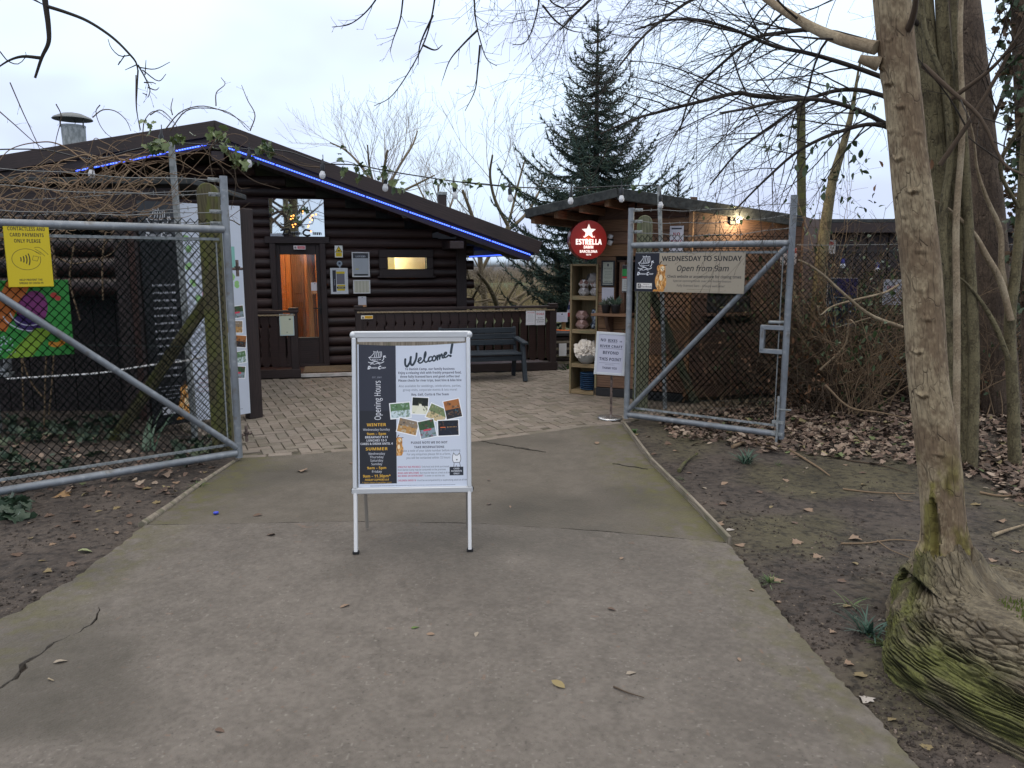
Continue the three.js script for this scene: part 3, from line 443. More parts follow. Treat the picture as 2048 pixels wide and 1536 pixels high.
// the lobby behind the door: pine boards, an inner door ajar, a pale panel, one warm lamp
{
  const x0 = doorR.x0 - 0.35, x1 = winR.x1 + 0.4, zb = WZ - 1.5, top = 2.05; let n = 0; const split = doorR.x1 + 0.35, top2 = Math.min(top, roofY(x1) - 0.55);
  for (let x = x0; x < split; x += 0.115, n++) part('lobby_board', boxAt(0.112, top, 0.02, x + 0.056, top / 2 + 0.06, zb, 0.004), M.pine[n % 3], cabin);
  part('lobby_panel', boxAt(x1 - split, top2, 0.03, (x1 + split) / 2, top2 / 2 + 0.06, zb, 0.004), std({ map: blotch([0.62, 0.6, 0.4], [0.72, 0.7, 0.5], 5, 401, 1, 1), roughness: 0.8 }), cabin);
  part('lobby_panel', boxAt(0.5, 0.62, 0.02, winR.x1 - 0.16, winR.cy + 0.05, WZ - 0.9, 0.004), std({ map: blotch([0.55, 0.5, 0.4], [0.68, 0.62, 0.5], 6, 403, 1, 1), roughness: 0.7 }), cabin);
  for (const [x, h] of [[x0 - 0.015, top], [x1 + 0.015, top2]]) part('lobby_wall', boxAt(0.03, h, 1.42, x, h / 2 + 0.06, WZ - 0.78, 0.004), M.pine[1], cabin);
  part('lobby_partition', boxAt(0.03, top2, 1.42, split - 0.02, top2 / 2 + 0.06, WZ - 0.78, 0.004), std({ color: [0.62, 0.6, 0.5] }), cabin);
  part('lobby_ceiling', boxAt(split - x0 + 0.06, 0.03, 1.5, (x0 + split) / 2, top + 0.09, WZ - 0.78, 0.004), M.pine[0], cabin); part('lobby_ceiling', boxAt(x1 - split + 0.06, 0.03, 1.5, (x1 + split) / 2, top2 + 0.09, WZ - 0.78, 0.004), M.pine[0], cabin);
  part('lobby_floor', boxAt(x1 - x0, 0.03, 1.4, (x0 + x1) / 2, 0.04, WZ - 0.78, 0.004), M.pine[1], cabin);
  { const a = FC.px(583, 560, zb + 0.1).x, b = FC.px(608, 560, zb + 0.1).x, m = new MB().box(b - a, 1.95, 0.035, (a + b) / 2, 1.03, zb + 0.06, 0.004); for (const y of [0.55, 1.4]) m.box((b - a) * 0.62, 0.62, 0.012, (a + b) / 2, y, zb + 0.084, 0.008); part('lobby_door', m.geo(), M.cedar[0], cabin); }
  const jamb = FC.px(621, 560, WZ - 0.4).x; part('inner_door', boxAt(0.05, 1.92, 0.62, jamb + 0.03, 1.02, WZ - 0.86, 0.005), M.pine[2], cabin);
  part('inner_jamb', boxAt(0.08, 2.0, 0.1, jamb - 0.01, 1.08, WZ - 0.5, 0.005), std({ map: M.pine[2].map, color: [1.2, 1.25, 1.2], roughness: 0.5 }), cabin);
  const warm = 0xffdcae, lx = doorR.cx - 0.05, ly = 1.9, lz = WZ - 0.62;
  const lamp = thing('ceiling_lamp', 'small warm lamp glowing inside the cabin lobby behind the glazed door', 'lamp', FC.w(lx, ly, lz), cabinYaw);
  part('lamp_bulb', new THREE.SphereGeometry(0.045, 16, 12), std({ color: [1, 0.7, 0.35], emissive: new THREE.Color(1, 0.62, 0.25), emissiveIntensity: 6 }), lamp); part('lamp_base', lathe([[0, 0.17], [0.05, 0.17], [0.05, 0.15], [0.02, 0.12], [0.02, 0.03], [0, 0.03]], 14), M.white, lamp);
  const pl = new THREE.PointLight(warm, 1.7, 6, 2); pl.castShadow = true; pl.shadow.radius = 2; lamp.add(pl);
  const lamp2 = again(lamp, 'ceiling_lamp', 'small warm lamp glowing inside the cabin beyond the high narrow window', FC.w(winR.cx - 0.3, top2 - 0.13, WZ - 0.6), cabinYaw); lamp2.children.forEach((c) => { if (c.isLight) { c.intensity = 1.8; c.color.set(0xf6eeb4); } });
}
// flue and roof vent
{
  const f0 = FC.px(147, 262, -1.6), hR = FC.px(147, 239, -1.6).y - 0.03, r = (FC.px(172, 262, -1.6).x - FC.px(122, 262, -1.6).x) / 2, m = new MB(), hC = FC.px(147, 251, -1.6).y;
  const fl = part('flue_pipe', lathe([[r * 0.9, f0.y - 0.4], [r * 0.97, hC - 0.03], [r, hC - 0.02], [r, hC], [r * 0.9, hC], [r * 0.9, hC - 0.1]], 28), M.galvOld, cabin); fl.position.set(f0.x, 0, -1.6);
  const R = (FC.px(186, 236, -1.6).x - FC.px(105, 236, -1.6).x) / 2; m.add(lathe([[0, hR + 0.13], [R * 0.5, hR + 0.105], [R * 0.92, hR + 0.055], [R, hR + 0.03], [R * 0.98, hR + 0.024], [R * 0.5, hR + 0.05], [0, hR + 0.06]], 28)); for (const a of [0.4, 2.5, 4.6]) m.bar(V3(Math.cos(a) * r, hC - 0.04, Math.sin(a) * r), V3(Math.cos(a) * r * 1.05, hR + 0.06, Math.sin(a) * r * 1.05), 0.02, 0.008, 0.001);
  part('flue_cap', m.geo(), std({ map: M.galvOld.map, color: [0.5, 0.5, 0.5], roughness: 0.6, metalness: 0.2 }), fl);
  const v = FC.px(884, 405, -1.2), vm = part('roof_vent', boxAt(0.13, 0.34, 0.13, v.x, v.y - 0.05, -1.2, 0.006), M.stainFlat, cabin); part('vent_cap', boxAt(0.15, 0.05, 0.15, v.x, v.y + 0.135, -1.2, 0.006), M.galvOld, vm);
}
// blue rope lights along the barge boards and back along the eaves
{
  const blue = std({ color: [0.02, 0.05, 0.5], emissive: new THREE.Color(0.04, 0.1, 1), emissiveIntensity: 2.6, roughness: 0.3 }), spot = std({ color: [0.2, 0.3, 0.8], emissive: new THREE.Color(0.14, 0.26, 1), emissiveIntensity: 2.6 });
  const ropes = [['blue LED rope light under the long roof edge facing the door side', FC.px(456, 296, 0.075), FC.px(1062, 510, 0.075), 7], ['blue LED rope light under the roof edge behind the climbing stems', FC.px(151, 342, 0.075), FC.px(416, 289, 0.075), 4], ['blue LED rope light running back along the cabin eaves by the fir tree', FC.px(1056, 507, 0.0), FC.px(1056, 507, 0.0).add(V3(0, -0.01, -5.2)), 9]];
  for (const [label, a, b, n] of ropes) {
    const t = thing('rope_light', label, 'rope light', FC.o, cabinYaw), d = b.clone().sub(a), L = d.length();
    for (let i = 0; i < n; i++) { const p = a.clone().addScaledVector(d, (i + 0.01) / n), q = a.clone().addScaledVector(d, (i + 0.985) / n), g = new MB(); g.cyl(p, q, 0.0095, 8); const seg = part('light_tube', g.geo(), blue, t), e = new MB(), k = Math.floor(L / n / 0.033); for (let j = 0; j < k; j++) { const c = p.clone().lerp(q, (j + 0.5) / k); e.box(0.014, 0.012, 0.012, c.x, c.y, c.z + 0.005, 0.003); } stuff(part('diode', e.geo(), spot, seg)); }
    { const c = a.clone().add(b).multiplyScalar(0.5), rl = new THREE.RectAreaLight(0x2a4cff, 1.6, L, 0.02); rl.position.set(c.x, c.y - 0.016, c.z); rl.lookAt(FC.w(0, 0, 0).set(c.x, c.y - 5, c.z)); const x = d.clone().normalize(), zz = V3(0, 1, 0).addScaledVector(x, -x.y).normalize(), yy = zz.clone().cross(x); rl.quaternion.setFromRotationMatrix(new THREE.Matrix4().makeBasis(x, yy, zz)); rl.castShadow = true; t.add(rl); }
  }
}
// ------------------------------------------------------------------ deck, step, palings with rope
const deck = thing('porch_deck', 'low timber porch deck with a pale step edge in front of the cabin door', 'deck', FC.o, cabinYaw);
for (let k = 0; k < 6; k++) part('deck_board', boxAt(4.95, 0.03, 0.128, 1.25, 0.045, -0.075 - k * 0.134, 0.004), M.soffit, deck);
{ const a = FC.px(596, 757, 0), b = FC.px(709, 751, 0); part('step_edge', boxAt(b.x - a.x, 0.05, 0.03, (a.x + b.x) / 2, 0.034, 0.012, 0.005), std({ map: blotch([0.42, 0.4, 0.38], [0.6, 0.58, 0.56], 10, 411, 1, 1), roughness: 0.9 }), deck);
  solo('door_mat', 'flat brown coir mat on the deck before the cabin door', 'mat', boxAt(b.x - a.x - 0.02, 0.014, 0.62, (a.x + b.x) / 2 + 0.06, 0.068, -0.37, 0.004).applyMatrix4(new THREE.Matrix4().makeRotationY(cabinYaw).setPosition(FC.o)), std({ map: blotch([0.12, 0.085, 0.05], [0.24, 0.18, 0.11], 50, 413, 2, 2), bumpMap: fineBump, bumpScale: 0.006, roughness: 1 })); }
function paling(w, y0, y1, cut) {                          // a board with notched edges that form diamonds with its neighbour
  const s = new THREE.Shape(), X = w / 2, n = 0.024, pts = [[-X, y0 + 0.05]]; s.moveTo(-X * 0.5, y0); s.lineTo(X * 0.5, y0); s.lineTo(X, y0 + 0.05);
  for (const c of cut) { s.lineTo(X, c - 0.05); s.lineTo(X - n, c - 0.004); s.lineTo(X - n, c + 0.004); s.lineTo(X, c + 0.05); } s.lineTo(X, y1); s.lineTo(-X, y1);
  for (const c of [...cut].reverse()) { s.lineTo(-X, c + 0.05); s.lineTo(-X + n, c + 0.004); s.lineTo(-X + n, c - 0.004); s.lineTo(-X, c - 0.05); } s.lineTo(-X, y0 + 0.05);
  return new THREE.ExtrudeGeometry(s, { depth: 0.02, bevelEnabled: false });
}
function ropeGeo(a, b, r, sag) { const g = new MB(), n = Math.round(a.distanceTo(b) / 0.02); for (let st = 0; st < 3; st++) { const p = []; for (let i = 0; i <= n; i++) { const t = i / n, q = a.clone().lerp(b, t), an = t * n * 0.75 + st * 2.094; q.y += Math.cos(an) * r * 0.55 - sag * Math.sin(Math.PI * t); q.z += Math.sin(an) * r * 0.55; p.push(q); } g.tube(p, r * 0.62, 5); } return g.geo(); }
function deckFence(label, x0, x1, n, yTop, ends) {
  const t = thing('paling_fence', label, 'fence', FC.o, cabinYaw), w = (x1 - x0) / n, cuts = [yTop - 0.19, 0.27], g = [0, 1].map((k) => paling(w - 0.006 - k * 0.002, 0.16, yTop - 0.02, cuts));
  for (let i = 0; i < n; i++) part('paling', g[i % 2], M.stain, t).position.set(x0 + (i + 0.5) * w, 0, -0.012 - (i % 3) * 0.0015);
  part('cap_rail', boxAt(x1 - x0 + 0.1, 0.035, 0.1, (x0 + x1) / 2, yTop + 0.015, 0, 0.006), M.stainFlat, t);
  part('base_rail', boxAt(x1 - x0 + 0.1, 0.12, 0.06, (x0 + x1) / 2, 0.07, 0.012, 0.006), M.stainFlat, t);
  part('back_rail', boxAt(x1 - x0, 0.08, 0.03, (x0 + x1) / 2, yTop - 0.1, -0.03, 0.004), M.stainFlat, t);
  part('rope', ropeGeo(V3(x0, yTop - 0.03, 0.028), V3(x1, yTop - 0.03, 0.028), 0.012, 0.004), M.rope, t);
  for (const x of ends) part('post', new MB().box(0.1, yTop + 0.02, 0.1, x, (yTop + 0.02) / 2, -0.02, 0.006).box(0.13, 0.03, 0.13, x, yTop + 0.05, -0.02, 0.006).geo(), M.stainFlat, t);
  return t;
}
const fTop = FC.px(900, 618, 0).y, fx0 = FC.px(716, 680, 0).x, fx1 = FC.px(1108, 680, 0).x, fl0 = FC.px(486, 680, 0).x, fl1 = FC.px(592, 680, 0).x;
deckFence('long dark paling fence with rope along its top behind the black bench', fx0, fx1, 22, fTop, [fx0 + 0.02, fx1 - 0.02]);
deckFence('short dark paling fence with rope and a clear plaque beside the cabin step', fl0, fl1, 6, fTop - 0.02, [fl1 - 0.02]);

// ------------------------------------------------------------------ signs and frames on the cabin
function board(name, label, category, F, px, zl, draw, o = {}) {      // a flat sign: a thin panel and its print
  const R = F.rect(...px, zl), t = thing(name, label, category, F.w(R.cx, R.y0, zl), F.th, o.group), th = o.thick || 0.006, rim = o.rim ?? 0;
  if (rim) { const f = new MB(); for (const s of [-1, 1]) { f.box(rim, R.h, th + 0.01, s * (R.w / 2 - rim / 2), R.h / 2, 0, 0.003); f.box(R.w - 2 * rim, rim, th + 0.01, 0, s > 0 ? R.h - rim / 2 : rim / 2, 0, 0.003); } part('frame', f.geo(), o.rimMat || M.alu, t); }
  part('panel', boxAt(R.w - rim, R.h - rim, th * 0.8, 0, R.h / 2, -0.001, 0.001), o.back || M.white, t);
  const pw = R.w - 2 * rim - 0.004, ph = R.h - 2 * rim - 0.004, res = o.res || 256, tex = canvasTex(Math.round(res * (pw > ph ? 1 : pw / ph)), Math.round(res * (pw > ph ? ph / pw : 1)), draw);
  const pr = part('print', new THREE.PlaneGeometry(pw, ph), std({ map: tex, roughness: o.rough ?? 0.5 }), t); pr.position.set(0, R.h / 2, th * 0.4 + 0.002); if (o.tilt) t.rotation.z = o.tilt; if (o.lean) t.rotation.x = o.lean; return t;
}
const lines = (g, x, y, w, n, dy, c, h = 2) => { g.fillStyle = c; const r = mulberry(n * 31 + Math.round(w)); for (let i = 0; i < n; i++) { let a = x - w / 2 * (0.7 + 0.3 * r()); const e = x + w / 2 * (0.7 + 0.3 * r()); while (a < e) { const k = 3 + r() * 9; g.fillRect(a, y + i * dy, Math.min(k, e - a), h); a += k + 3; } } };
const ZW = WZ + 0.052;
board('cctv_sign', 'yellow triangle camera warning sign on the cabin wall beside the door', 'sign', FC, [669, 491, 686, 515], ZW, (g, w, h) => { g.fillStyle = '#e9ebe6'; g.fillRect(0, 0, w, h); g.fillStyle = '#e8c80f'; g.fillRect(w * 0.12, h * 0.6, w * 0.76, h * 0.33); g.beginPath(); g.moveTo(w / 2, h * 0.07); g.lineTo(w * 0.92, h * 0.55); g.lineTo(w * 0.08, h * 0.55); g.closePath(); g.fill(); g.strokeStyle = '#161616'; g.lineWidth = w * 0.06; g.stroke(); g.fillStyle = '#161616'; g.fillRect(w * 0.36, h * 0.38, w * 0.28, h * 0.09); lines(g, w / 2, h * 0.66, w * 0.6, 3, h * 0.08, '#5b5210', 4); });
board('fire_notice', 'small red and white strip notice on the header above the cabin door', 'sign', FC, [587, 491, 611, 499], WZ + 0.105, (g, w, h) => { g.fillStyle = '#eadfe0'; g.fillRect(0, 0, w, h); g.fillStyle = '#c95a66'; g.fillRect(w * 0.32, h * 0.15, w * 0.64, h * 0.7); g.fillStyle = '#888'; g.fillRect(w * 0.06, h * 0.2, w * 0.18, h * 0.6); lines(g, w * 0.64, h * 0.42, w * 0.5, 2, h * 0.2, '#f4d4d6', 6); });
{ const c = FC.px(679, 527, ZW), t = thing('round_badge', 'round pale badge with a stub below it between two cabin signs', 'badge', FC.w(c.x, c.y, ZW), cabinYaw); part('disc', new THREE.CylinderGeometry(0.04, 0.04, 0.008, 24).rotateX(Math.PI / 2), std({ color: [0.3, 0.36, 0.42], roughness: 0.4 }), t); part('emblem', new MB().box(0.032, 0.032, 0.004, 0, 0.002, 0.006, 0.002).geo(), std({ color: [0.03, 0.05, 0.1] }), t); part('stub', new MB().box(0.02, 0.04, 0.01, 0.002, -0.055, 0, 0.003).geo(), std({ color: [0.35, 0.4, 0.45] }), t); }
board('poster_frame', 'silver snap frame with a black and yellow poster beside the cabin door', 'poster', FC, [660, 536, 697, 588], ZW + 0.005, (g, w, h) => { g.fillStyle = '#c9cfd6'; g.fillRect(0, 0, w, h); g.fillStyle = '#2a2c36'; g.fillRect(w * 0.04, h * 0.03, w * 0.24, h * 0.94); g.fillStyle = '#6a6a74'; g.fillRect(w * 0.32, h * 0.18, w * 0.56, h * 0.46); g.fillStyle = '#c9b52a'; g.fillRect(w * 0.3, h * 0.08, w * 0.6, h * 0.1); g.fillRect(w * 0.34, h * 0.66, w * 0.56, h * 0.07); g.fillRect(w * 0.34, h * 0.84, w * 0.54, h * 0.08); g.fillStyle = '#2c2c20'; g.fillRect(w * 0.32, h * 0.74, w * 0.58, h * 0.09); lines(g, w * 0.6, h * 0.77, w * 0.5, 1, 9, '#d8cf9a', 6); text(g, 'Opening', w * 0.16, h * 0.55, w * 0.12, { rot: -Math.PI / 2, color: '#aeb4bd' }); }, { rim: 0.022, rough: 0.12 });
board('poster_frame', 'upper white framed menu with a black heading on the cabin wall', 'poster', FC, [703, 504, 740, 554], ZW + 0.003, (g, w, h) => { g.fillStyle = '#aab1b8'; g.fillRect(0, 0, w, h); g.fillStyle = '#22252b'; g.fillRect(0, 0, w, h * 0.22); text(g, 'LOVERS', w * 0.5, h * 0.14, w * 0.16, { color: '#b8bec6', font: 'serif', bold: 1 }); lines(g, w * 0.42, h * 0.34, w * 0.5, 9, h * 0.045, '#8d949c', 2); g.fillStyle = '#2a2d2c'; g.fillRect(w * 0.05, h * 0.92, w * 0.9, h * 0.07); g.fillStyle = '#c7bb54'; g.fillRect(w * 0.16, h * 0.68, w * 0.2, h * 0.04); }, { rim: 0.016, rimMat: M.white, rough: 0.1 });
board('wall_notice', 'lower white framed plain notice on the cabin wall', 'notice', FC, [706, 560, 741, 587], ZW + 0.003, (g, w, h) => { g.fillStyle = '#b9b8a8'; g.fillRect(0, 0, w, h); for (let i = 0; i < 9; i++) { g.fillStyle = i % 2 ? '#b2b19f' : '#c0bfaf'; g.fillRect(i * w / 9, 0, w / 9, h); } }, { rim: 0.014, rimMat: M.white, rough: 0.2 });
board('paper_notice', 'small white and orange paper pinned to the logs above the paling fence', 'notice', FC, [716, 593, 733, 614], ZW, (g, w, h) => { g.fillStyle = '#c3c4cb'; g.fillRect(0, 0, w, h); g.fillStyle = '#b8875a'; g.fillRect(0, h * 0.8, w, h * 0.2); g.fillStyle = '#222'; g.beginPath(); g.arc(w / 2, h * 0.1, w * 0.06, 0, 7); g.fill(); lines(g, w / 2, h * 0.2, w * 0.7, 7, h * 0.08, '#a2a5ae', 2); }, { back: M.paper });
board('paper_notice', 'white and orange paper stuck on the glass of the cabin door', 'notice', FC, [622, 565, 638, 588], WZ + 0.016, (g, w, h) => { g.fillStyle = '#d6d2d6'; g.fillRect(0, 0, w, h); g.fillStyle = '#c07c46'; g.fillRect(0, h * 0.72, w, h * 0.28); text(g, 'S2 S2', w / 2, h * 0.86, w * 0.2, { color: '#f0e4d4' }); g.fillStyle = '#222'; g.beginPath(); g.arc(w / 2, h * 0.1, w * 0.06, 0, 7); g.fill(); lines(g, w / 2, h * 0.22, w * 0.7, 6, h * 0.08, '#a9a6ae', 2); }, { back: M.paper });
board('clear_plaque', 'pale blue rimmed clear plaque screwed to the short paling fence', 'plaque', FC, [558, 628, 589, 671], 0.03, (g, w, h) => { g.fillStyle = '#b4ccd0'; g.fillRect(0, 0, w, h); g.fillStyle = '#c9d0bd'; g.fillRect(w * 0.05, h * 0.04, w * 0.9, h * 0.92); g.fillStyle = '#5d685f'; g.fillRect(w * 0.66, h * 0.21, w * 0.14, h * 0.07); g.fillRect(w * 0.46, h * 0.83, w * 0.08, h * 0.03); lines(g, w * 0.5, h * 0.35, w * 0.5, 6, h * 0.07, '#bcc4b0', 2); }, { rough: 0.15 });
board('caution_strip', 'yellow and white caution strip on the start of the long paling fence', 'sign', FC, [722, 631, 746, 638], 0.03, (g, w, h) => { g.fillStyle = '#d8d4c8'; g.fillRect(0, 0, w, h); g.fillStyle = '#d6a51a'; g.fillRect(w * 0.3, h * 0.1, w * 0.68, h * 0.8); g.fillStyle = '#333'; g.beginPath(); g.moveTo(w * 0.15, h * 0.2); g.lineTo(w * 0.26, h * 0.85); g.lineTo(w * 0.05, h * 0.85); g.fill(); lines(g, w * 0.64, h * 0.4, w * 0.5, 2, h * 0.22, '#6b5110', 6); });
board('caution_notice', 'white caution notice with red heading next to the dogs notice', 'sign', FC, [1052, 621, 1070, 650], 0.032, (g, w, h) => { g.fillStyle = '#d3d5db'; g.fillRect(0, 0, w, h); text(g, 'CAUTION', w / 2, h * 0.15, h * 0.12, { color: '#b4404c', w: w * 0.85 }); lines(g, w / 2, h * 0.28, w * 0.8, 9, h * 0.06, '#7f8790', 3); lines(g, w / 2, h * 0.9, w * 0.7, 1, 3, '#c68a90', 3); });
board('dogs_notice', 'white notice headed DOGS in red on the paling fence', 'sign', FC, [1071, 621, 1090, 650], 0.032, (g, w, h) => { g.fillStyle = '#d3d5db'; g.fillRect(0, 0, w, h); text(g, 'DOGS', w / 2, h * 0.23, h * 0.19, { color: '#b4404c', w: w * 0.86, bold: 1 }); ['Must be', 'kept on leads', 'at all times'].forEach((s, i) => text(g, s, w / 2, h * (0.5 + i * 0.14), h * 0.09, { color: '#30343c', bold: 1 })); });
// polished plate with the cut-out ship over the door
{
  const R = FC.rect(537, 397, 650, 484, WZ + 0.08), t = thing('mirror_plate', 'polished metal nameplate with a cut-out ship over the cabin door', 'sign', FC.w(R.cx, R.y0, WZ + 0.08), cabinYaw);
  part('plate', boxAt(R.w, R.h, 0.006, 0, R.h / 2, 0, 0.001), std({ color: [0.72, 0.74, 0.76], metalness: 1, roughness: 0.015 }), t);
  const k = R.w / 150, cut = new MB(), P = (x, y) => V3(-R.w / 2 + (x + 26) * k, R.h - (y + 16) * k, 0.006), st = (p, r = 1.1) => { const q = []; for (let i = 0; i < p.length; i += 2) q.push(P(p[i], p[i + 1])); cut.tube(smoothPts(q, 10), r * k, 4); };
  st([0, 28, 10, 24, 22, 44, 16, 50]); st([2, 50, 14, 56, 30, 48, 60, 56, 92, 52]); st([14, 62, 30, 56]); st([46, 62, 58, 58, 70, 62]); st([54, 2, 58, 30, 52, 40]); st([30, 10, 22, 30, 6, 34]); st([78, 6, 82, 24]); st([88, 30, 94, 38, 92, 50]); st([2, 72, 26, 68, 24, 80, 8, 84], 2.6); st([14, 70, 8, 86], 2.2); st([84, 72, 70, 70, 64, 80, 74, 86, 84, 84], 2.6);
  for (const x of [30, 36, 42, 48, 54, 92, 98, 104, 110]) { st([x, 76, x, 84], 1.3); st([x, 80 - (x % 3), x + 4, 78, x + 4, 84], 1.1); }
  part('cut_letters', cut.geo(), M.black, t);
  const g = new MB(), r = mulberry(12); for (const [x, y] of [[34, 32], [38, 38], [32, 40], [40, 30], [66, 18], [66, 24], [90, 30], [94, 28], [86, 36], [90, 42], [84, 48], [44, 54], [36, 56], [38, 62], [80, 58], [86, 74], [78, 62], [102, 26]]) { const p = P(x, y); g.add(new THREE.SphereGeometry(0.008 + r() * 0.004, 8, 6), new THREE.Matrix4().makeTranslation(p.x, p.y, 0.016)); }
  part('fairy_lights', g.geo(), std({ color: [0.9, 0.4, 0.1], emissive: new THREE.Color(1, 0.36, 0.08), emissiveIntensity: 4 }), t);
}
{ const c = FC.px(811, 430, -0.2), t = thing('security_light', 'small grey floodlight under the cabin soffit above the narrow window', 'light fitting', FC.w(c.x, c.y - 0.04, -0.28), cabinYaw); part('body', cbox(0.075, 0.08, 0.05, 0.008).translate(0, 0.04, 0), M.galvOld, t); part('bracket', boxAt(0.02, 0.07, 0.02, 0, 0.11, -0.02, 0.003), M.black, t); }

// ================================================================== THE TIMBER KIOSK
const kiosk = thing('timber_kiosk', 'small brown plank kiosk with a dark felt roof, serving hatch and shelf', 'kiosk', FK.o, FK.th);
const kCorner = FK.w(1.1, 0, 0), kSide = V3(3.4, 0, -9.17), kC = FK.l(kCorner), kx1 = kC.x;                                   // the corner at the right end of the counter wall
const kL = FK.l(at(1053, 420, 8.66)), kA = FK.l(at(1235, 378, 8.46)), kR = FK.l(at(1604, 434, 9.02));
const kBack = 2.7, under = (x) => (x < kA.x ? lerp(kL.y, kA.y, (x - kL.x) / (kA.x - kL.x)) : kA.y - 0.02) - 0.17;
function slab(g, a, b, c, d, t) {                                                  // a roof leaf from its four upper corners
  const D = (p) => p.clone().add(V3(0, -t, 0)); g.quad(a, b, c, d, 0, 0, 2, 2); g.quad(D(d), D(c), D(b), D(a), 0, 0, 2, 2); for (const [p, q] of [[a, b], [b, c], [c, d], [d, a]]) g.quad(p, D(p), D(q), q, 0, 0, p.distanceTo(q), t); return g;
}
{
  const bk = (p, k = kBack) => p.clone().add(V3(0, 0, -k)), g = new MB(); slab(g, kL, kA, bk(kA), bk(kL), 0.035); part('roof', g.geo(), M.felt, kiosk);
  const side = new MB(); slab(side, kA.clone().add(V3(0.002, 0, 0)), kR, bk(kR, 1.6), bk(kA), 0.035); part('roof', side.geo(), M.felt, kiosk);
  const f = new MB(), F = (a, b, h, th) => f.bar(a.clone().add(V3(0, -h / 2 + 0.012, 0.0)), b.clone().add(V3(0, -h / 2 + 0.012, 0)), h, th, 0.008);
  F(kL, kA, 0.1, 0.04); F(kA, kR, 0.125, 0.04); F(bk(kL), kL, 0.1, 0.04); part('fascia', f.geo(), M.felt, kiosk);
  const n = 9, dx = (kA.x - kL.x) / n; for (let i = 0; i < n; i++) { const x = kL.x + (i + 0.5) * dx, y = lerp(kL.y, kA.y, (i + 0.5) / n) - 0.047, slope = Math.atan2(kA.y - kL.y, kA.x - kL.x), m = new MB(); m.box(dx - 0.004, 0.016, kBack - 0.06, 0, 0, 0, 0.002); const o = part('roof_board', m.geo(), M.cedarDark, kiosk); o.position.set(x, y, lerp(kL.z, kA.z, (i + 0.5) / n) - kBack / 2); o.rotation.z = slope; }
  for (const t of [0.04, 0.3, 0.58, 0.86]) { const p = kL.clone().lerp(kA, t); part('rafter', boxAt(0.05, 0.09, kBack - 0.1, p.x, p.y - 0.105, p.z - kBack / 2 - 0.02, 0.005), M.cedar[1], kiosk); }
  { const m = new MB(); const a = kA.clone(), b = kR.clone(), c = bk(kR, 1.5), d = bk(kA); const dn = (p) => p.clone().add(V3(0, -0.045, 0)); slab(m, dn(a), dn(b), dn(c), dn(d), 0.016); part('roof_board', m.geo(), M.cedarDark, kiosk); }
}
// the counter wall: horizontal planks around a hatch
const hatch = FK.rect(1231, 524, 1296, 628, 0);
for (let k = 0, y = 0.11; y < 2.2; k++, y += 0.142) {
  const top = y + 0.14; let x0 = 0, spans; if (top > under(0.0) + 0.05) { while (x0 < kx1 && under(x0) < top) x0 += 0.02; } if (kx1 - x0 < 0.1 || y > under(kx1) + 0.02) break;
  spans = [[x0, kx1]]; if (top > hatch.y0 && y < hatch.y1) spans = [[x0, hatch.x0], [hatch.x1, kx1]].filter(([a, b]) => b - a > 0.03);
  for (const [a, b] of spans) part('plank', boxAt(b - a, 0.138, 0.022, (a + b) / 2, y + 0.07, -0.011 - (k % 3) * 0.0012, 0.005), M.cedar[k % 3], kiosk);
}
part('base_beam', boxAt(kx1 + 0.02, 0.1, 0.1, kx1 / 2, 0.055, -0.03, 0.006), M.black, kiosk);
{ const m = new MB(), H = hatch; m.box(H.w, 0.02, 1.2, H.cx, H.y0 - 0.01, -0.62, 0.003).box(H.w + 0.3, H.h + 0.3, 0.02, H.cx, H.cy, -1.15, 0.003).box(0.02, H.h, 1.1, H.x0 - 0.012, H.cy, -0.6, 0.003).box(0.02, H.h, 1.1, H.x1 + 0.012, H.cy, -0.6, 0.003).box(H.w, 0.02, 1.1, H.cx, H.y1 + 0.01, -0.6, 0.003); part('hatch_lining', m.geo(), M.cedarDark, kiosk); part('hatch_post', boxAt(0.07, H.h, 0.07, H.x0 + 0.075, H.cy, -0.06, 0.004), M.cedar[0], kiosk); }
// the lit side wall
const sideTh = FK.th - yawOf(kCorner, kSide), sL = kCorner.distanceTo(kSide), FS = new Frame(kCorner, yawOf(kCorner, kSide));
const sHatch = FS.rect(1415, 593, 1502, 624, 0);
for (let k = 0, y = 0.05; y < 2.26; k++, y += 0.142) {
  const top = y + 0.14; let spans = [[0.0, sL]]; if (top > sHatch.y0 && y < sHatch.y1) spans = [[0.0, sHatch.x0], [sHatch.x1, sL]];
  const roofAt = (q) => { const w = FK.l(FS.w(q, 0, 0)), t = (w.x - kA.x) / (kR.x - kA.x); return lerp(kA.y, kR.y, clamp(t)) - 0.07; }; while (spans.length && spans[spans.length - 1][1] > 0.1 && roofAt(spans[spans.length - 1][1]) < top) spans[spans.length - 1][1] -= 0.02; spans = spans.filter(([a, b]) => b - a > 0.06);
  for (const [a, b] of spans) { const o = part('plank', cbox(b - a, 0.138, 0.022, 0.005), M.cedarDark, kiosk), c = FK.l(FS.w((a + b) / 2, y + 0.07, -0.013)); o.position.copy(c); o.rotation.y = -sideTh; }
}
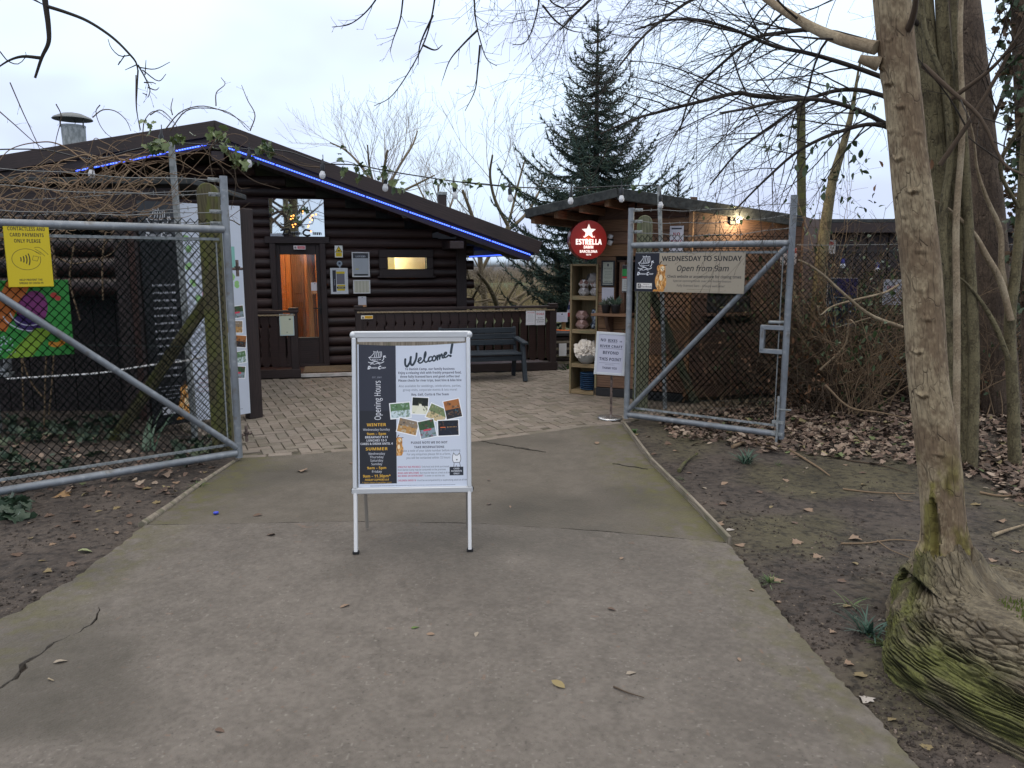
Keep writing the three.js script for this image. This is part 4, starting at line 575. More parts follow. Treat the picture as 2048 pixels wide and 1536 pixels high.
{ const Y = (p) => { const w = FK.l(p); return lerp(kA.y, kR.y, clamp((w.x - kA.x) / (kR.x - kA.x))) - 0.13; }, m = new MB(), a = FS.w(-0.02, 0, -0.06), b = FS.w(sL, 0, -0.06), c = FK.l(a).setY(Y(a)), d = FK.l(b).setY(Y(b)); m.bar(c, d, 0.2, 0.07, 0.004); m.bar(V3(0.03, under(0.03) - 0.03, -0.06), V3(kA.x, under(kA.x) - 0.03, -0.06), 0.26, 0.06, 0.004); if (kx1 > kA.x) m.bar(V3(kA.x, under(kA.x + 0.01) - 0.03, -0.062), V3(kx1, Y(FK.w(kx1, 0, 0)) - 0.03, -0.062), 0.24, 0.06, 0.004); part('wall_plate', m.geo(), M.cedarDark, kiosk); }
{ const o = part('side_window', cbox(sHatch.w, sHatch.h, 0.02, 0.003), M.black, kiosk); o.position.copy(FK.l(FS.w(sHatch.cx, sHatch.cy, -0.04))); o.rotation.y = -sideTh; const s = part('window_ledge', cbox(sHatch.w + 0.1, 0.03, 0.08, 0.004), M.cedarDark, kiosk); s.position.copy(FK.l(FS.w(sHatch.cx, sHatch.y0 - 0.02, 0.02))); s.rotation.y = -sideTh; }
part('corner_trim', boxAt(0.05, 2.1, 0.05, kx1 + 0.012, 1.12, 0.005, 0.005), M.cedar[2], kiosk);
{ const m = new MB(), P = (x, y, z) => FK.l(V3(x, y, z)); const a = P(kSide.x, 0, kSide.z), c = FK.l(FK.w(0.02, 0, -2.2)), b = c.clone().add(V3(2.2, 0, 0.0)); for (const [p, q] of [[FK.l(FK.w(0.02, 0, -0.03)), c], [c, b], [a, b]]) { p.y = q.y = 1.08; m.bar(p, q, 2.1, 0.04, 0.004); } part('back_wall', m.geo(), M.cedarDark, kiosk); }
// the lamp on the side wall
{
  const c = FS.px(1478, 440, 0.12), t = thing('wall_lamp', 'glowing round bulkhead lamp on the upper plank wall of the kiosk', 'lamp', FS.w(c.x, c.y - 0.05, 0), FS.th);
  part('lamp_globe', new THREE.SphereGeometry(0.036, 18, 14).translate(0, 0.05, 0.12), std({ color: [1, 0.85, 0.5], emissive: new THREE.Color(1, 0.86, 0.56), emissiveIntensity: 7 }), t);
  part('bracket', new MB().box(0.09, 0.09, 0.02, 0, 0.05, 0.012, 0.004).cyl(V3(0, 0.06, 0.02), V3(0, 0.06, 0.09), 0.012).geo(), M.black, t);
  const l = new THREE.PointLight(0xffe2b0, 1.7, 8, 2); l.position.set(0, 0.05, 0.12); l.castShadow = true; l.shadow.radius = 1.8; t.add(l);
}
// counter shelf with its bracket, plant pots
{
  const R = FK.rect(1190, 628, 1262, 634, 0.12), sh = thing('counter_shelf', 'reddish timber serving shelf on a curved bracket below the kiosk hatch', 'shelf', FK.w(R.cx, R.y0, 0), FK.th), w = R.w;
  part('shelf_board', boxAt(w, 0.03, 0.26, 0, 0.02, 0.13, 0.005), M.cedar[1], sh);
  const s = new THREE.Shape(); s.moveTo(0, 0); s.lineTo(0.22, 0); s.quadraticCurveTo(0.2, -0.1, 0.06, -0.2); s.lineTo(0.05, -0.3); s.lineTo(0, -0.3); s.lineTo(0, 0); const b = new THREE.ExtrudeGeometry(s, { depth: 0.04, bevelEnabled: false }); b.rotateY(-Math.PI / 2); part('bracket', b, M.cedarDark, sh).position.set(-w / 2 + 0.19, 0.003, 0.005);
  const pot = (name, label, px, kind) => {
    const p = FK.px(px, 628, 0.13), t = thing(name, label, 'potted plant', FK.w(p.x, R.y0 + 0.036, 0.13), FK.th), r = mulberry(px);
    part('pot', lathe([[0, 0], [0.04, 0], [0.055, 0.09], [0.06, 0.092], [0.06, 0.105], [0.05, 0.105], [0.045, 0.08], [0, 0.08]], 16), M.black, t);
    const g = new MB(); for (let i = 0; i < (kind ? 26 : 60); i++) { const a = r() * 6.28, e = kind ? 0.5 + r() : 0.2 + r() * 1.2, L = kind ? 0.09 + r() * 0.06 : 0.05 + r() * 0.07, d = V3(Math.cos(a) * Math.cos(e), Math.sin(e), Math.sin(a) * Math.cos(e)), o = V3(Math.cos(a) * 0.02, 0.09, Math.sin(a) * 0.02); g.tube([o, o.clone().addScaledVector(d, L * 0.6), o.clone().addScaledVector(d, L).add(V3(0, -0.01, 0))], kind ? [0.008, 0.007, 0.001] : [0.003, 0.005, 0.001], 4); }
    part('leaves', g.geo(), std({ color: kind ? [0.05, 0.09, 0.06] : [0.12, 0.15, 0.11], roughness: 0.7 }), t);
  };
  pot('potted_plant', 'bushy grey green plant in a black pot, nearest the paper notice on the shelf', 1212, 0); pot('potted_plant', 'succulent with upright dark leaves in a black pot on the kiosk shelf', 1231, 1);
}
board('wall_notice', 'black framed NOTICE hung on the kiosk wall above the paper sheet', 'notice', FK, [1203, 521, 1229, 573], 0.018, (g, w, h) => { g.fillStyle = '#9a9e90'; g.fillRect(0, 0, w, h); g.fillStyle = '#3c4148'; g.fillRect(w * 0.42, h * 0.06, w * 0.16, h * 0.12); text(g, 'NOTICE', w / 2, h * 0.28, h * 0.09, { font: 'serif', color: '#3a3d3a', w: w * 0.8 }); lines(g, w / 2, h * 0.4, w * 0.8, 5, h * 0.07, '#5e635c', 4); lines(g, w / 2, h * 0.72, w * 0.6, 2, h * 0.07, '#70746c', 4); text(g, 'THANK YOU', w / 2, h * 0.87, h * 0.06, { color: '#3a3d3a', bold: 1 }); g.fillStyle = '#26303c'; g.fillRect(0, h * 0.92, w, h * 0.04); }, { rim: 0.02, rimMat: M.black, rough: 0.25 });
board('paper_notice', 'long white printed sheet pinned under the black framed NOTICE', 'notice', FK, [1204, 575, 1227, 610], 0.013, (g, w, h) => { g.fillStyle = '#b5b5c0'; g.fillRect(0, 0, w, h); lines(g, w / 2, h * 0.08, w * 0.8, 22, h * 0.04, '#9899a4', 2); }, { back: M.paper });
board('opening_card', 'green and red card at the edge of the kiosk hatch', 'sign', FK, [1245, 530, 1262, 585], 0.02, (g, w, h) => { g.fillStyle = '#14161a'; g.fillRect(0, 0, w, h); g.fillStyle = '#1f8f3f'; g.fillRect(0, h * 0.14, w, h * 0.26); g.fillStyle = '#c03038'; g.fillRect(0, h * 0.42, w, h * 0.06); g.fillStyle = '#aeb4b2'; g.fillRect(0, h * 0.5, w, h * 0.46); lines(g, w / 2, h * 0.58, w * 0.7, 5, h * 0.07, '#454a4c', 3); }, {});
board('no_bikes_sign', 'white NO BIKES sign with red letters fixed to the kiosk beside the barbed wire', 'sign', FK, [1340, 452, 1366, 503], 0.02, (g, w, h) => { g.fillStyle = '#c2c4cf'; g.fillRect(0, 0, w, h); g.fillStyle = '#2a3140'; g.fillRect(w * 0.12, h * 0.07, w * 0.76, h * 0.06); text(g, 'NO', w / 2, h * 0.33, h * 0.2, { color: '#8c1f2c', bold: 1 }); text(g, 'BIKES', w / 2, h * 0.62, h * 0.2, { color: '#8c1f2c', bold: 1, w: w * 0.84 }); lines(g, w / 2, h * 0.82, w * 0.7, 2, h * 0.06, '#6a6f7a', 4); }, {});
{ const c = FK.px(1219, 480, 0.05), t = thing('twin_spotlight', 'white and black twin spotlight on the kiosk wall beside the round red sign', 'light fitting', FK.w(c.x, c.y - 0.05, 0), FK.th); part('spot_head', lathe([[0, 0], [0.026, 0], [0.03, 0.05], [0.02, 0.055], [0, 0.055]], 16).rotateZ(-0.4).translate(0, -0.005, 0.06), M.white, t); part('spot_head', lathe([[0, 0], [0.028, 0.01], [0.03, 0.05], [0, 0.055]], 16).rotateZ(-0.3).translate(0.005, 0.06, 0.06), M.white, t); part('base', new MB().box(0.05, 0.03, 0.07, 0.005, 0.05, 0.03, 0.005).geo(), M.black, t); }
// the round illuminated sign
{
  const c = at(1174, 480, 8.95), r = 38 / 1538 * 8.98, th = 0.22, F = new Frame(c, th), t = thing('round_beer_sign', 'round red illuminated beer sign with a white star at the corner of the kiosk', 'sign', c.clone().add(V3(0, -r, 0)), th);
  part('drum', lathe([[0, -0.06], [r * 0.9, -0.06], [r, -0.045], [r, 0.045], [r * 0.985, 0.058], [0, 0.06]], 48).rotateX(Math.PI / 2).translate(0, r, 0), std({ color: [0.2, 0.018, 0.018], roughness: 0.3 }), t);
  const face = (bg, tr) => canvasTex(512, 512, (g) => {
    g.fillStyle = bg; g.fillRect(0, 0, 512, 512); g.fillStyle = '#fffdf6';
    g.beginPath(); for (let i = 0; i < 10; i++) { const a = -Math.PI / 2 + i * Math.PI / 5, q = i % 2 ? 46 : 104; g.lineTo(256 + Math.cos(a) * q, 146 + Math.sin(a) * q); } g.fill();
    g.fillStyle = tr; g.beginPath(); g.moveTo(256, 196); g.lineTo(222, 236); g.lineTo(292, 236); g.fill();
    text(g, 'ESTRELLA', 256, 284, 96, { bold: 1, color: '#fffdf6', w: 370, fat: 5 }); text(g, 'DAMM', 256, 352, 52, { bold: 1, color: '#fffdf6', w: 140, fat: 3 }); text(g, 'BARCELONA', 256, 410, 46, { bold: 1, color: '#fffdf6', w: 250, fat: 2 }); text(g, '1876', 256, 452, 34, { bold: 1, color: '#fffdf6' }); text(g, '18', 190, 216, 28, { bold: 1, color: '#fffdf6' }); text(g, '76', 328, 216, 28, { bold: 1, color: '#fffdf6' });
  }), tex = face('#7c1d16', '#7a5316'), glow = face('#5a120d', '#4a3010');
  const disc = part('face', new THREE.CircleGeometry(r * 0.975, 48), new THREE.MeshStandardMaterial({ map: tex, emissiveMap: glow, emissive: new THREE.Color(1, 1, 1), emissiveIntensity: 0.75, roughness: 0.3 }), t); disc.position.set(0, r, 0.0605);
  const arm = new MB(); arm.bar(V3(-0.02, r, -0.05), V3(0.26, r + 0.02, -0.3), 0.03, 0.03).bar(V3(-0.02, -0.03, 0), V3(-0.02, 0.02, 0), 0.1, 0.03); part('bracket', arm.geo(), M.black, t);
  const rl = new THREE.PointLight(0xff9078, 0.04, 2.5, 2); rl.position.set(0, r, 0.12); rl.castShadow = true; t.add(rl);
}
// open shelf unit with pots
{
  const R = FK.rect(1142, 528, 1193, 789, 0.0), w = R.w, h = R.y1, D = 0.34, t = thing('shelf_unit', 'tall open timber shelf unit of four bays leaning on the kiosk', 'shelf unit', FK.w(R.cx, 0, 0.02), FK.th);
  for (const s of [-1, 1]) part('side_panel', boxAt(0.024, h, D, s * (w / 2 - 0.012), h / 2, -D / 2, 0.003), M.pale, t);
  const ys = [0.03, FK.px(1165, 731, 0).y, FK.px(1168, 663, 0).y, FK.px(1170, 596, 0).y, h - 0.012];
  ys.forEach((y, i) => part('shelf', boxAt(w - 0.05, i === 4 ? 0.024 : 0.05, D - 0.01, 0, y, -D / 2, 0.003), M.pale, t));
  part('back_panel', boxAt(w - 0.05, h - 0.05, 0.014, 0, h / 2, -D + 0.01, 0.002), M.pale, t);
  const on = (x, i, z, dy = 0.0255) => V3(0, 0, 0).copy(FK.w(R.cx + x, ys[i] + dy, 0.02 + z));
  function facetPot(label, p, r0, hh, mat, topMat, tilt) {                        // a faceted planter of two mirrored rows of facets
    const o = thing('faceted_planter', label, 'planter', p, 0.3), q = (rr, y, k) => { const a = []; for (let i = 0; i < 6; i++) a.push(V3(Math.cos(i * 1.0472 + k) * rr, y, Math.sin(i * 1.0472 + k) * rr)); return a; };
    const A = q(r0 * 0.55, 0, 0), B = q(r0, hh * 0.38, 0.5236), C = q(r0 * 0.98, hh * 0.62, 0), E = q(r0 * 0.62, hh, 0.5236), g = new MB(), f = new MB(), T = (m, a, b, c) => { const n = b.clone().sub(a).cross(c.clone().sub(a)).normalize(); if (n.dot(a.clone().add(b).add(c).setY(0)) < 0) { n.negate();[b, c] = [c, b]; } const i = m.v(a.x, a.y, a.z, n.x, n.y, n.z, 0, 0); m.v(b.x, b.y, b.z, n.x, n.y, n.z, 1, 0); m.v(c.x, c.y, c.z, n.x, n.y, n.z, 0, 1); m.tri(i, i + 1, i + 2); };
    for (let i = 0; i < 6; i++) { const j = (i + 1) % 6; T(g, A[i], A[j], B[i]); T(f, A[j], B[i], B[j]); T(f, B[i], B[j], C[j]); T(g, B[i], C[i], C[j]); T(g, C[i], C[j], E[i]); T(i % 2 ? f : g, C[j], E[i], E[j]); }
    part('body', g.geo(), mat, o); part('facets', f.geo(), topMat, o); if (tilt) { o.rotation.z = tilt; } return o;
  }
  const cop = std({ color: [0.2, 0.115, 0.095], roughness: 0.55, metalness: 0.2 }), pinkish = std({ color: [0.42, 0.29, 0.27], roughness: 0.6 }), conc = std({ color: [0.55, 0.53, 0.52], roughness: 0.8 }), grey = std({ color: [0.27, 0.25, 0.24], roughness: 0.8 });
  facetPot('whitish faceted planter, lower one of the pair in the top bay', on(-0.035, 3, -0.1), 0.075, 0.095, grey, conc); facetPot('white and copper faceted planter stacked on the whitish one', on(-0.035, 3, -0.1, 0.122), 0.07, 0.095, cop, conc); facetPot('whitish faceted planter at the shelf side beneath the tipped one', on(0.105, 3, -0.12), 0.07, 0.095, grey, conc); facetPot('white and copper faceted planter beside the kiosk wall edge', on(0.1, 3, -0.12, 0.122), 0.066, 0.09, cop, conc); facetPot('grey faceted planter tipped over at the back of the top bay', on(0.12, 3, -0.16, 0.2), 0.075, 0.14, grey, grey, 1.2);
  facetPot('rosy faceted planter, lower one in the second bay', on(-0.05, 2, -0.09), 0.085, 0.11, cop, pinkish); facetPot('rosy faceted planter stacked on its twin in the second bay', on(-0.05, 2, -0.09, 0.137), 0.085, 0.11, cop, pinkish);
  { const o = thing('marbled_vase', 'dark blue and white marbled vase behind the rosy planters', 'vase', on(0.1, 2, -0.15), 0); part('body', lathe([[0, 0], [0.05, 0], [0.06, 0.05], [0.04, 0.1], [0.055, 0.16], [0.045, 0.23], [0.03, 0.24], [0, 0.2]], 18), std({ map: blotch([0.01, 0.015, 0.035], [0.3, 0.36, 0.42], 9, 441, 2, 2), roughness: 0.3 }), o); part('rim', new THREE.TorusGeometry(0.036, 0.006, 6, 18).rotateX(Math.PI / 2).translate(0, 0.238, 0), M.black, o); }
  { const o = thing('grey_bowl', 'grey bowl heaped with white fleece in the third bay', 'bowl', on(0.03, 1, -0.06), 0), g = new THREE.IcosahedronGeometry(0.135, 22), P = g.attributes.position; part('bowl', lathe([[0, 0], [0.06, 0], [0.1, 0.03], [0.125, 0.09], [0.128, 0.11], [0.118, 0.1], [0.09, 0.04], [0, 0.02]], 26), std({ color: [0.3, 0.3, 0.28], roughness: 0.6 }), o);
    const o2 = thing('white_fleece', 'fluffy white fleece spilling over the grey bowl', 'fleece', on(0.03, 1, -0.06), 0); for (let i = 0; i < P.count; i++) { const x = P.getX(i), y = P.getY(i), z = P.getZ(i), k = 1 + 0.75 * (fbm(x * 44 + 60, y * 40 + z * 29 + 60, 4096, 5, 451) - 0.5); P.setXYZ(i, x * k * 1.12, 0.17 + y * k * 0.82 + (y < 0 ? -0.02 * Math.abs(x) * 8 : 0), z * k); } g.computeVertexNormals(); part('tufts', g, std({ color: [0.72, 0.67, 0.6], roughness: 1 }), o2); }
  { const o = thing('plate_stack', 'stack of blue plates in the lowest bay', 'plates', on(0.045, 0, -0.09), 0), bl = [0, 1].map((k) => std({ color: k ? [0.03, 0.09, 0.2] : [0.055, 0.14, 0.28], roughness: 0.35 })); for (let i = 0; i < 9; i++) part('plate', lathe([[0, 0], [0.06, 0], [0.105, 0.018], [0.107, 0.022], [0.1, 0.022], [0.055, 0.006], [0, 0.006]], 28).translate(0, i * 0.0235, 0), bl[i % 2], o); }
}
// low stand with its notice
{
  const b = gp(1220, 838), F = new Frame(b, -0.1), R = F.rect(1191, 664, 1251, 750, 0.0), t = thing('notice_stand', 'chrome floor stand holding the framed NO BIKES OR RIVER CRAFT notice', 'sign stand', b, F.th);
  part('base_disc', lathe([[0, 0], [0.125, 0], [0.13, 0.01], [0.125, 0.025], [0.06, 0.035], [0.02, 0.045], [0, 0.045]], 36), std({ color: [0.6, 0.6, 0.6], metalness: 0.9, roughness: 0.25 }), t);
  part('pole', new MB().cyl(V3(0.008, 0.02, 0), V3(0.008, R.y0 + 0.1, -0.012), 0.0125, 14).geo(), M.rust, t);
  const fr = part('frame', (() => { const f = new MB(), r = 0.026, w = R.w, h = R.h; for (const s of [-1, 1]) { f.box(r, h, 0.016, s * (w / 2 - r / 2), 0, 0, 0.006); f.box(w - 2 * r, r, 0.016, 0, s * (h / 2 - r / 2), 0, 0.006); } return f.geo(); })(), M.alu, t); fr.position.set(R.cx, R.cy, 0.02); fr.rotation.set(-0.05, 0, -0.055);
  const tex = canvasTex(400, 560, (g) => {
    g.fillStyle = '#bdbfd0'; g.fillRect(0, 0, 400, 560); const c = '#232842'; text(g, 'NO', 74, 84, 58, { bold: 1, color: c }); text(g, 'BIKES', 218, 86, 54, { color: c, bold: 1, w: 150 }); text(g, 'OR', 344, 94, 28, { color: c, bold: 1 }); text(g, 'RIVER CRAFT', 200, 172, 52, { bold: 1, color: c, w: 350 }); text(g, 'BEYOND', 200, 266, 62, { bold: 1, color: c, w: 250 }); text(g, 'THIS POINT', 200, 362, 62, { bold: 1, color: c, w: 340 }); g.fillStyle = c; g.fillRect(143, 114, 150, 4); g.fillRect(26, 202, 350, 4); lines(g, 200, 416, 340, 1, 10, '#555a72', 5); lines(g, 200, 440, 170, 1, 10, '#555a72', 5); text(g, 'THANK YOU', 200, 492, 46, { bold: 1, color: c, w: 230 });
  });
  const p = part('print', new THREE.PlaneGeometry(R.w - 0.05, R.h - 0.05), std({ map: tex, roughness: 0.25 }), fr); p.position.z = 0.004; part('backing', boxAt(R.w - 0.045, R.h - 0.045, 0.006, 0, 0, -0.002, 0.001), M.white, fr);
}
// things beyond the fence end: post with notice, slatted bin, orange cord
{
  const c = at(1124, 634, 13.0), g0 = V3(c.x, 0, -13), t = thing('notice_post', 'pale timber post carrying a square white notice beyond the fence end', 'sign post', g0, 0); part('post', boxAt(0.07, c.y + 0.1, 0.05, 0.03, (c.y + 0.1) / 2 - 0.03, -0.03, 0.005), std({ map: M.pale.map, color: [1.2, 1, 0.75] }), t);
  board('square_notice', 'square white printed notice on the timber post beyond the fence', 'notice', new Frame(V3(0, 0, -12.96), 0), [1113, 625, 1135, 644], 0, (g, w, h) => { g.fillStyle = '#c3c6d6'; g.fillRect(0, 0, w, h); g.fillStyle = '#39404e'; g.fillRect(w * 0.44, h * 0.1, w * 0.12, h * 0.14); lines(g, w / 2, h * 0.36, w * 0.7, 1, 9, '#7c849c', 8); lines(g, w / 2, h * 0.5, w * 0.7, 6, h * 0.07, '#9aa1b6', 4); }, {});
  const b = gp(1122, 727), bin = thing('slatted_bin', 'dark slatted timber litter bin with a paper notice behind the fence end', 'bin', b, 0.1); for (let i = 0; i < 8; i++) part('slat', boxAt(0.3, 0.042, 0.3, 0, 0.03 + i * 0.055, 0, 0.004), i % 2 ? M.stainFlat : M.weathered, bin); part('lid', boxAt(0.34, 0.06, 0.34, 0, 0.48, 0, 0.02), M.plasticBlack, bin);
  const pn = part('paper', new MB().box(0.12, 0.2, 0.004, 0, 0.24, 0.155, 0.0005).geo(), M.paper, bin);
  solo('orange_cord', 'taut orange cord stretched behind the shelf unit', 'cord', new MB().tube(smoothPts([at(1112, 660, 12.9), at(1125, 661.5, 12.8), at(1160, 661, 12.6)], 10), 0.014, 6).geo(), std({ color: [0.75, 0.16, 0.03], roughness: 0.6 }));
  const fp = at(1140, 610, 14), fl = thing('hanging_flag', 'red white and blue flag hanging beside the shelf unit', 'flag', V3(fp.x, 0, -14), 0.4), cg = new THREE.PlaneGeometry(0.26, 0.34, 10, 12), P = cg.attributes.position; for (let i = 0; i < P.count; i++) { const x = P.getX(i), y = P.getY(i); P.setZ(i, 0.03 * Math.sin(x * 26 + y * 8)); P.setX(i, x * 0.8 + y * 0.35); } cg.computeVertexNormals(); part('cloth', cg.translate(0.06, fp.y - 0.04, 0), std({ map: canvasTex(64, 64, (g) => { g.fillStyle = '#c8c4d0'; g.fillRect(0, 0, 64, 64); g.fillStyle = '#b5323c'; g.fillRect(0, 0, 64, 13); g.fillRect(0, 51, 64, 13); g.fillStyle = '#3b4272'; g.fillRect(0, 24, 64, 16); }), side: THREE.DoubleSide }), fl); part('staff', new MB().cyl(V3(0, -0.05, 0), V3(0.02, fp.y + 0.2, 0), 0.012, 8).geo(), M.black, fl);
}

// ================================================================== GATES AND FENCES
function linkMesh(w, h, x0, y0, z, rad = 0.0029, a = 0.031, b = 0.034) {                 // woven chain link: zigzag wires that hook into each other
  const g = new MB(), n = Math.round(w / a), rows = Math.round(h / b);
  for (let k = 0; k < n; k++) for (let j = 0; j < rows; j++) {
    const p = (q) => V3(x0 + a * (k + ((q + k) % 2)), y0 + q * b, z + ((q + k) % 2 ? 0.003 : -0.003)); const A = p(j), B = p(j + 1), d = B.clone().sub(A).normalize(), s = V3(d.y, -d.x, 0), f = V3(0, 0, 1), c = g.count;
    for (const P of [A, B]) for (let i = 0; i < 4; i++) { const an = i * Math.PI / 2, nx = s.clone().multiplyScalar(Math.cos(an)).addScaledVector(f, Math.sin(an)); g.v(P.x + nx.x * rad, P.y + nx.y * rad, P.z + nx.z * rad, nx.x, nx.y, nx.z, 0, 0); }
    for (let i = 0; i < 4; i++) { const m = (i + 1) % 4; g.i.push(c + i, c + m, c + 4 + i, c + m, c + 4 + m, c + 4 + i); }
  }
  return g.geo();
}
function barbed(a, b, sag, seed) {
  const g = new MB(), r = mulberry(seed), L = a.distanceTo(b), n = Math.max(6, Math.round(L / 0.06)), pt = (t) => a.clone().lerp(b, t).add(V3(0, -sag * 4 * t * (1 - t) + 0.006 * Math.sin(t * 19 + seed), 0.004 * Math.sin(t * 13))), p = [];
  for (let i = 0; i <= n; i++) p.push(pt(i / n)); g.tube(p, 0.003, 4);
  for (let d = 0.05; d < L; d += 0.1) { const c = pt(d / L); for (let k = 0; k < 2; k++) { const an = r() * 6.28, v = V3(Math.cos(an) * 0.2, Math.sin(an), Math.cos(an * 3)).normalize().multiplyScalar(0.018); g.tube([c.clone().sub(v), c.clone().add(v)], 0.0016, 3, false); } }
  return g.geo();
}
function gate(label, F, w, dir, o) {                                                      // w along dir (+1/-1) from the hinge; parts in the frame's own axes
  const t = thing('chain_link_gate', label, 'gate', F.o, F.th), R = 0.029, X = dir * w, top = o.top, bot = 0.065, Z = 0;
  part('hinge_stile', new MB().cyl(V3(0, bot - 0.04, Z), V3(0, o.hTop, Z), R, 16).geo(), M.galv, t); part('end_stile', new MB().cyl(V3(X, bot - 0.04, Z), V3(X, o.eTop, Z), R, 16).geo(), M.galv, t);
  part('top_rail', new MB().cyl(V3(dir * R * 0.7, top, Z), V3(X - dir * R * 0.7, top, Z), R, 16).geo(), M.galv, t); part('bottom_rail', new MB().cyl(V3(dir * R * 0.7, bot, Z), V3(X - dir * R * 0.7, bot, Z), R, 16).geo(), M.galv, t);
  part('brace', new MB().cyl(V3(dir * 0.02, bot + 0.05, Z + 0.002), V3(X - dir * 0.04, top - 0.03, Z + 0.002), R * 0.86, 16).geo(), M.galv, t);
  const x0 = Math.min(0, X) + 0.045, ww = w - 0.09; stuff(part('chain_link_mesh', linkMesh(ww, top - bot + 0.06, x0, bot + 0.03, -0.035), M.wire, t));
  for (const [a, b] of [[V3(x0, top - 0.075, -0.035), V3(x0 + ww, top - 0.075, -0.035)], [V3(x0, bot + 0.07, -0.035), V3(x0 + ww, bot + 0.07, -0.035)]]) part('stretcher_bar', new MB().bar(a, b, 0.022, 0.008, 0.002).geo(), M.galvOld, t);
  for (const x of [x0 + 0.03, x0 + ww - 0.03]) part('stretcher_bar', new MB().bar(V3(x, bot + 0.07, -0.028), V3(x, top - 0.1, -0.028), 0.02, 0.006, 0.002, V3(0, 0, 1)).geo(), M.galvOld, t);
  o.wires.forEach(([ya, yb], i) => { part('barbed_wire', barbed(V3(dir * 0.06, ya, -0.01), V3(X, yb, -0.01), 0.03 + 0.012 * (i % 3), 5 + i * 3 + (dir > 0 ? 50 : 0)), M.barb, t); part('wire_bracket', new MB().bar(V3(dir * 0.0, ya, -0.02), V3(dir * 0.11, ya, -0.03), 0.03, 0.008, 0.002).box(0.016, 0.016, 0.016, dir * 0.05, ya, -0.012, 0.003).box(0.016, 0.016, 0.016, dir * 0.1, ya, -0.018, 0.003).geo(), M.galvOld, t); });
  return t;
}
const hl = gp(478, 909, 0.05), hl2 = gp(0, 987, 0.05), FL = new Frame(V3(hl.x, 0, hl.z), yawOf(hl2, hl));
const hr = gp(1253, 828, 0.07), fr = gp(1562, 868, 0.07), FR = new Frame(V3(hr.x, 0, hr.z), yawOf(hr, fr)), wR = Math.hypot(fr.x - hr.x, fr.z - hr.z);
const tl = FL.px(455, 459, 0).y, tlT = FL.px(445, 352, 0).y;
const gateL = gate('galvanised chain link gate standing open, with the yellow card payment sign on it', FL, 2.1, -1, { top: tl, hTop: tlT, eTop: tlT, wires: [[tlT - 0.03, tlT - 0.02], [tlT - 0.14, tlT - 0.12], [tlT - 0.27, tlT - 0.27], [tlT - 0.36, tlT - 0.37]] });
const tr = FR.px(1268, 491, 0).y, trT = FR.px(1265, 416, 0).y, teT = FR.px(1592, 392, wR * 0).y, eTopR = (() => { const p = FR.w(wR, 0, 0), d = -p.z; return at(1592, 390, d).y; })();
const gateR = gate('galvanised chain link gate standing open, with the wide WEDNESDAY TO SUNDAY sign on it', FR, wR, 1, { top: tr, hTop: trT, eTop: eTopR, wires: [[trT - 0.02, eTopR - 0.06], [trT - 0.13, eTopR - 0.16], [trT - 0.23, eTopR - 0.27]] });
{ // latch loop, drop bolt and hinge pins
  const lp = new MB(), y0 = FR.px(1562, 704, 0).y, y1 = FR.px(1562, 656, 0).y, s = wR * 0.852; lp.bar(V3(wR - 0.02, y1, 0), V3(s, y1, 0), 0.042, 0.042, 0.006).bar(V3(wR - 0.02, y0, 0), V3(s, y0, 0), 0.042, 0.042, 0.006).bar(V3(s + 0.02, y0, 0), V3(s + 0.02, y1, 0), 0.042, 0.042, 0.006); part('latch_loop', lp.geo(), M.galv, gateR); part('latch_bolt', new MB().cyl(V3(wR * 0.89, y1 + 0.045, -0.03), V3(wR - 0.02, y1 + 0.05, -0.03), 0.014, 10).geo(), M.galvOld, gateR);
  const bx = wR - 0.055; part('drop_bolt', new MB().cyl(V3(bx + 0.03, -0.06, 0.045), V3(bx + 0.03, 0.42, 0.045), 0.011, 10).bar(V3(bx + 0.03, 0.3, 0.045), V3(bx + 0.15, 0.31, 0.06), 0.014, 0.014, 0.003).bar(V3(bx - 0.02, 0.18, 0.03), V3(bx + 0.08, 0.18, 0.03), 0.03, 0.03, 0.003).bar(V3(bx - 0.02, 0.07, 0.03), V3(bx + 0.08, 0.07, 0.03), 0.03, 0.03, 0.003).geo(), M.galvOld, gateR);
  for (const y of [0.2, 1.55]) part('hinge_pin', new MB().cyl(V3(0.02, y, -0.02), V3(0.13, y, -0.05), 0.011, 8).cyl(V3(0.085, y - 0.06, -0.036), V3(0.085, y + 0.07, -0.036), 0.013, 8).cyl(V3(0.085, y + 0.0, -0.036), V3(0.085, y + 0.02, -0.036), 0.024, 8).geo(), M.rust, gateL);
}
// posts with raking struts
function woodPost(label, p, h, w, foot, yAt, mat, turn) {
  const t = thing('fence_post', label, 'post', p, turn), s = new THREE.Shape(), X = w / 2; s.moveTo(-X, -0.1); s.lineTo(X, -0.1); s.lineTo(X, h - X * 0.8); s.absarc(0, h - X * 0.8, X, 0, Math.PI, false); s.lineTo(-X, -0.1);
  const g = new THREE.ExtrudeGeometry(s, { depth: w * 0.8, bevelEnabled: true, bevelSize: 0.006, bevelThickness: 0.006, bevelSegments: 1, curveSegments: 8 }); g.translate(0, 0, -w * 0.4); const P = g.attributes.position, U = g.attributes.uv; for (let i = 0; i < P.count; i++) U.setXY(i, P.getY(i), P.getX(i) + P.getZ(i)); part('post', g, mat, t);
  const q = foot.clone().sub(p).applyAxisAngle(V3(0, 1, 0), -turn); part('strut', new MB().bar(V3(0, yAt, 0), V3(q.x, -0.08, q.z), w * 0.62, w * 0.62, 0.006, V3(0, 0, 1)).geo(), mat, t); return t;
}
const pl = gp(437, 905), pr2 = gp(1283, 824), dPl = -pl.z, dPr = -pr2.z;
pl.z -= 0.12; pr2.z -= 0.1;
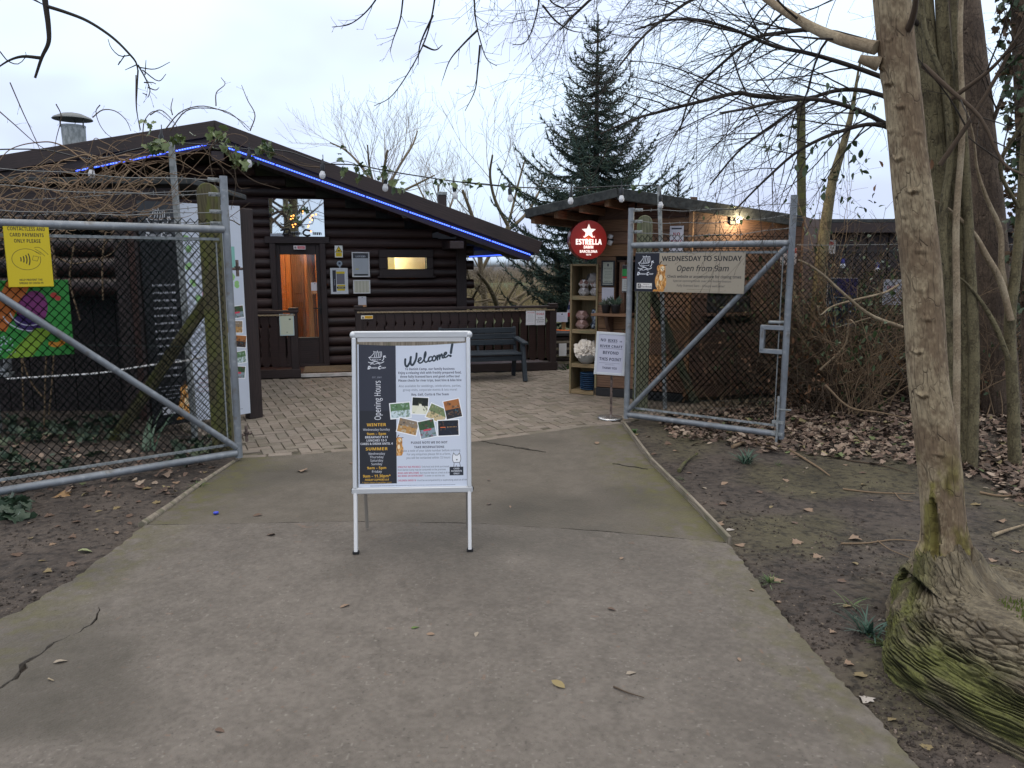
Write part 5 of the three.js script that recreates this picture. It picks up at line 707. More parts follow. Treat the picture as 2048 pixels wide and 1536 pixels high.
woodPost('mossy round topped timber post with a raking strut behind the gate with the yellow sign', pl, at(420, 372, -pl.z).y, 0.15, gp(205, 885).add(V3(0, 0, -0.1)), at(410, 580, -pl.z).y, M.mossPost, 0.2);
woodPost('grey green round topped timber post with raking strut behind the gate with the wide sign', pr2, at(1283, 435, -pr2.z).y, 0.15, gp(1398, 806).add(V3(0, 0, -0.05)), at(1300, 545, -pr2.z).y, M.mossPost2, -0.2);
function anglePole(name, label, top, bottom) { const t = thing(name, label, 'post', bottom.clone(), 0), a = top.clone().sub(bottom); part('angle_bar', new MB().bar(V3(0, -0.05, 0), a, 0.042, 0.008, 0.002).bar(V3(0.02, -0.05, -0.02), a.clone().add(V3(0.02, 0, -0.02)), 0.008, 0.042, 0.002).geo(), M.galvOld, t); const b = new MB(); for (let k = 1; k < 6; k++) b.box(0.012, 0.012, 0.014, a.x * k / 6, a.y * k / 6, a.z * k / 6 + 0.007, 0.003); part('clips', b.geo(), M.barb, t); return t; }
const poleL = at(340, 285, 7.0), poleLb = gp(388, 878); poleLb.z = -7.0; poleLb.x = at(388, 870, 7).x;
anglePole('steel_fence_post', 'thin grey angle iron post carrying the lights cable beside the climbing stems', poleL, poleLb);
const poleR = at(1318, 372, 8.35), poleRb = V3(at(1330, 830, 8.35).x, 0, -8.35);
anglePole('steel_fence_post', 'thin grey angle iron post carrying the lights cable in front of the kiosk', poleR, poleRb);
// boundary fence runs
function fenceRun(label, a, b, h, posts, wires) {
  const F = new Frame(a, yawOf(a, b)), L = Math.hypot(b.x - a.x, b.z - a.z), t = thing('chain_link_fence', label, 'fence', a, F.th); stuff(part('chain_link_mesh', linkMesh(L, h - 0.05, 0, 0.05, 0), M.wire, t));
  for (const y of [0.1, h * 0.5, h]) part('line_wire', new MB().cyl(V3(0, y, 0.005), V3(L, y, 0.005), 0.002, 5).geo(), M.wire, t);
  for (const y of wires) part('barbed_wire', barbed(V3(0, y, 0), V3(L, y + 0.03, 0), 0.05, Math.round(y * 31)), M.barb, t);
  for (const x of posts) part('post', new MB().box(0.09, h + 0.4, 0.09, x, (h + 0.4) / 2 - 0.1, -0.06, 0.008).geo(), M.mossPost2, t);
}
fenceRun('green chain link boundary fence with barbed wire and climbing stems on the cabin side', V3(-7.2, 0, -7.15), V3(pl.x - 0.1, 0, pl.z - 0.02), 1.78, [0.3, 2.4], [1.9, 2.02, 2.16]);
fenceRun('green chain link boundary fence running into the undergrowth on the kiosk side', V3(pr2.x + 0.1, 0, pr2.z - 0.02), V3(7.6, 0.2, -8.25), 1.72, [3.2, 5.9], [1.82]);
// wide printed sign on one gate
function shipSign(g, w, h) {
  g.fillStyle = '#a69c8a'; g.fillRect(0, 0, w, h); g.fillStyle = '#141826'; g.fillRect(0, 0, w * 0.235, h); shipLogo(g, w * 0.03, h * 0.06, w * 0.00145, '#dfe3ea'); g.fillStyle = '#dcdad6'; g.fillRect(w * 0.02, h * 0.78, w * 0.15, h * 0.15); g.fillStyle = '#14161e'; g.fillRect(w * 0.03, h * 0.8, w * 0.03, h * 0.11); text(g, 'f', w * 0.045, h * 0.86, h * 0.11, { bold: 1, color: '#dcdad6' }); text(g, 'Find us on', w * 0.115, h * 0.815, h * 0.04, { color: '#444' }); text(g, 'Facebook', w * 0.115, h * 0.875, h * 0.065, { color: '#23252c', bold: 1, font: 'serif' });
  owl(g, w * 0.185, h * 0.24, h * 0.0068); const c = '#15161b'; text(g, 'WEDNESDAY TO SUNDAY', w * 0.615, h * 0.145, h * 0.165, { color: c, w: w * 0.71, fat: 3 }); text(g, 'Open from 9am', w * 0.635, h * 0.39, h * 0.19, { color: c, slant: 0.22, w: w * 0.47, fat: 2 }); text(g, 'Check website or answerphone for closing times', w * 0.645, h * 0.6, h * 0.095, { color: c, w: w * 0.66, fat: 1 }); text(g, 'Special opening times over the festive season', w * 0.63, h * 0.71, h * 0.07, { color: c, w: w * 0.52, slant: 0.1 }); text(g, 'Fully licensed bars - Groups welcome!', w * 0.62, h * 0.83, h * 0.075, { color: c, w: w * 0.43, slant: 0.2 }); lines(g, w * 0.61, h * 0.92, w * 0.24, 1, 8, '#55503f', 3); lines(g, w * 0.6, h * 0.965, w * 0.46, 1, 8, '#7d7666', 2);
  const r = mulberry(3); for (let i = 0; i < 60; i++) { g.fillStyle = `rgba(60,55,45,${0.05 + 0.12 * r()})`; g.beginPath(); g.ellipse(r() * w, r() * h, 2 + r() * 8, 1 + r() * 4, r() * 3, 0, 7); g.fill(); }
}
board('opening_sign', 'wide beige and navy opening times sign with an owl, wired to the open gate', 'sign', FR, [1271, 506, 1488, 588], 0.045, shipSign, { res: 1024, thick: 0.008, back: std({ color: [0.3, 0.28, 0.24] }), tilt: 0.0 });
board('payment_sign', 'yellow CONTACTLESS AND CARD PAYMENTS ONLY PLEASE sign hung on the gate rail', 'sign', FL, [5, 452, 108, 573], 0.022, (g, w, h) => {
  g.fillStyle = '#cfb914'; g.fillRect(0, 0, w, h); const c = '#1c1a10'; text(g, 'CONTACTLESS AND', w / 2, h * 0.035, h * 0.085, { color: c, bold: 1, w: w * 0.84 }); text(g, 'CARD PAYMENTS', w / 2, h * 0.135, h * 0.085, { color: c, bold: 1, w: w * 0.76 }); text(g, 'ONLY PLEASE', w / 2, h * 0.235, h * 0.085, { color: c, bold: 1, w: w * 0.6 });
  g.strokeStyle = c; g.lineWidth = w * 0.01; g.beginPath(); g.ellipse(w * 0.44, h * 0.54, w * 0.32, h * 0.175, 0, -0.3, 5.6); g.stroke(); g.lineCap = 'round'; for (let i = 0; i < 4; i++) { g.lineWidth = w * 0.025; g.beginPath(); g.arc(w * 0.12, h * 0.54, w * (0.2 + i * 0.065), -0.22 - i * 0.045, 0.22 + i * 0.045); g.stroke(); }
  g.fillStyle = '#cfb914'; g.lineWidth = w * 0.008; g.beginPath(); g.moveTo(w * 0.6, h * 0.48); g.lineTo(w * 0.72, h * 0.5); g.lineTo(w * 0.68, h * 0.57); g.lineTo(w * 0.57, h * 0.55); g.closePath(); g.fill(); g.stroke(); strokes(g, [{ p: [64, 53, 70, 50, 80, 54, 94, 70] }, { p: [66, 56, 70, 60, 78, 64, 86, 74] }, { p: [66, 62, 70, 66, 77, 66] }, { p: [70, 66, 74, 70, 78, 69] }], 0, 0, w / 100, 0.9, c);
  text(g, 'HELP PREVENT THE', w / 2, h * 0.885, h * 0.05, { color: c, bold: 1, w: w * 0.52 }); text(g, 'SPREAD OF COVID-19', w / 2, h * 0.94, h * 0.05, { color: c, bold: 1, w: w * 0.54 });
}, { res: 512, back: std({ color: [0.55, 0.45, 0.01] }) });
board('fruit_poster', 'green poster of fruit and ice lollies behind the gate wires', 'poster', FL, [-70, 562, 149, 708], -0.075, (g, w, h) => {
  g.fillStyle = '#2c8a34'; g.fillRect(0, 0, w, h); g.save(); g.translate(w * 0.36, h * 0.3); g.rotate(0.5); g.fillStyle = '#c06a22'; g.fillRect(-w * 0.1, -h * 0.36, w * 0.22, h * 0.7); g.restore();
  g.fillStyle = '#7c2a6c'; g.beginPath(); g.ellipse(w * 0.61, h * 0.38, w * 0.15, h * 0.25, 0.3, 0, 7); g.fill(); g.fillStyle = '#42286e'; g.beginPath(); g.ellipse(w * 0.55, h * 0.56, w * 0.14, h * 0.1, 0.5, 0, 7); g.fill(); g.strokeStyle = '#c9cbd8'; g.lineWidth = w * 0.014; g.beginPath(); g.arc(w * 0.58, h * 0.36, w * 0.2, 0.9, 2.9); g.stroke(); g.beginPath(); g.ellipse(w * 0.5, h * 0.5, w * 0.2, h * 0.13, 0.5, 0.3, 2.7); g.stroke();
  g.fillStyle = '#7fa52a'; g.beginPath(); g.moveTo(w * 0.3, h); g.lineTo(w * 0.62, h * 0.62); g.lineTo(w * 0.8, h * 0.66); g.lineTo(w * 0.56, h); g.fill(); g.strokeStyle = '#d8902a'; g.lineWidth = w * 0.06; g.lineCap = 'round'; g.beginPath(); g.arc(w * 0.82, h * 0.76, w * 0.09, 0.2, 2.2); g.stroke(); g.fillStyle = '#b4342c'; g.beginPath(); g.arc(w * 0.84, h * 0.2, w * 0.035, 0, 7); g.fill(); g.beginPath(); g.arc(w * 0.88, h * 0.24, w * 0.03, 0, 7); g.fill(); g.fillStyle = '#aebccb'; const r = mulberry(8); for (let i = 0; i < 40; i++) { g.beginPath(); g.arc(w * (0.2 + 0.2 * r()), h * (0.7 + 0.25 * r()), w * 0.008, 0, 7); g.fill(); }
}, { res: 384, back: std({ color: [0.05, 0.2, 0.05] }) });

// ================================================================== SHELTER, BANNER AND A-BOARD
{ // log sided shelter behind the fence
  const F = new Frame(V3(-3.62, 0, -7.85), 0.06), t = thing('log_shelter', 'dark log sided shelter with an arched beam behind the gate with the yellow sign', 'shelter', F.o, F.th);
  for (let k = 0; k < 3; k++) part('log', logGeo(3.6, 0.2, 0.07, 0.08), M.stain, t).position.set(-3.75, 1.36 + k * 0.204, 0);
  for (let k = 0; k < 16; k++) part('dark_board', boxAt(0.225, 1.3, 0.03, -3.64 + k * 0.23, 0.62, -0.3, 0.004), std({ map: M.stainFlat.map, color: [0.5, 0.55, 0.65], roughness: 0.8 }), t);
  part('wide_board', boxAt(0.44, at(250, 440, 7.8).y, 0.06, 0.05, at(250, 440, 7.8).y / 2, 0.14, 0.01), std({ map: M.soffit.map, color: [0.8, 0.75, 0.75], bumpMap: grainBump, bumpScale: 0.002, roughness: 0.7 }), t);
  const s = new THREE.Shape(); s.moveTo(-3.8, 2.32); s.lineTo(0.3, 2.32); s.lineTo(0.3, 2.02); s.lineTo(-0.15, 2.03); s.quadraticCurveTo(-1.1, 2.03, -1.9, 1.86); s.lineTo(-3.8, 1.6); s.lineTo(-3.8, 2.32); part('arched_beam', new THREE.ExtrudeGeometry(s, { depth: 0.07, bevelEnabled: false }), M.stainFlat, t).position.z = 0.05;
  part('post', boxAt(0.14, 2.2, 0.14, -0.28, 1.1, 0.0, 0.008), M.stainFlat, t); part('roof', boxAt(4.4, 0.06, 1.9, -1.7, 2.38, -0.75, 0.01), M.felt, t); part('back_wall', boxAt(3.9, 2.2, 0.05, -1.9, 1.1, -1.55, 0.005), M.stainFlat, t);
  const c = F.px(285, 510, 0.2), st = thing('door_tag', 'small yellowish tag with a dark clip on the wide brown board', 'tag', F.w(c.x, c.y - 0.06, 0.175), F.th); part('tag_card', boxAt(0.055, 0.11, 0.006, 0, 0.05, 0.004, 0.002), std({ color: [0.6, 0.6, 0.22] }), st); part('clip', boxAt(0.05, 0.05, 0.016, 0, 0.125, 0.008, 0.003), M.black, st);
  const b = at(2, 730, 6.9), mb = thing('meter_box', 'grey box with a slotted side at the end of the white cable', 'box', V3(b.x - 0.12, 0.62, -6.95), 0.1); part('case', boxAt(0.3, 0.42, 0.12, 0, 0.21, 0, 0.012), std({ color: [0.3, 0.32, 0.34], roughness: 0.6 }), mb); part('slot', boxAt(0.03, 0.2, 0.02, 0.12, 0.16, 0.056, 0.004), M.black, mb); part('bracket', boxAt(0.34, 0.04, 0.1, 0, -0.03, 0, 0.005), M.galvOld, mb); part('leg', boxAt(0.05, 0.62, 0.05, 0, -0.33, 0, 0.004), M.galvOld, mb);
  solo('white_cable', 'slack white cable strung along the fence below the fruit poster', 'cable', new MB().tube(smoothPts([at(12, 758, 6.88), at(110, 752, 6.9), at(200, 746, 6.92), at(290, 732, 6.9), at(370, 722, 6.86), at(410, 713, 6.75)], 30), 0.009, 8).geo(), M.white);
}
function welcomePrint(g, w, h, tall) {                                                    // the poster of the A-board
  g.fillStyle = '#ccd4e2'; g.fillRect(0, 0, w, h); const P = w / 236, Q = h / 322, S = (x) => x * P, Y = (y) => y * Q, dk = '#2c3040'; g.fillStyle = '#23242b'; g.fillRect(S(3), 0, S(80), Y(312));
  g.fillStyle = '#2e303c'; g.fillRect(S(3), 0, S(80), Y(150)); shipLogo(g, S(24), Y(14), S(0.36), '#d9dde4'); text(g, 'EST. 2001', S(42), Y(76), Y(5), { color: '#9fa4b0' }); text(g, 'Opening Hours', S(43), Y(127), Y(19), { rot: -Math.PI / 2, color: '#dfe2e8', w: Y(88) });
  const yl = '#dfae3a', wt = '#d6d9e0'; [['WINTER', 195, 9.5, yl, 42, 1], ['Wednesday-Sunday', 206, 7, wt, 58], ['9am – 5pm', 216, 8, yl, 42, 1], ['BREAKFAST 9-11', 224, 6.6, wt, 50, 1], ['LUNCHES 12-3', 231.5, 6.6, wt, 44, 1], ['CAKES & DRINK UNTIL 4', 239, 6.6, wt, 70, 1], ['SUMMER', 251, 9, yl, 48, 1], ['Wednesday', 262, 7, wt, 36], ['Thursday', 270, 7, wt, 30], ['Saturday', 278, 7, wt, 28], ['Sunday', 286, 7, wt, 24], ['9am – 5pm', 295, 8, yl, 42, 1], ['Friday', 303.5, 7, wt, 22]].forEach(([s, y, z, c, ww, b]) => text(g, s, S(40), Y(y * 0.955 - 5), Y(z), { color: c, bold: b, w: S(ww) }));
  text(g, '9am – 11.30pm*', S(40), Y(295), Y(8.6), { color: yl, bold: 1, w: S(60) }); text(g, 'FRIDAY SUPPERS 6-9', S(40), Y(303), Y(6), { color: yl, bold: 1, slant: 0.2, w: S(52) }); text(g, '* 5pm close if weather poor', S(40), Y(309.5), Y(5), { color: yl, slant: 0.2, w: S(64) });
  g.save(); g.translate(S(98), Y(17)); g.rotate(-0.125); strokes(g, WELCOME, 0, 0, S(0.355), 10, '#23303c'); g.restore();
  const C = 157; [['To Danish Camp, our family business', 58, 7.2, 108], ['Enjoy a relaxing visit with freshly prepared food,', 66.5, 7.2, 138], ['three fully licensed bars and good coffee too!', 75, 7.2, 130], ['Please check for river trips, boat hire & bike hire', 83.5, 7.2, 138]].forEach(([s, y, z, ww]) => text(g, s, S(C), Y(y), Y(z), { color: dk, bold: 1, w: S(ww) }));
  text(g, 'Also available for weddings, celebrations, parties,', S(C), Y(96), Y(7), { color: '#5b6475', w: S(136) }); text(g, 'group visits, corporate events & lots more!', S(C), Y(104.5), Y(7), { color: '#5b6475', w: S(118) }); text(g, 'Roy, Gail, Curtis & The Team', S(C), Y(115), Y(7), { color: dk, bold: 1, w: S(82) });
  [[92, 150, 42, 32, -0.08, 0], [135, 140, 34, 36, 0.06, 1], [172, 158, 40, 32, 0.42, 2], [206, 148, 34, 40, -0.2, 3], [108, 186, 42, 30, 0.24, 4], [150, 192, 34, 38, -0.2, 5], [196, 190, 44, 33, -0.03, 6]].forEach(([x, y, a, b, r, k]) => photo(g, S(x), Y(y), S(a), Y(b), r, k));
  owl(g, S(83), Y(206), S(0.42), true);
  text(g, 'PLEASE NOTE WE DO NOT', S(154), Y(222), Y(7), { color: dk, w: S(80), bold: 1 }); text(g, 'TAKE RESERVATIONS', S(154), Y(232), Y(7), { color: dk, w: S(66), bold: 1 }); text(g, 'Make a note of your table number before ordering', S(157), Y(240), Y(6.6), { color: '#5b6475', w: S(130) }); text(g, 'For any enquiries please fill in a form,', S(153), Y(248), Y(6.6), { color: '#5b6475', w: S(96) }); text(g, 'you will be contacted within 72 hours', S(152), Y(256), Y(6.6), { color: '#5b6475', w: S(96) });
  const rd = '#b4506a'; [['STRICTLY NO PICNICS', 'Only food and drink purchased', 276, 50, 60], ['', 'from Danish Camp may be consumed on the premises.', 282.5, 0, 106], ['DOGS ARE WELCOME', 'But must be kept on a lead at all times', 289.5, 46, 72], ['NO BIKES OR RIVERCRAFT', 'To enter or exit the site', 296, 56, 44], ['CHILDREN UNDER 16', 'must be accompanied by a supervising adult at all times', 306, 40, 114]].forEach(([a, b, y, wa, wb]) => { if (a) text(g, a, S(85), Y(y), Y(5.4), { color: rd, align: 'left', bold: 1, w: S(wa) }); text(g, b, S(85 + wa + (a ? 2 : 0)), Y(y), Y(5.2), { color: '#4a5364', align: 'left', w: S(wb) }); });
  lines(g, S(125), Y(316), S(210), 1, 8, '#7e8798', Math.max(2, Y(1.6)));
  g.save(); g.translate(S(203), Y(246)); const k = S(1); g.strokeStyle = '#2a2f38'; g.lineWidth = k * 1.1; g.fillStyle = '#e8ebf0'; g.beginPath(); g.moveTo(2 * k, 6 * k); g.lineTo(4 * k, 0); g.lineTo(8 * k, 5 * k); g.lineTo(13 * k, 5 * k); g.lineTo(17 * k, 0); g.lineTo(19 * k, 7 * k); g.quadraticCurveTo(21 * k, 16 * k, 17 * k, 21 * k); g.lineTo(4 * k, 21 * k); g.quadraticCurveTo(0, 15 * k, 2 * k, 6 * k); g.fill(); g.stroke(); g.beginPath(); g.arc(11 * k, 15 * k, 1.5 * k, 0, 7); g.fillStyle = '#2a2f38'; g.fill(); g.beginPath(); g.moveTo(5 * k, 22 * k); g.lineTo(4 * k, 32 * k); g.moveTo(17 * k, 22 * k); g.lineTo(19 * k, 32 * k); g.moveTo(9 * k, 32 * k); g.lineTo(10 * k, 27 * k); g.stroke(); g.restore();
  g.fillStyle = '#20252f'; g.fillRect(S(198), Y(277), S(30), Y(19)); ['CARD', 'PAYMENTS', 'ONLY'].forEach((s, i) => text(g, s, S(213), Y(281 + i * 5.6), Y(5), { color: '#dfe3ea', bold: 1, w: S(i === 1 ? 24 : 13) }));
}
{ // the A-board
  const fa = gp(712, 1108), fb = gp(940, 1103), c = fa.clone().add(fb).multiplyScalar(0.5), th = yawOf(fa, fb), w = fa.distanceTo(fb) + 0.035, t = thing('a_board', 'white framed A-board on the asphalt headed Welcome! with opening hours and photographs', 'A-board', c, th), F = new Frame(c, th);
  const lean = 0.16, top = F.px(826, 663, -0.19).y, yb = F.px(826, 984, -0.04).y, up = (y, z = 0) => V3(0, y, -y * Math.tan(lean) + z), Z = (y) => -y * Math.tan(lean);
  const r = 0.034; const side = (s) => { const g = new MB(); g.bar(V3(s * (w / 2 - r / 2), yb + 0.02, Z(yb)), V3(s * (w / 2 - r / 2), top - r, Z(top - r)), r, 0.024, 0.007, V3(0, 0, 1)); return g.geo(); };
  for (const s of [-1, 1]) { part('side_profile', side(s), M.alu, t); part('leg', new MB().bar(V3(s * (w / 2 - 0.018), 0.012, 0), V3(s * (w / 2 - 0.018), yb, Z(yb)), 0.032, 0.02, 0.004, V3(0, 0, 1)).geo(), M.white, t); part('foot', new MB().box(0.036, 0.02, 0.026, s * (w / 2 - 0.018), 0.01, 0, 0.004).geo(), M.black, t); }
  part('top_profile', new MB().bar(V3(-w / 2 + r * 0.4, top - r / 2, Z(top)), V3(w / 2 - r * 0.4, top - r / 2, Z(top)), r + 0.004, 0.03, 0.012).geo(), M.alu, t);
  part('bottom_profile', new MB().bar(V3(-w / 2 - 0.002, yb + 0.008, Z(yb)), V3(w / 2 + 0.002, yb + 0.008, Z(yb)), 0.036, 0.032, 0.012).geo(), M.alu, t);
  for (const s of [-1, 1]) for (const y of [top - r * 0.55, yb + 0.01]) part('corner_cap', new THREE.SphereGeometry(0.021, 12, 10).scale(0.9, 1, 0.8).translate(s * (w / 2 - 0.012), y, Z(y)), y > 0.6 ? M.alu : M.plasticBlack, t);
  const ph = (top - r - yb - 0.02) / Math.cos(lean), pw = w - 2 * r + 0.004, mid = (top - r + yb + 0.02) / 2;
  const bk = part('panel', boxAt(pw + 0.01, ph, 0.006, 0, 0, 0, 0.001), M.weathered, t); bk.position.set(0, mid, Z(mid) - 0.006); bk.rotation.x = -lean;
  const hh = ph - 0.03, tex = canvasTex(1152, Math.round(1152 * hh / pw), (g, W2, H2) => welcomePrint(g, W2, H2)), pg = new THREE.PlaneGeometry(pw, hh, 24, 8), P = pg.attributes.position; for (let i = 0; i < P.count; i++) { const u = P.getX(i) / pw + 0.5, v = P.getY(i) / hh + 0.5; if (v > 0.9) P.setY(i, P.getY(i) - 0.012 * Math.sin(u * Math.PI) * (v - 0.9) * 10 - (1 - u) * 0.006); P.setZ(i, 0.0015 * Math.sin(u * 9 + v * 4)); } pg.computeVertexNormals();
  const pr = part('print', pg, std({ map: tex, roughness: 0.3 }), t); pr.position.set(0.002, mid - 0.015, Z(mid) + 0.0022); pr.rotation.x = -lean;
  const zb = (y) => -2 * 0.98 * Math.tan(lean) + 0 + (y) * Math.tan(lean) - 0.08; // the rear leaf leans the other way
  for (const s of [-1, 1]) part('rear_leg', new MB().bar(V3(s * (w / 2 - 0.03), 0.012, F.px(738, 1050, 0).z + (zb(0))), V3(s * (w / 2 - 0.03), top - 0.05, Z(top) - 0.03), 0.03, 0.018, 0.004, V3(0, 0, 1)).geo(), std({ color: [0.23, 0.21, 0.18], roughness: 0.7 }), t);
  part('rear_panel', (() => { const g = cbox(w - 0.07, top - yb - 0.03, 0.008, 0.002); return g; })(), M.white, t).position.set(0, mid, Z(top) - 0.03); t.children[t.children.length - 1].rotation.x = lean * 1.1; t.children[t.children.length - 1].position.z = (Z(top) - 0.03 + zb(yb)) / 2 + 0.02;
}
{ // the tall banner beside the shelter
  const a = gp(303, 868), b = gp(497, 838), th = yawOf(a, b), F = new Frame(V3(a.x, 0, a.z), th), w = Math.hypot(b.x - a.x, b.z - a.z), y1 = F.px(300, 403, 0).y, t = thing('tall_banner', 'tall printed banner with black and white halves stretched on dark posts behind the gate post', 'banner', F.o, th);
  const y0 = 0.07, h = y1 - y0, tex = canvasTex(512, Math.round(512 * h / w), (g, W2, H2) => {
    g.fillStyle = '#c9d2e0'; g.fillRect(0, 0, W2, H2); g.fillStyle = '#16181d'; g.fillRect(0, 0, W2 * 0.37, H2); g.fillStyle = '#3a3e44'; g.fillRect(0, 0, W2 * 0.37, H2 * 0.16); shipLogo(g, W2 * 0.07, H2 * 0.03, W2 * 0.0022, '#c6cad0'); const r = mulberry(9); for (let i = 0; i < 13; i++) lines(g, W2 * 0.19, H2 * (0.36 + i * 0.034), W2 * 0.24, 1, 9, '#b9bdc6', H2 * 0.009); lines(g, W2 * 0.19, H2 * 0.82, W2 * 0.28, 4, H2 * 0.018, '#9da2ad', 4); g.fillStyle = '#c8ccd4'; g.fillRect(W2 * 0.1, H2 * 0.915, W2 * 0.16, H2 * 0.035); text(g, 'f', W2 * 0.13, H2 * 0.933, H2 * 0.03, { bold: 1 });
    owl(g, W2 * 0.24, H2 * 0.81, W2 * 0.0033); g.fillStyle = '#8fc07a'; for (const [x, y] of [[0.42, 0.14], [0.44, 0.19], [0.43, 0.27], [0.46, 0.35], [0.5, 0.42], [0.86, 0.32], [0.9, 0.36]]) for (let i = 0; i < 5; i++) { g.beginPath(); g.arc(W2 * (x + 0.03 * r()), H2 * (y + 0.02 * r()), W2 * 0.022, 0, 7); g.fill(); }
    g.fillStyle = '#7fb9ae'; g.fillRect(W2 * 0.82, H2 * 0.19, W2 * 0.1, H2 * 0.1); for (let i = 0; i < 3; i++) { g.fillStyle = ['#d08ab0', '#e0b53a', '#6f9bd0'][i]; g.fillRect(W2 * (0.56 + i * 0.04), H2 * 0.4, W2 * 0.03, H2 * 0.04); } g.fillStyle = '#24262c'; g.fillRect(W2 * 0.62, H2 * 0.385, W2 * 0.05, H2 * 0.06); for (let i = 0; i < 12; i++) lines(g, W2 * 0.58, H2 * (0.5 + i * 0.022), W2 * 0.32, 1, 9, i % 4 ? '#9aa6ba' : '#6e7890', 4); lines(g, W2 * 0.58, H2 * 0.8, W2 * 0.3, 4, H2 * 0.02, '#b99aa8', 4);
    g.fillStyle = '#8a8fa0'; [[0.9, 0.5, 5], [0.88, 0.57, 4], [0.91, 0.64, 3], [0.9, 0.72, 0], [0.88, 0.79, 5]].forEach(([x, y, k]) => photo(g, W2 * x, H2 * y, W2 * 0.16, H2 * 0.055, (r() - 0.5) * 0.3, k)); lines(g, W2 * 0.8, H2 * 0.97, W2 * 0.3, 1, 9, '#8c95a8', 4);
  });
  const pg = new THREE.PlaneGeometry(w, h, 12, 20), P = pg.attributes.position; for (let i = 0; i < P.count; i++) P.setZ(i, 0.008 * Math.sin(P.getX(i) * 7) * Math.sin(P.getY(i) * 4) + 0.004); pg.computeVertexNormals();
  part('print', pg, std({ map: tex, roughness: 0.55, side: THREE.DoubleSide }), t).position.set(w / 2, y0 + h / 2, 0.05);
  const g2 = boxAt(0.15, y1 - 0.02, 0.1, w + 0.075, (y1 - 0.02) / 2, -0.02, 0.006); part('post', g2, M.stainFlat, t); part('post', boxAt(0.1, y1 - 0.05, 0.08, 0.05, (y1 - 0.05) / 2, -0.04, 0.006), M.stainFlat, t); for (const y of [0.2, y1 - 0.15]) part('cross_rail', boxAt(w - 0.1, 0.08, 0.04, w / 2, y, -0.02, 0.004), M.stainFlat, t);
}
{ // the bench
  const zB = 0.42, a = FC.px(881, 655, zB), b = FC.px(1026, 653, zB), seatY = 0.36, L = b.x - a.x + 0.02, cx = (a.x + b.x) / 2, top = b.y, t = thing('garden_bench', 'blue black slatted garden bench with sloping arms in front of the paling fence', 'bench', FC.w(cx, 0, 0), cabinYaw), zF = 0.95;
  const aY = FC.px(1055, 686, zF).y, X = L / 2;
  const bar = (n, p, q, w, h, up) => part(n, new MB().bar(p, q, w, h, 0.005, up).geo(), M.bench, t);
  for (const s of [-1, 1]) { bar('rear_leg', V3(s * X, 0.0, zB - 0.02), V3(s * X, seatY, zB + 0.06), 0.075, 0.05, V3(0, 0, 1)); bar('back_post', V3(s * X, seatY - 0.02, zB + 0.08), V3(s * X, top, zB), 0.065, 0.045, V3(0, 0, 1)); bar('front_leg', V3(s * (X + 0.03), 0, zF + 0.06), V3(s * (X + 0.02), aY - 0.01, zF - 0.07), 0.075, 0.055, V3(0, 0, 1)); bar('arm', V3(s * (X + 0.02), aY + 0.035, zB + 0.02), V3(s * (X + 0.03), aY, zF + 0.06), 0.03, 0.085); bar('side_rail', V3(s * X, seatY - 0.03, zB + 0.06), V3(s * X, seatY - 0.02, zF - 0.02), 0.06, 0.04); }
  for (let i = 0; i < 3; i++) { const f = 0.04 + i * 0.33, y = lerp(top - 0.035, seatY + 0.06, f), z = lerp(zB, zB + 0.08, f) + 0.035; bar('back_slat', V3(-X - 0.01, y, z), V3(X + 0.01, y, z), 0.075, 0.024); }
  bar('middle_post', V3(0, seatY, zB + 0.06), V3(0, top - 0.02, zB - 0.005), 0.06, 0.03, V3(0, 0, 1));
  for (let i = 0; i < 4; i++) bar('seat_slat', V3(-X - 0.01, seatY + 0.012 - (i === 1 || i === 2 ? 0.008 : 0), zB + 0.13 + i * 0.118), V3(X + 0.01, seatY + 0.012 - (i === 1 || i === 2 ? 0.008 : 0), zB + 0.13 + i * 0.118), 0.024, 0.106);
  bar('front_rail', V3(-X, seatY - 0.05, zF - 0.06), V3(X, seatY - 0.05, zF - 0.06), 0.07, 0.025);
}
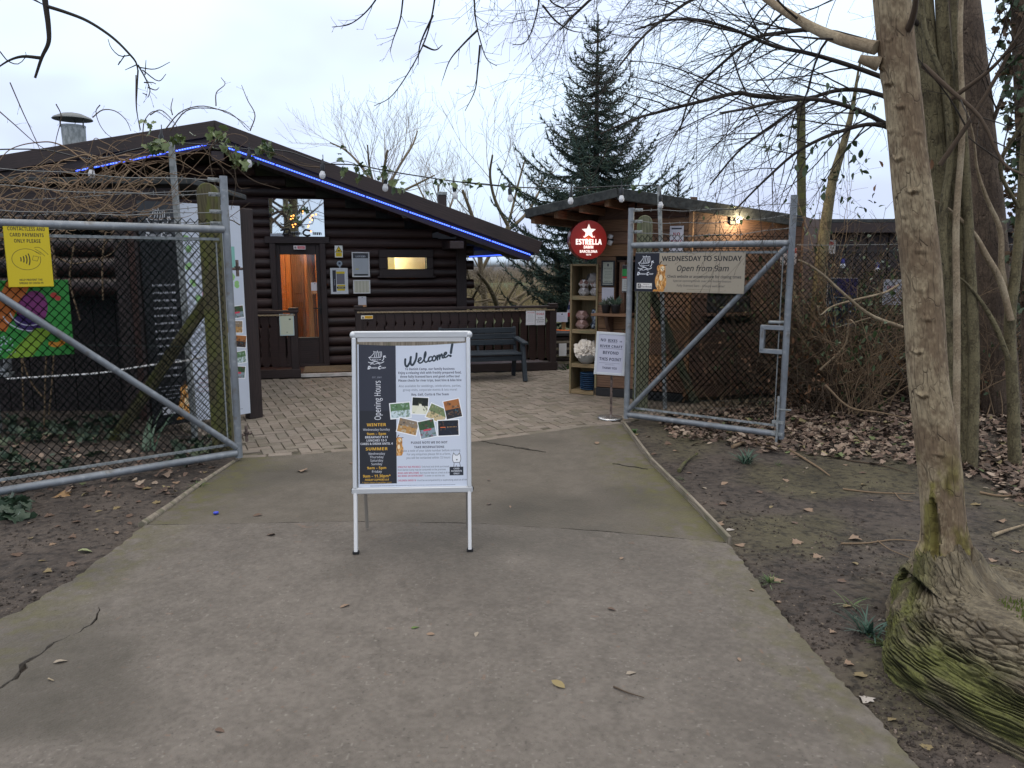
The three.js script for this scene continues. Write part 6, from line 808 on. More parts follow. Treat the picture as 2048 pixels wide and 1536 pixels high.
{ // festoon lights on their cable
  const t = thing('festoon_lights', 'black festoon cable of pale bulbs slung from the climbing stems to the kiosk', 'string lights', V3(0, 0, 0), 0), dAt = (px) => lerp(7.0, 8.35, clamp((px - 340) / (1318 - 340)));
  const cp = [[-60, 300], [90, 300], [185, 318], [265, 300], [338, 287], [420, 290], [500, 299], [575, 303], [645, 326], [712, 330], [775, 342], [850, 354], [912, 363], [970, 368], [1030, 374], [1100, 376], [1180, 375], [1245, 372], [1318, 371]].map(([x, y]) => at(x, y, dAt(x)));
  part('cable', new MB().tube(smoothPts(cp, 120), 0.006, 6).geo(), M.plasticBlack, t);
  const glass = new THREE.MeshPhysicalMaterial({ color: new THREE.Color().setRGB(0.85, 0.87, 0.9), roughness: 0.3, transmission: 0.35, thickness: 0, ior: 1.45 }), sock = lathe([[0, 0.09], [0.008, 0.09], [0.011, 0.05], [0.02, 0.035], [0.02, -0.012], [0.016, -0.018], [0, -0.018]], 12), bulb = lathe([[0.014, 0], [0.02, -0.012], [0.028, -0.034], [0.029, -0.048], [0.022, -0.066], [0.01, -0.074], [0, -0.075]], 16), fil = lathe([[0, 0], [0.006, -0.002], [0.006, -0.03], [0, -0.032]], 6);
  for (const [x, y, y2] of [[183, 335, 353], [322, 280, 292], [498, 315, 325], [645, 338, 354], [771, 364, 382], [909, 380, 394], [1020, 386, 396], [1142, 391, 404], [1243, 387, 401], [1321, 400, 412]]) {
    const d = dAt(x), p = at(x, y, d), h = part('bulb_holder', sock, M.plasticBlack, t), s = 1.05; h.position.copy(p); h.rotation.z = (x % 7 - 3) * 0.03; part('bulb', bulb, glass, h).position.y = -0.016; part('filament_stem', fil, M.paper, h).position.y = -0.016;
    part('drop_lead', new MB().tube([V3(0, 0.08, 0), V3(0.002, 0.1, 0), V3(0, Math.max(0.13, cableY(x) - p.y), 0)], 0.004, 5).geo(), M.plasticBlack, h);
  }
  function cableY(x) { const P = [[-60, 300], [90, 300], [185, 318], [265, 300], [338, 287], [420, 290], [500, 299], [575, 303], [645, 326], [712, 330], [775, 342], [850, 354], [912, 363], [970, 368], [1030, 374], [1100, 376], [1180, 375], [1245, 372], [1318, 371], [1330, 371]]; for (let i = 0; i < P.length - 1; i++) if (x <= P[i + 1][0]) { const y = lerp(P[i][1], P[i + 1][1], (x - P[i][0]) / (P[i + 1][0] - P[i][0])); return at(x, y, dAt(x)).y; } return at(x, 371, dAt(x)).y; }
}

// ================================================================== TREES AND PLANTS
const barkF = (u, v, s) => { const wx = 0.45 * (fbm(u * 16, v * 6, 64, 3, s) - 0.5), wy = 0.8 * (fbm(u * 12, v * 12, 64, 3, s + 3) - 0.5), c1 = cell(u * 20 + wx * 2, v * 4 + wy, 20 * 64, s + 5), f1 = fbm(u * 6, v * 3, 64, 3, s + 7), c2 = cell(u * 46 + wx * 3, v * 11 + wy, 46 * 64, s + 9); return Math.min(lerp(1, smooth(0.0, 0.085, c1), smooth(0.38, 0.62, f1)), lerp(1, smooth(0, 0.1, c2), 0.5 * smooth(0.66, 0.4, f1))); };
const barkTex = (pale, brown, crackC, s, rx, ry) => colorTex(512, 512, (u, v) => { const k = barkF(u, v, s), a = fbm(u * 5, v * 5, 5, 5, s + 20), b = fbm(u * 40, v * 40, 40, 3, s + 30); return mix3(crackC, mix3(brown, pale, smooth(0.35, 0.65, a * 0.7 + b * 0.3)), k).map((c) => c * (0.8 + 0.4 * b)); }, rx, ry);
const barkBump = greyTex(512, 512, (u, v) => 0.7 * barkF(u, v, 501) + 0.3 * fbm(u * 30, v * 30, 30, 4, 502), 1.2, 1.2);
M.bark = std({ map: barkTex([0.315, 0.254, 0.162], [0.175, 0.124, 0.076], [0.06, 0.044, 0.027], 501, 1.2, 1.2), bumpMap: barkBump, bumpScale: 0.007, roughness: 0.95, vertexColors: true });
M.barkOlive = std({ map: barkTex([0.16, 0.138, 0.076], [0.085, 0.07, 0.038], [0.028, 0.024, 0.014], 511, 2, 2), bumpMap: barkBump, bumpScale: 0.012, roughness: 0.95 });
M.barkRed = std({ map: barkTex([0.12, 0.088, 0.062], [0.075, 0.053, 0.038], [0.022, 0.015, 0.012], 521, 2, 2), bumpMap: barkBump, bumpScale: 0.015, roughness: 0.95 });
M.limb = std({ map: barkTex([0.34, 0.28, 0.19], [0.24, 0.185, 0.12], [0.1, 0.08, 0.05], 531, 2, 2), roughness: 0.95 });
M.twig = std({ color: [0.028, 0.022, 0.017], roughness: 0.95 });
M.twigBrown = std({ color: [0.075, 0.052, 0.034], roughness: 0.95 });
M.twigTan = std({ color: [0.2, 0.14, 0.085], roughness: 0.95 });
M.vine = std({ color: [0.2, 0.135, 0.085], roughness: 0.95 });
M.willow = std({ color: [0.17, 0.135, 0.085], roughness: 0.95 });
M.willowTwig = std({ color: [0.26, 0.21, 0.155], roughness: 0.95 });
const leafM = (c, t = 0.25) => new THREE.MeshPhysicalMaterial({ color: new THREE.Color().setRGB(...c), roughness: 0.55, side: THREE.DoubleSide, transmission: t, thickness: 0 });
M.ivy = leafM([0.05, 0.09, 0.028]); M.ivyPale = leafM([0.15, 0.2, 0.07]); M.holly = leafM([0.03, 0.058, 0.02], 0.1); M.brown = leafM([0.16, 0.075, 0.03]);

function growPts(p, d, L, o, r) { const n = Math.max(3, Math.round(L / o.seg)), s = L / n, P = [p.clone()], q = d.clone().normalize(); for (let i = 0; i < n; i++) { q.x += (r() - 0.5) * o.wob; q.y += (r() - 0.5) * o.wob - o.droop * s + (o.lift || 0) * s * (i / n); q.z += (r() - 0.5) * o.wob; q.normalize(); P.push(P[P.length - 1].clone().addScaledVector(q, s)); } return P; }
function sprout(mb, P, rad, lvl, o, r) {                    // side shoots along a limb
  const L = P.reduce((a, p, i) => (i ? a + p.distanceTo(P[i - 1]) : 0), 0), n = Math.round(L * o.dens[lvl]);
  for (let i = 0; i < n; i++) {
    const t = (o.from ?? 0.15) + (1 - (o.from ?? 0.15)) * (i + r()) / n, k = Math.min(P.length - 2, Math.floor(t * (P.length - 1))), f = t * (P.length - 1) - k, p = P[k].clone().lerp(P[k + 1], f), T = P[k + 1].clone().sub(P[k]).normalize();
    const side = V3(r() - 0.5, r() - 0.5, r() - 0.5).cross(T).normalize(), a = o.ang * (0.6 + 0.7 * r()), d = T.multiplyScalar(Math.cos(a)).addScaledVector(side, Math.sin(a)); if (o.bias) d.add(o.bias);
    const len = o.len[lvl] * (0.4 + 0.9 * r()) * (1.15 - 0.6 * t), rr = Math.max(o.rmin, Math.min(rad * (1 - 0.75 * t) * 0.6, o.rad[lvl])), Q = growPts(p, d, len, o, r);
    mb.tube(Q, (u) => Math.max(o.rmin * 0.6, rr * (1 - 0.8 * u)), lvl === 0 ? 5 : 3, false); if (lvl + 1 < o.dens.length) sprout(mb, Q, rr, lvl + 1, o, r); if (o.buds && lvl === o.dens.length - 1) { const e = Q[Q.length - 1]; mb.tube([e, e.clone().addScaledVector(e.clone().sub(Q[Q.length - 2]).normalize(), 0.012)], [o.rmin * 1.7, o.rmin * 0.4], 3, false); }
  }
}
const pathPx = (list, d0, d1, n = 14) => smoothPts(list.map(([x, y], i) => at(x, y, lerp(d0, d1, i / (list.length - 1)))), n);
function leafShape(kind) {                                   // one curled leaf about 1 unit long in the xz plane
  const s = { ivy: [[0, 0], [0.28, -0.12], [0.5, 0.18], [0.3, 0.42], [0.34, 0.7], [0.12, 0.68], [0, 1], [-0.12, 0.68], [-0.34, 0.7], [-0.3, 0.42], [-0.5, 0.18], [-0.28, -0.12]], oval: [[0, 0], [0.18, 0.2], [0.24, 0.45], [0.17, 0.75], [0, 1], [-0.17, 0.75], [-0.24, 0.45], [-0.18, 0.2]], maple: [[0, 0], [0.2, -0.02], [0.5, 0.06], [0.36, 0.26], [0.55, 0.5], [0.28, 0.55], [0.22, 0.78], [0, 1], [-0.2, 0.74], [-0.32, 0.56], [-0.52, 0.46], [-0.34, 0.24], [-0.46, 0.04], [-0.2, -0.02]] }[kind];
  const g = new MB(), c = g.v(0, 0.05, 0.45, 0, 1, 0, 0.5, 0.5); s.forEach(([x, y], i) => g.v(x, 0.05 + 0.28 * x * x * (i % 2 ? 1 : 1.6) + 0.1 * Math.sin(y * 4 + x * 3), y, 0, 1, 0, x + 0.5, y)); for (let i = 0; i < s.length; i++) g.tri(c, c + 1 + ((i + 1) % s.length), c + 1 + i); const q = g.geo(); q.computeVertexNormals(); return q;
}
const LEAF = { ivy: leafShape('ivy'), oval: leafShape('oval'), maple: leafShape('maple') };
function leaves(list, kind, size, r) { const g = new MB(); for (const p of list) { const s = size * (0.6 + 0.8 * r()), m = new THREE.Matrix4().makeRotationFromEuler(new THREE.Euler((r() - 0.5) * 2.6 + 0.9, r() * 6.28, (r() - 0.5) * 1.5, 'YXZ')).scale(V3(s, s, s)).setPosition(p); g.add(LEAF[kind], m); } return g.geo(); }
const around = (p, n, R, r) => Array.from({ length: n }, () => p.clone().add(V3((r() - 0.5) * 2 * R, (r() - 0.5) * 1.6 * R, (r() - 0.5) * 2 * R)));

// ------------------------------------------------------------------ the near tree with its burred foot
{
  const D = 3.35, rows = [[-260, 1712, 1790], [-130, 1728, 1806], [0, 1743, 1825], [100, 1752, 1834], [200, 1765, 1847], [300, 1774, 1858], [400, 1782, 1872], [550, 1798, 1889], [700, 1806, 1898], [766, 1810, 1904], [850, 1819, 1919], [940, 1828, 1932], [1000, 1832, 1937], [1050, 1835, 1942], [1085, 1834, 1950], [1120, 1824, 1964], [1150, 1815, 1976], [1180, 1806, 1990], [1215, 1797, 2010], [1250, 1788, 2030]];
  const cs = rows.map(([y, a, b]) => { const p = at((a + b) / 2, y, D); return { p, r: (b - a) / 2 / 1538 * D * (0.8 + 0.16 * smooth(1040, 1200, y)) }; }), n = 620, S = 96, g = new MB(), col = [], foot = cs[cs.length - 1].p;
  const scars = [[1780, 88], [1762, 140], [1777, 172], [1804, 221], [1780, 265], [1842, 273], [1798, 323], [1832, 388], [1810, 436], [1845, 505], [1850, 583], [1828, 619], [1860, 640], [1835, 705], [1845, 790], [1880, 905]].map(([x, y]) => { const p = at(x, y, D), t = rows.findIndex((q) => q[0] > y), [y0, a0, b0] = rows[t - 1], [y1, a1, b1] = rows[t], f = (y - y0) / (y1 - y0), a = lerp(a0, a1, f), b = lerp(b0, b1, f); return { y: p.y, a: -Math.asin(clamp((x - (a + b) / 2) / ((b - a) / 2), -0.95, 0.95)) }; });
  const face = Math.atan2(0 - foot.z, 0 - foot.x), hol = at(1838, 1178, D).y, scarY = at(1862, 1045, D).y;
  for (let i = 0; i <= n; i++) {
    const t = i / n * (cs.length - 1), k = Math.min(cs.length - 2, Math.floor(t)), f = t - k, p = cs[k].p.clone().lerp(cs[k + 1].p, f), R = lerp(cs[k].r, cs[k + 1].r, f), y = p.y;
    for (let s = 0; s <= S; s++) {
      const a = (s / S) * 2 * Math.PI, ca = Math.cos(a), sa = Math.sin(a), q = (s % S) / S, low = smooth(0.75, 0.1, y);
      let r = R * (1 + 0.05 * (fbm(q * 6, y * 1.5 + 20, 6, 3, 541) - 0.5) + 0.035 * (fbm(q * 14, y * 3 + 20, 14, 3, 545) - 0.5) + 0.3 * low * (fbm(q * 13 + y * 0.8, y * 1.4 + 40, 4096, 3, 547) - 0.5) * (q < 0.03 || q > 0.97 ? 0 : 1)); let da = a - face; da = Math.atan2(Math.sin(da), Math.cos(da));
      const ring = Math.abs(vn(3.1, y * 3.2 + 40, 4096, 551) - 0.5); r += 0.003 * smooth(0.05, 0, ring) * smooth(0.35, 0.7, fbm(q * 5, y * 3 + 60, 5, 2, 553)); let dark = 0; for (const k2 of scars) { const ex = (da - k2.a) / (0.2 + 0.2 * ((k2.y * 7.3) % 1 + 1) / 2), dy = y - k2.y - 0.007 * ex * ex + 0.016 * (fbm(q * 44, k2.y * 9 + 40, 44, 2, 554) - 0.5); if (Math.abs(ex) < 1 && Math.abs(dy) < 0.03) { const w = (1 - ex * ex) * (0.25 + ((k2.y * 13.7) % 1 + 1) % 1); r += w * (dy > 0 ? 0.009 * Math.exp(-((dy - 0.006) ** 2) / 0.00005) : -0.007 * Math.exp(-((dy + 0.006) ** 2) / 0.00003)); if (dy < 0.003 && dy > -0.012) dark = Math.max(dark, 0.75 * w * vn(q * 90, y * 60, 90, 556) * 1.5); } }   // healed rings of old shoots
      const sx = (da - 0.32) / 0.2, sy = (y - scarY) / 0.16, e = sx * sx + sy * sy, up = sy > 0.5 ? 1.3 : 1; if (e < 2.2) r += (e < 0.75 ? -0.04 * up * (1 - e) : 0.016 * Math.exp(-((Math.sqrt(e) - 1.0) ** 2) * 18));
      const hx = (da - 0.78 + (y - hol) * 2.2) / 0.13, hy = (y - hol) / 0.075, eh = hx * hx + hy * hy; if (eh < 1.6) r += eh < 1 ? -0.085 * (1 - eh * eh) : 0.008;
      g.v(p.x + ca * r, y, p.z + sa * r, ca, 0, sa, q * 0.72, y); const m = clamp(smooth(0.62, 0.28, Math.abs(y - 0.42) * 1.4) * smooth(0.42, 0.66, fbm(q * 9, y * 8 + 9, 9, 4, 557)) + (e < 1.2 ? 0.5 * fbm(q * 20, y * 20 + 9, 20, 2, 559) : 0)); col.push(...mix3(mix3([1, 1, 1], [0.5, 0.4, 0.3], clamp(dark)), [0.62, 0.7, 0.26], m * 0.9));   // scar notches are coloured darker below their ledges
    }
  }
  for (let i = 0; i < n; i++) for (let s = 0; s < S; s++) { const a = i * (S + 1) + s, b = a + S + 1; g.i.push(a, a + 1, b, a + 1, b + 1, b); }
  const geo = g.geo(); geo.setAttribute('color', new THREE.Float32BufferAttribute(col, 3)); geo.computeVertexNormals();
  const t = thing('bare_tree', 'pale barked slender tree rising from a big wrinkled mossy burr beside the asphalt', 'tree', V3(0, 0, 0)); part('trunk', geo, M.bark, t);
  // the burr: a low swelling with folds that run round it
  const rim = [[1790, 1215], [1784, 1245], [1768, 1300], [1762, 1345], [1802, 1382], [1872, 1412], [1958, 1470], [2048, 1532]].map((p) => gp(...p)).concat([V3(2.05, 0, -2.15), V3(2.6, 0, -2.05), V3(3.05, 0, -2.5), V3(3.0, 0, -3.2), V3(2.55, 0, -3.6), V3(2.1, 0, -3.7)]), c0 = V3(2.02, 0, -3.02);
  const rp = rim.map((p) => ({ a: Math.atan2(p.z - c0.z, p.x - c0.x), r: Math.hypot(p.x - c0.x, p.z - c0.z) })).sort((p, q) => p.a - q.a), RA = (a) => { const m = rp.length; for (let i = 0; i < m; i++) { const p = rp[i], q = rp[(i + 1) % m]; let d = q.a - p.a, e = a - p.a; if (d < 0) d += 2 * Math.PI; if (e < 0) e += 2 * Math.PI; if (e <= d) return lerp(p.r, q.r, e / d); } return 0.6; };
  const hole = at(1840, 1186, 3.2), gb = new MB(), cb = [], NA = 320, NR = 230; for (let j = 0; j <= NR; j++) for (let i = 0; i <= NA; i++) {
    const a = (i / NA) * 2 * Math.PI - Math.PI, q = i % NA, A = (q / NA), ph = (j / NR) * 1.62, up = Math.cos(ph), out = Math.sin(Math.min(ph, 1.57)), R0 = (RA(a) + RA(a + 0.12) + RA(a - 0.12) + RA(a + 0.24) + RA(a - 0.24)) / 5, w = fbm(A * 14, j / NR * 3 + 4, 14, 4, 561);
    const fold = Math.sin(ph * 74 + w * 15 + fbm(A * 30, ph * 5 + 3, 30, 2, 562) * 5), dep = -0.022 * Math.pow(1 - Math.abs(fold), 1.3) * smooth(0.35, 0.75, ph) * (0.25 + smooth(0.3, 0.65, vn(A * 42, ph * 16, 42, 563)) * 1.1), lump = 0.085 * (fbm(A * 13, ph * 4 + 8, 13, 4, 567) - 0.5) * out, fine = 0.028 * out * (fbm(A * 64, ph * 22 + 8, 64, 4, 569) - 0.5), plate = -0.016 * (1 - smooth(0.02, 0.22, cell(A * 34 + 0.9 * w, ph * 13 + 1.2 * w, 34, 581))) * smooth(0.15, 0.35, ph) * smooth(1.15, 0.75, ph), rr = R0 * Math.pow(out, 0.85) + lump + dep + fine + plate;
    let x = c0.x + Math.cos(a) * rr, z = c0.z + Math.sin(a) * rr; const y = 0.21 * Math.pow(Math.max(0, up), 0.75) + (lump + dep + plate * 1.3) * 0.7 + (ph > 1.57 ? -(ph - 1.57) * 1.2 : 0) - 0.01 + 0.16 * smooth(0.4, 0.06, Math.hypot(x - 1.95, z + 3.34)) ** 2 * (0.6 + 0.8 * fbm(A * 20, ph * 6, 20, 3, 579)); { const hx = (x - hole.x + (y - hole.y) * 0.55) / 0.034, hy = (y - hole.y) / 0.07, e = hx * hx + hy * hy; if (e < 1 && Math.abs(z - hole.z) < 0.16) { const k = 0.13 * (1 - e * e), L = Math.hypot(1.93 - x, -3.4 - z); x += k * (1.93 - x) / L; z += k * (-3.4 - z) / L; } }   // the hollow between two roots
    gb.v(x, y, z, 0, 1, 0, y * 1.2 + z * 0.9, x * 0.9 - z * 0.25);
    const m = smooth(0.42, 0.66, fbm(A * 8, ph * 3 + 2, 8, 5, 571)) * smooth(0.45, 0.9, ph); cb.push(...mix3([1, 1, 1], [0.62, 0.78, 0.3], m).map((k) => k * (0.7 + 0.6 * fbm(A * 50, ph * 20, 50, 3, 575))));
  }
  for (let j = 0; j < NR; j++) for (let i = 0; i < NA; i++) { const a = j * (NA + 1) + i, b = a + NA + 1; gb.i.push(a, a + 1, b, a + 1, b + 1, b); }
  const bg = gb.geo(); bg.setAttribute('color', new THREE.Float32BufferAttribute(cb, 3)); bg.computeVertexNormals(); part('burr', bg, std({ map: barkTex([0.16, 0.134, 0.088], [0.085, 0.068, 0.044], [0.035, 0.028, 0.018], 577, 2.2, 2.2), bumpMap: fineBump, bumpScale: 0.006, roughness: 0.95, vertexColors: true }), t);
  const mossR = mulberry(15), mg = new MB(); for (let i = 0; i < 700; i++) { const x = 2.02 + mossR() * 0.25, z = -2.9 + (mossR() - 0.5) * 0.3, y = 0.185 + mossR() * 0.02, d = V3(mossR() - 0.5, 1.2, mossR() - 0.5).normalize(); mg.tube([V3(x, y - 0.01, z), V3(x, y, z).addScaledVector(d, 0.014)], [0.004, 0.001], 3, false); } stuff(part('moss', mg.geo(), std({ color: [0.11, 0.15, 0.02], roughness: 1 }), t));
  const limb = pathPx([[1752, 96], [1690, 82], [1630, 58], [1575, 26], [1530, -4], [1460, -60]], D, 3.9); part('branch', new MB().tube(limb, (u) => 0.028 * (1 - 0.55 * u), 9).geo(), M.limb, t); part('branch', new MB().tube(pathPx([[1758, 128], [1735, 122], [1718, 117]], D, D + 0.02, 6), [0.03, 0.028, 0.024, 0.022, 0.02, 0.018, 0.016], 8).geo(), M.limb, t);
  const stub = pathPx([[1812, 66], [1824, 40], [1832, 0], [1836, -60]], D - 0.05, D - 0.2, 8); part('branch', new MB().tube(stub, (u) => 0.016 * (1 - 0.5 * u), 7).geo(), M.twigBrown, t);
  const r = mulberry(61), tw = new MB(); sprout(tw, limb, 0.02, 0, { seg: 0.08, wob: 0.3, droop: 0.5, dens: [7, 6], ang: 0.9, len: [0.6, 0.25], rad: [0.006, 0.003], rmin: 0.0016, bias: V3(-0.3, -0.2, 0) }, r); part('twigs', tw.geo(), M.twig, t);
}
// ------------------------------------------------------------------ trees behind it
function trunkOf(rows, d, mat, parent, sides = 16, name = 'trunk') { const P = rows.map(([x, y]) => at(x, y, d)), c = smoothPts(P, 40), rad = (t) => { const k = t * (rows.length - 1), i = Math.min(rows.length - 2, Math.floor(k)); return lerp(rows[i][2], rows[i + 1][2], k - i) / 2 / 1538 * d * 0.86; }; const g = new MB().tube(c, rad, sides, true), A = g.p; const cen = c; for (let k = 0; k < c.length; k++) for (let s = 0; s <= sides; s++) { const i = (k * (sides + 1) + s) * 3, q = 1 + 0.16 * (fbm((s % sides) / sides * 7, k * 0.25 + 3, 7, 3, Math.round(rows[0][0])) - 0.5); A[i] = cen[k].x + (A[i] - cen[k].x) * q; A[i + 2] = cen[k].z + (A[i + 2] - cen[k].z) * q; } return part(name, g.geo(), mat, parent), c; }
const crownO = { seg: 0.12, wob: 0.26, droop: 0.22, dens: [9, 7.5, 6], ang: 0.85, len: [1.0, 0.44, 0.2], rad: [0.0065, 0.003, 0.0018], rmin: 0.0015, bias: V3(-0.22, -0.16, 0.05), buds: true };
{
  const t = thing('bare_tree', 'olive barked many stemmed tree standing behind the pale slender trunk', 'tree'), d = 6.0, r = mulberry(71);
  trunkOf([[1928, 965, 74], [1922, 900, 62], [1915, 800, 64], [1903, 620, 66], [1888, 470, 60], [1872, 320, 52], [1858, 160, 46], [1846, 0, 42], [1836, -160, 36]], d, M.barkOlive, t);
  trunkOf([[1936, 945, 40], [1938, 800, 40], [1932, 600, 36], [1924, 450, 34], [1905, 270, 30], [1888, 80, 28], [1875, -120, 22]], d - 0.08, M.barkOlive, t, 12, 'stem'); trunkOf([[1945, 940, 24], [1948, 720, 24], [1940, 520, 22], [1930, 330, 20], [1915, 120, 17], [1900, -120, 14]], d - 0.16, M.barkOlive, t, 9, 'stem'); trunkOf([[1912, 935, 17], [1914, 640, 16], [1912, 450, 15], [1925, 250, 13], [1920, 60, 11], [1930, -120, 10]], d - 0.25, M.limb, t, 8, 'stem'); trunkOf([[1893, 560, 16], [1886, 430, 18], [1900, 320, 16], [1890, 180, 13], [1850, 60, 11], [1838, -90, 9]], d - 0.2, M.barkOlive, t, 8, 'stem');
  // the dark limbs that arch across the sky to the left
  const limbs = [[[1868, 300], [1700, 214], [1598, 198], [1485, 219], [1440, 226]], [[1598, 198], [1506, 191], [1478, 186], [1390, 206], [1318, 224], [1265, 240], [1200, 268]], [[1860, 190], [1700, 131], [1615, 106], [1547, 92], [1444, 51], [1345, 39], [1270, 60]], [[1855, 120], [1640, 60], [1560, 66], [1512, 76], [1427, 143], [1383, 191], [1359, 262]], [[1850, 60], [1720, -40], [1560, -60], [1420, -20], [1300, 60], [1240, 130]], [[1850, -20], [1690, -160], [1480, -170], [1300, -90], [1180, 0], [1120, 60]], [[1868, 310], [1760, 250], [1690, 260], [1600, 300], [1530, 360], [1470, 420]], [[1862, 230], [1720, 180], [1640, 190], [1560, 240], [1480, 300], [1420, 370]], [[1845, -60], [1640, -240], [1400, -260], [1190, -190], [1060, -110], [1020, -20]]];
  limbs.forEach((l, i) => { const P = pathPx(l, d, 5.1 + (i % 4) * 0.35, 22); part('branch', new MB().tube(P, (u) => 0.017 * (1 - 0.8 * u) + 0.0025, 7).geo(), M.twig, t); const tw = new MB(); sprout(tw, P, 0.016, 0, crownO, r); part('twigs', tw.geo(), M.twig, t); });
  const ups = [[[1880, 330], [1960, 210], [2040, 60], [2070, -40]], [[1900, 200], [1990, 130], [2060, 40]], [[1845, 130], [1900, 180], [1960, 235], [2010, 330], [2048, 350]]]; ups.forEach((l) => { const P = pathPx(l, d - 0.3, d - 0.7, 14); part('branch', new MB().tube(P, (u) => 0.018 * (1 - 0.6 * u), 6).geo(), M.twigBrown, t); const tw = new MB(); sprout(tw, P, 0.015, 0, { ...crownO, dens: [4, 5, 4], bias: V3(0, 0.1, 0) }, r); part('twigs', tw.geo(), M.twig, t); });
  const lv = [[1665, 180], [1690, 195], [1640, 290], [1600, 320], [1560, 280], [1700, 300], [1680, 340], [1740, 200], [1720, 330], [1590, 250], [1555, 290], [1650, 380], [1700, 390], [1740, 400]].flatMap(([x, y]) => around(at(x, y, 5.6), 5, 0.07, r)); part('leaves', leaves(lv, 'oval', 0.06, r), M.holly, t);
  part('leaves', leaves([[1757, 322], [1754, 368], [1862, 318], [1750, 210]].map(([x, y]) => at(x, y, 5.4)), 'oval', 0.07, r), M.brown, t);
}
{ const t = thing('bare_tree', 'large reddish brown trunk leaning among the stems farther back', 'tree'), d = 7.4; trunkOf([[2006, 860, 84], [1990, 600, 70], [1974, 400, 66], [1952, 200, 62], [1930, 30, 64], [1905, -160, 60]], d, M.barkRed, t, 18); const P = pathPx([[1965, 300], [2010, 180], [2060, 60]], d, d - 0.4, 8), r = mulberry(83), tw = new MB(); part('branch', new MB().tube(P, 0.02, 6).geo(), M.barkRed, t); sprout(tw, P, 0.02, 0, { ...crownO, bias: V3(0, 0.1, 0) }, r); part('twigs', tw.geo(), M.twig, t); }
{ const t = thing('ivy_clad_tree', 'trunk thickly clad in dark ivy at the edge of the wood', 'tree'), d = 6.6, r = mulberry(91), c = trunkOf([[2066, 760, 44], [2060, 420, 44], [2050, 200, 42], [2040, -60, 40]], d, M.barkRed, t, 12), L = []; for (let i = 0; i < 900; i++) { const p = c[Math.floor(6 + r() * (c.length - 7))], a = r() * 6.28, R = 0.1 + r() * 0.08; L.push(p.clone().add(V3(Math.cos(a) * R, (r() - 0.5) * 0.1, Math.sin(a) * R))); } part('ivy', leaves(L.slice(0, 600), 'ivy', 0.06, r), M.holly, t); part('ivy', leaves(L.slice(600), 'ivy', 0.055, r), std({ color: [0.09, 0.055, 0.03], side: THREE.DoubleSide }), t); }
{ const t = thing('bare_tree', 'thin pale forked sapling standing nearest the edge of the wood', 'tree'), d = 5.9, r = mulberry(97); trunkOf([[2030, 935, 30], [2026, 800, 26], [2020, 640, 24], [2032, 540, 22], [2042, 420, 20], [2052, 250, 16]], d, M.barkOlive, t, 10); trunkOf([[2022, 640, 16], [2000, 560, 15], [1972, 510, 14], [1950, 470, 10], [1900, 420, 6], [1860, 395, 2]], d - 0.05, M.limb, t, 8, 'stem'); trunkOf([[2020, 620, 14], [2004, 540, 14], [2000, 460, 12], [1975, 400, 9], [1955, 340, 6], [1948, 280, 4], [1935, 220, 2]], d + 0.05, M.limb, t, 8, 'stem'); trunkOf([[2018, 720, 13], [1990, 650, 12], [1960, 600, 9], [1925, 560, 5], [1900, 545, 2]], d - 0.1, M.barkOlive, t, 7, 'stem'); const P = pathPx([[2040, 420], [2000, 330], [2048, 240], [2070, 150]], d, d - 0.4, 12), tw = new MB(); part('branch', new MB().tube(P, 0.014, 6).geo(), M.barkOlive, t); sprout(tw, P, 0.014, 0, { ...crownO, dens: [5, 5, 3], bias: V3(-0.1, 0.1, 0) }, r); part('twigs', tw.geo(), M.twig, t); }
{ const t = thing('bare_tree', 'slim mid brown tree behind the gate latch with stems parting low', 'tree'), d = 8.9, r = mulberry(101); trunkOf([[1628, 800, 36], [1632, 680, 34], [1640, 560, 30], [1650, 460, 26], [1665, 360, 20]], d, M.barkOlive, t, 9); trunkOf([[1608, 760, 24], [1612, 690, 20], [1600, 640, 15], [1585, 570, 10], [1578, 500, 4]], d - 0.1, M.limb, t, 8, 'stem'); const P = pathPx([[1665, 360], [1700, 240], [1720, 120]], d, d, 10), tw = new MB(); part('branch', new MB().tube(P, (u) => 0.058 - 0.05 * u, 8).geo(), M.barkOlive, t); sprout(tw, P, 0.03, 0, { ...crownO, dens: [5, 5, 4], bias: V3(-0.1, 0.2, 0), droop: 0 }, r); part('twigs', tw.geo(), M.twig, t); }
{ const d = 9.6, b = at(1610, 700, d), t = thing('timber_pole', 'tall mossy timber pole rising behind the gate and twigs', 'pole', V3(b.x, 0, -d)), tp = at(1602, 206, d); part('shaft', new MB().tube([V3(0, -0.1, 0), V3((tp.x - b.x) / 2, tp.y / 2, 0), V3(tp.x - b.x, tp.y, 0)], (u) => 0.058 - 0.008 * u, 14).geo(), M.mossPost, t); part('top_cap', new THREE.CylinderGeometry(0.042, 0.052, 0.02, 14).translate(tp.x - b.x, tp.y + 0.01, 0), M.mossPost2, t); }
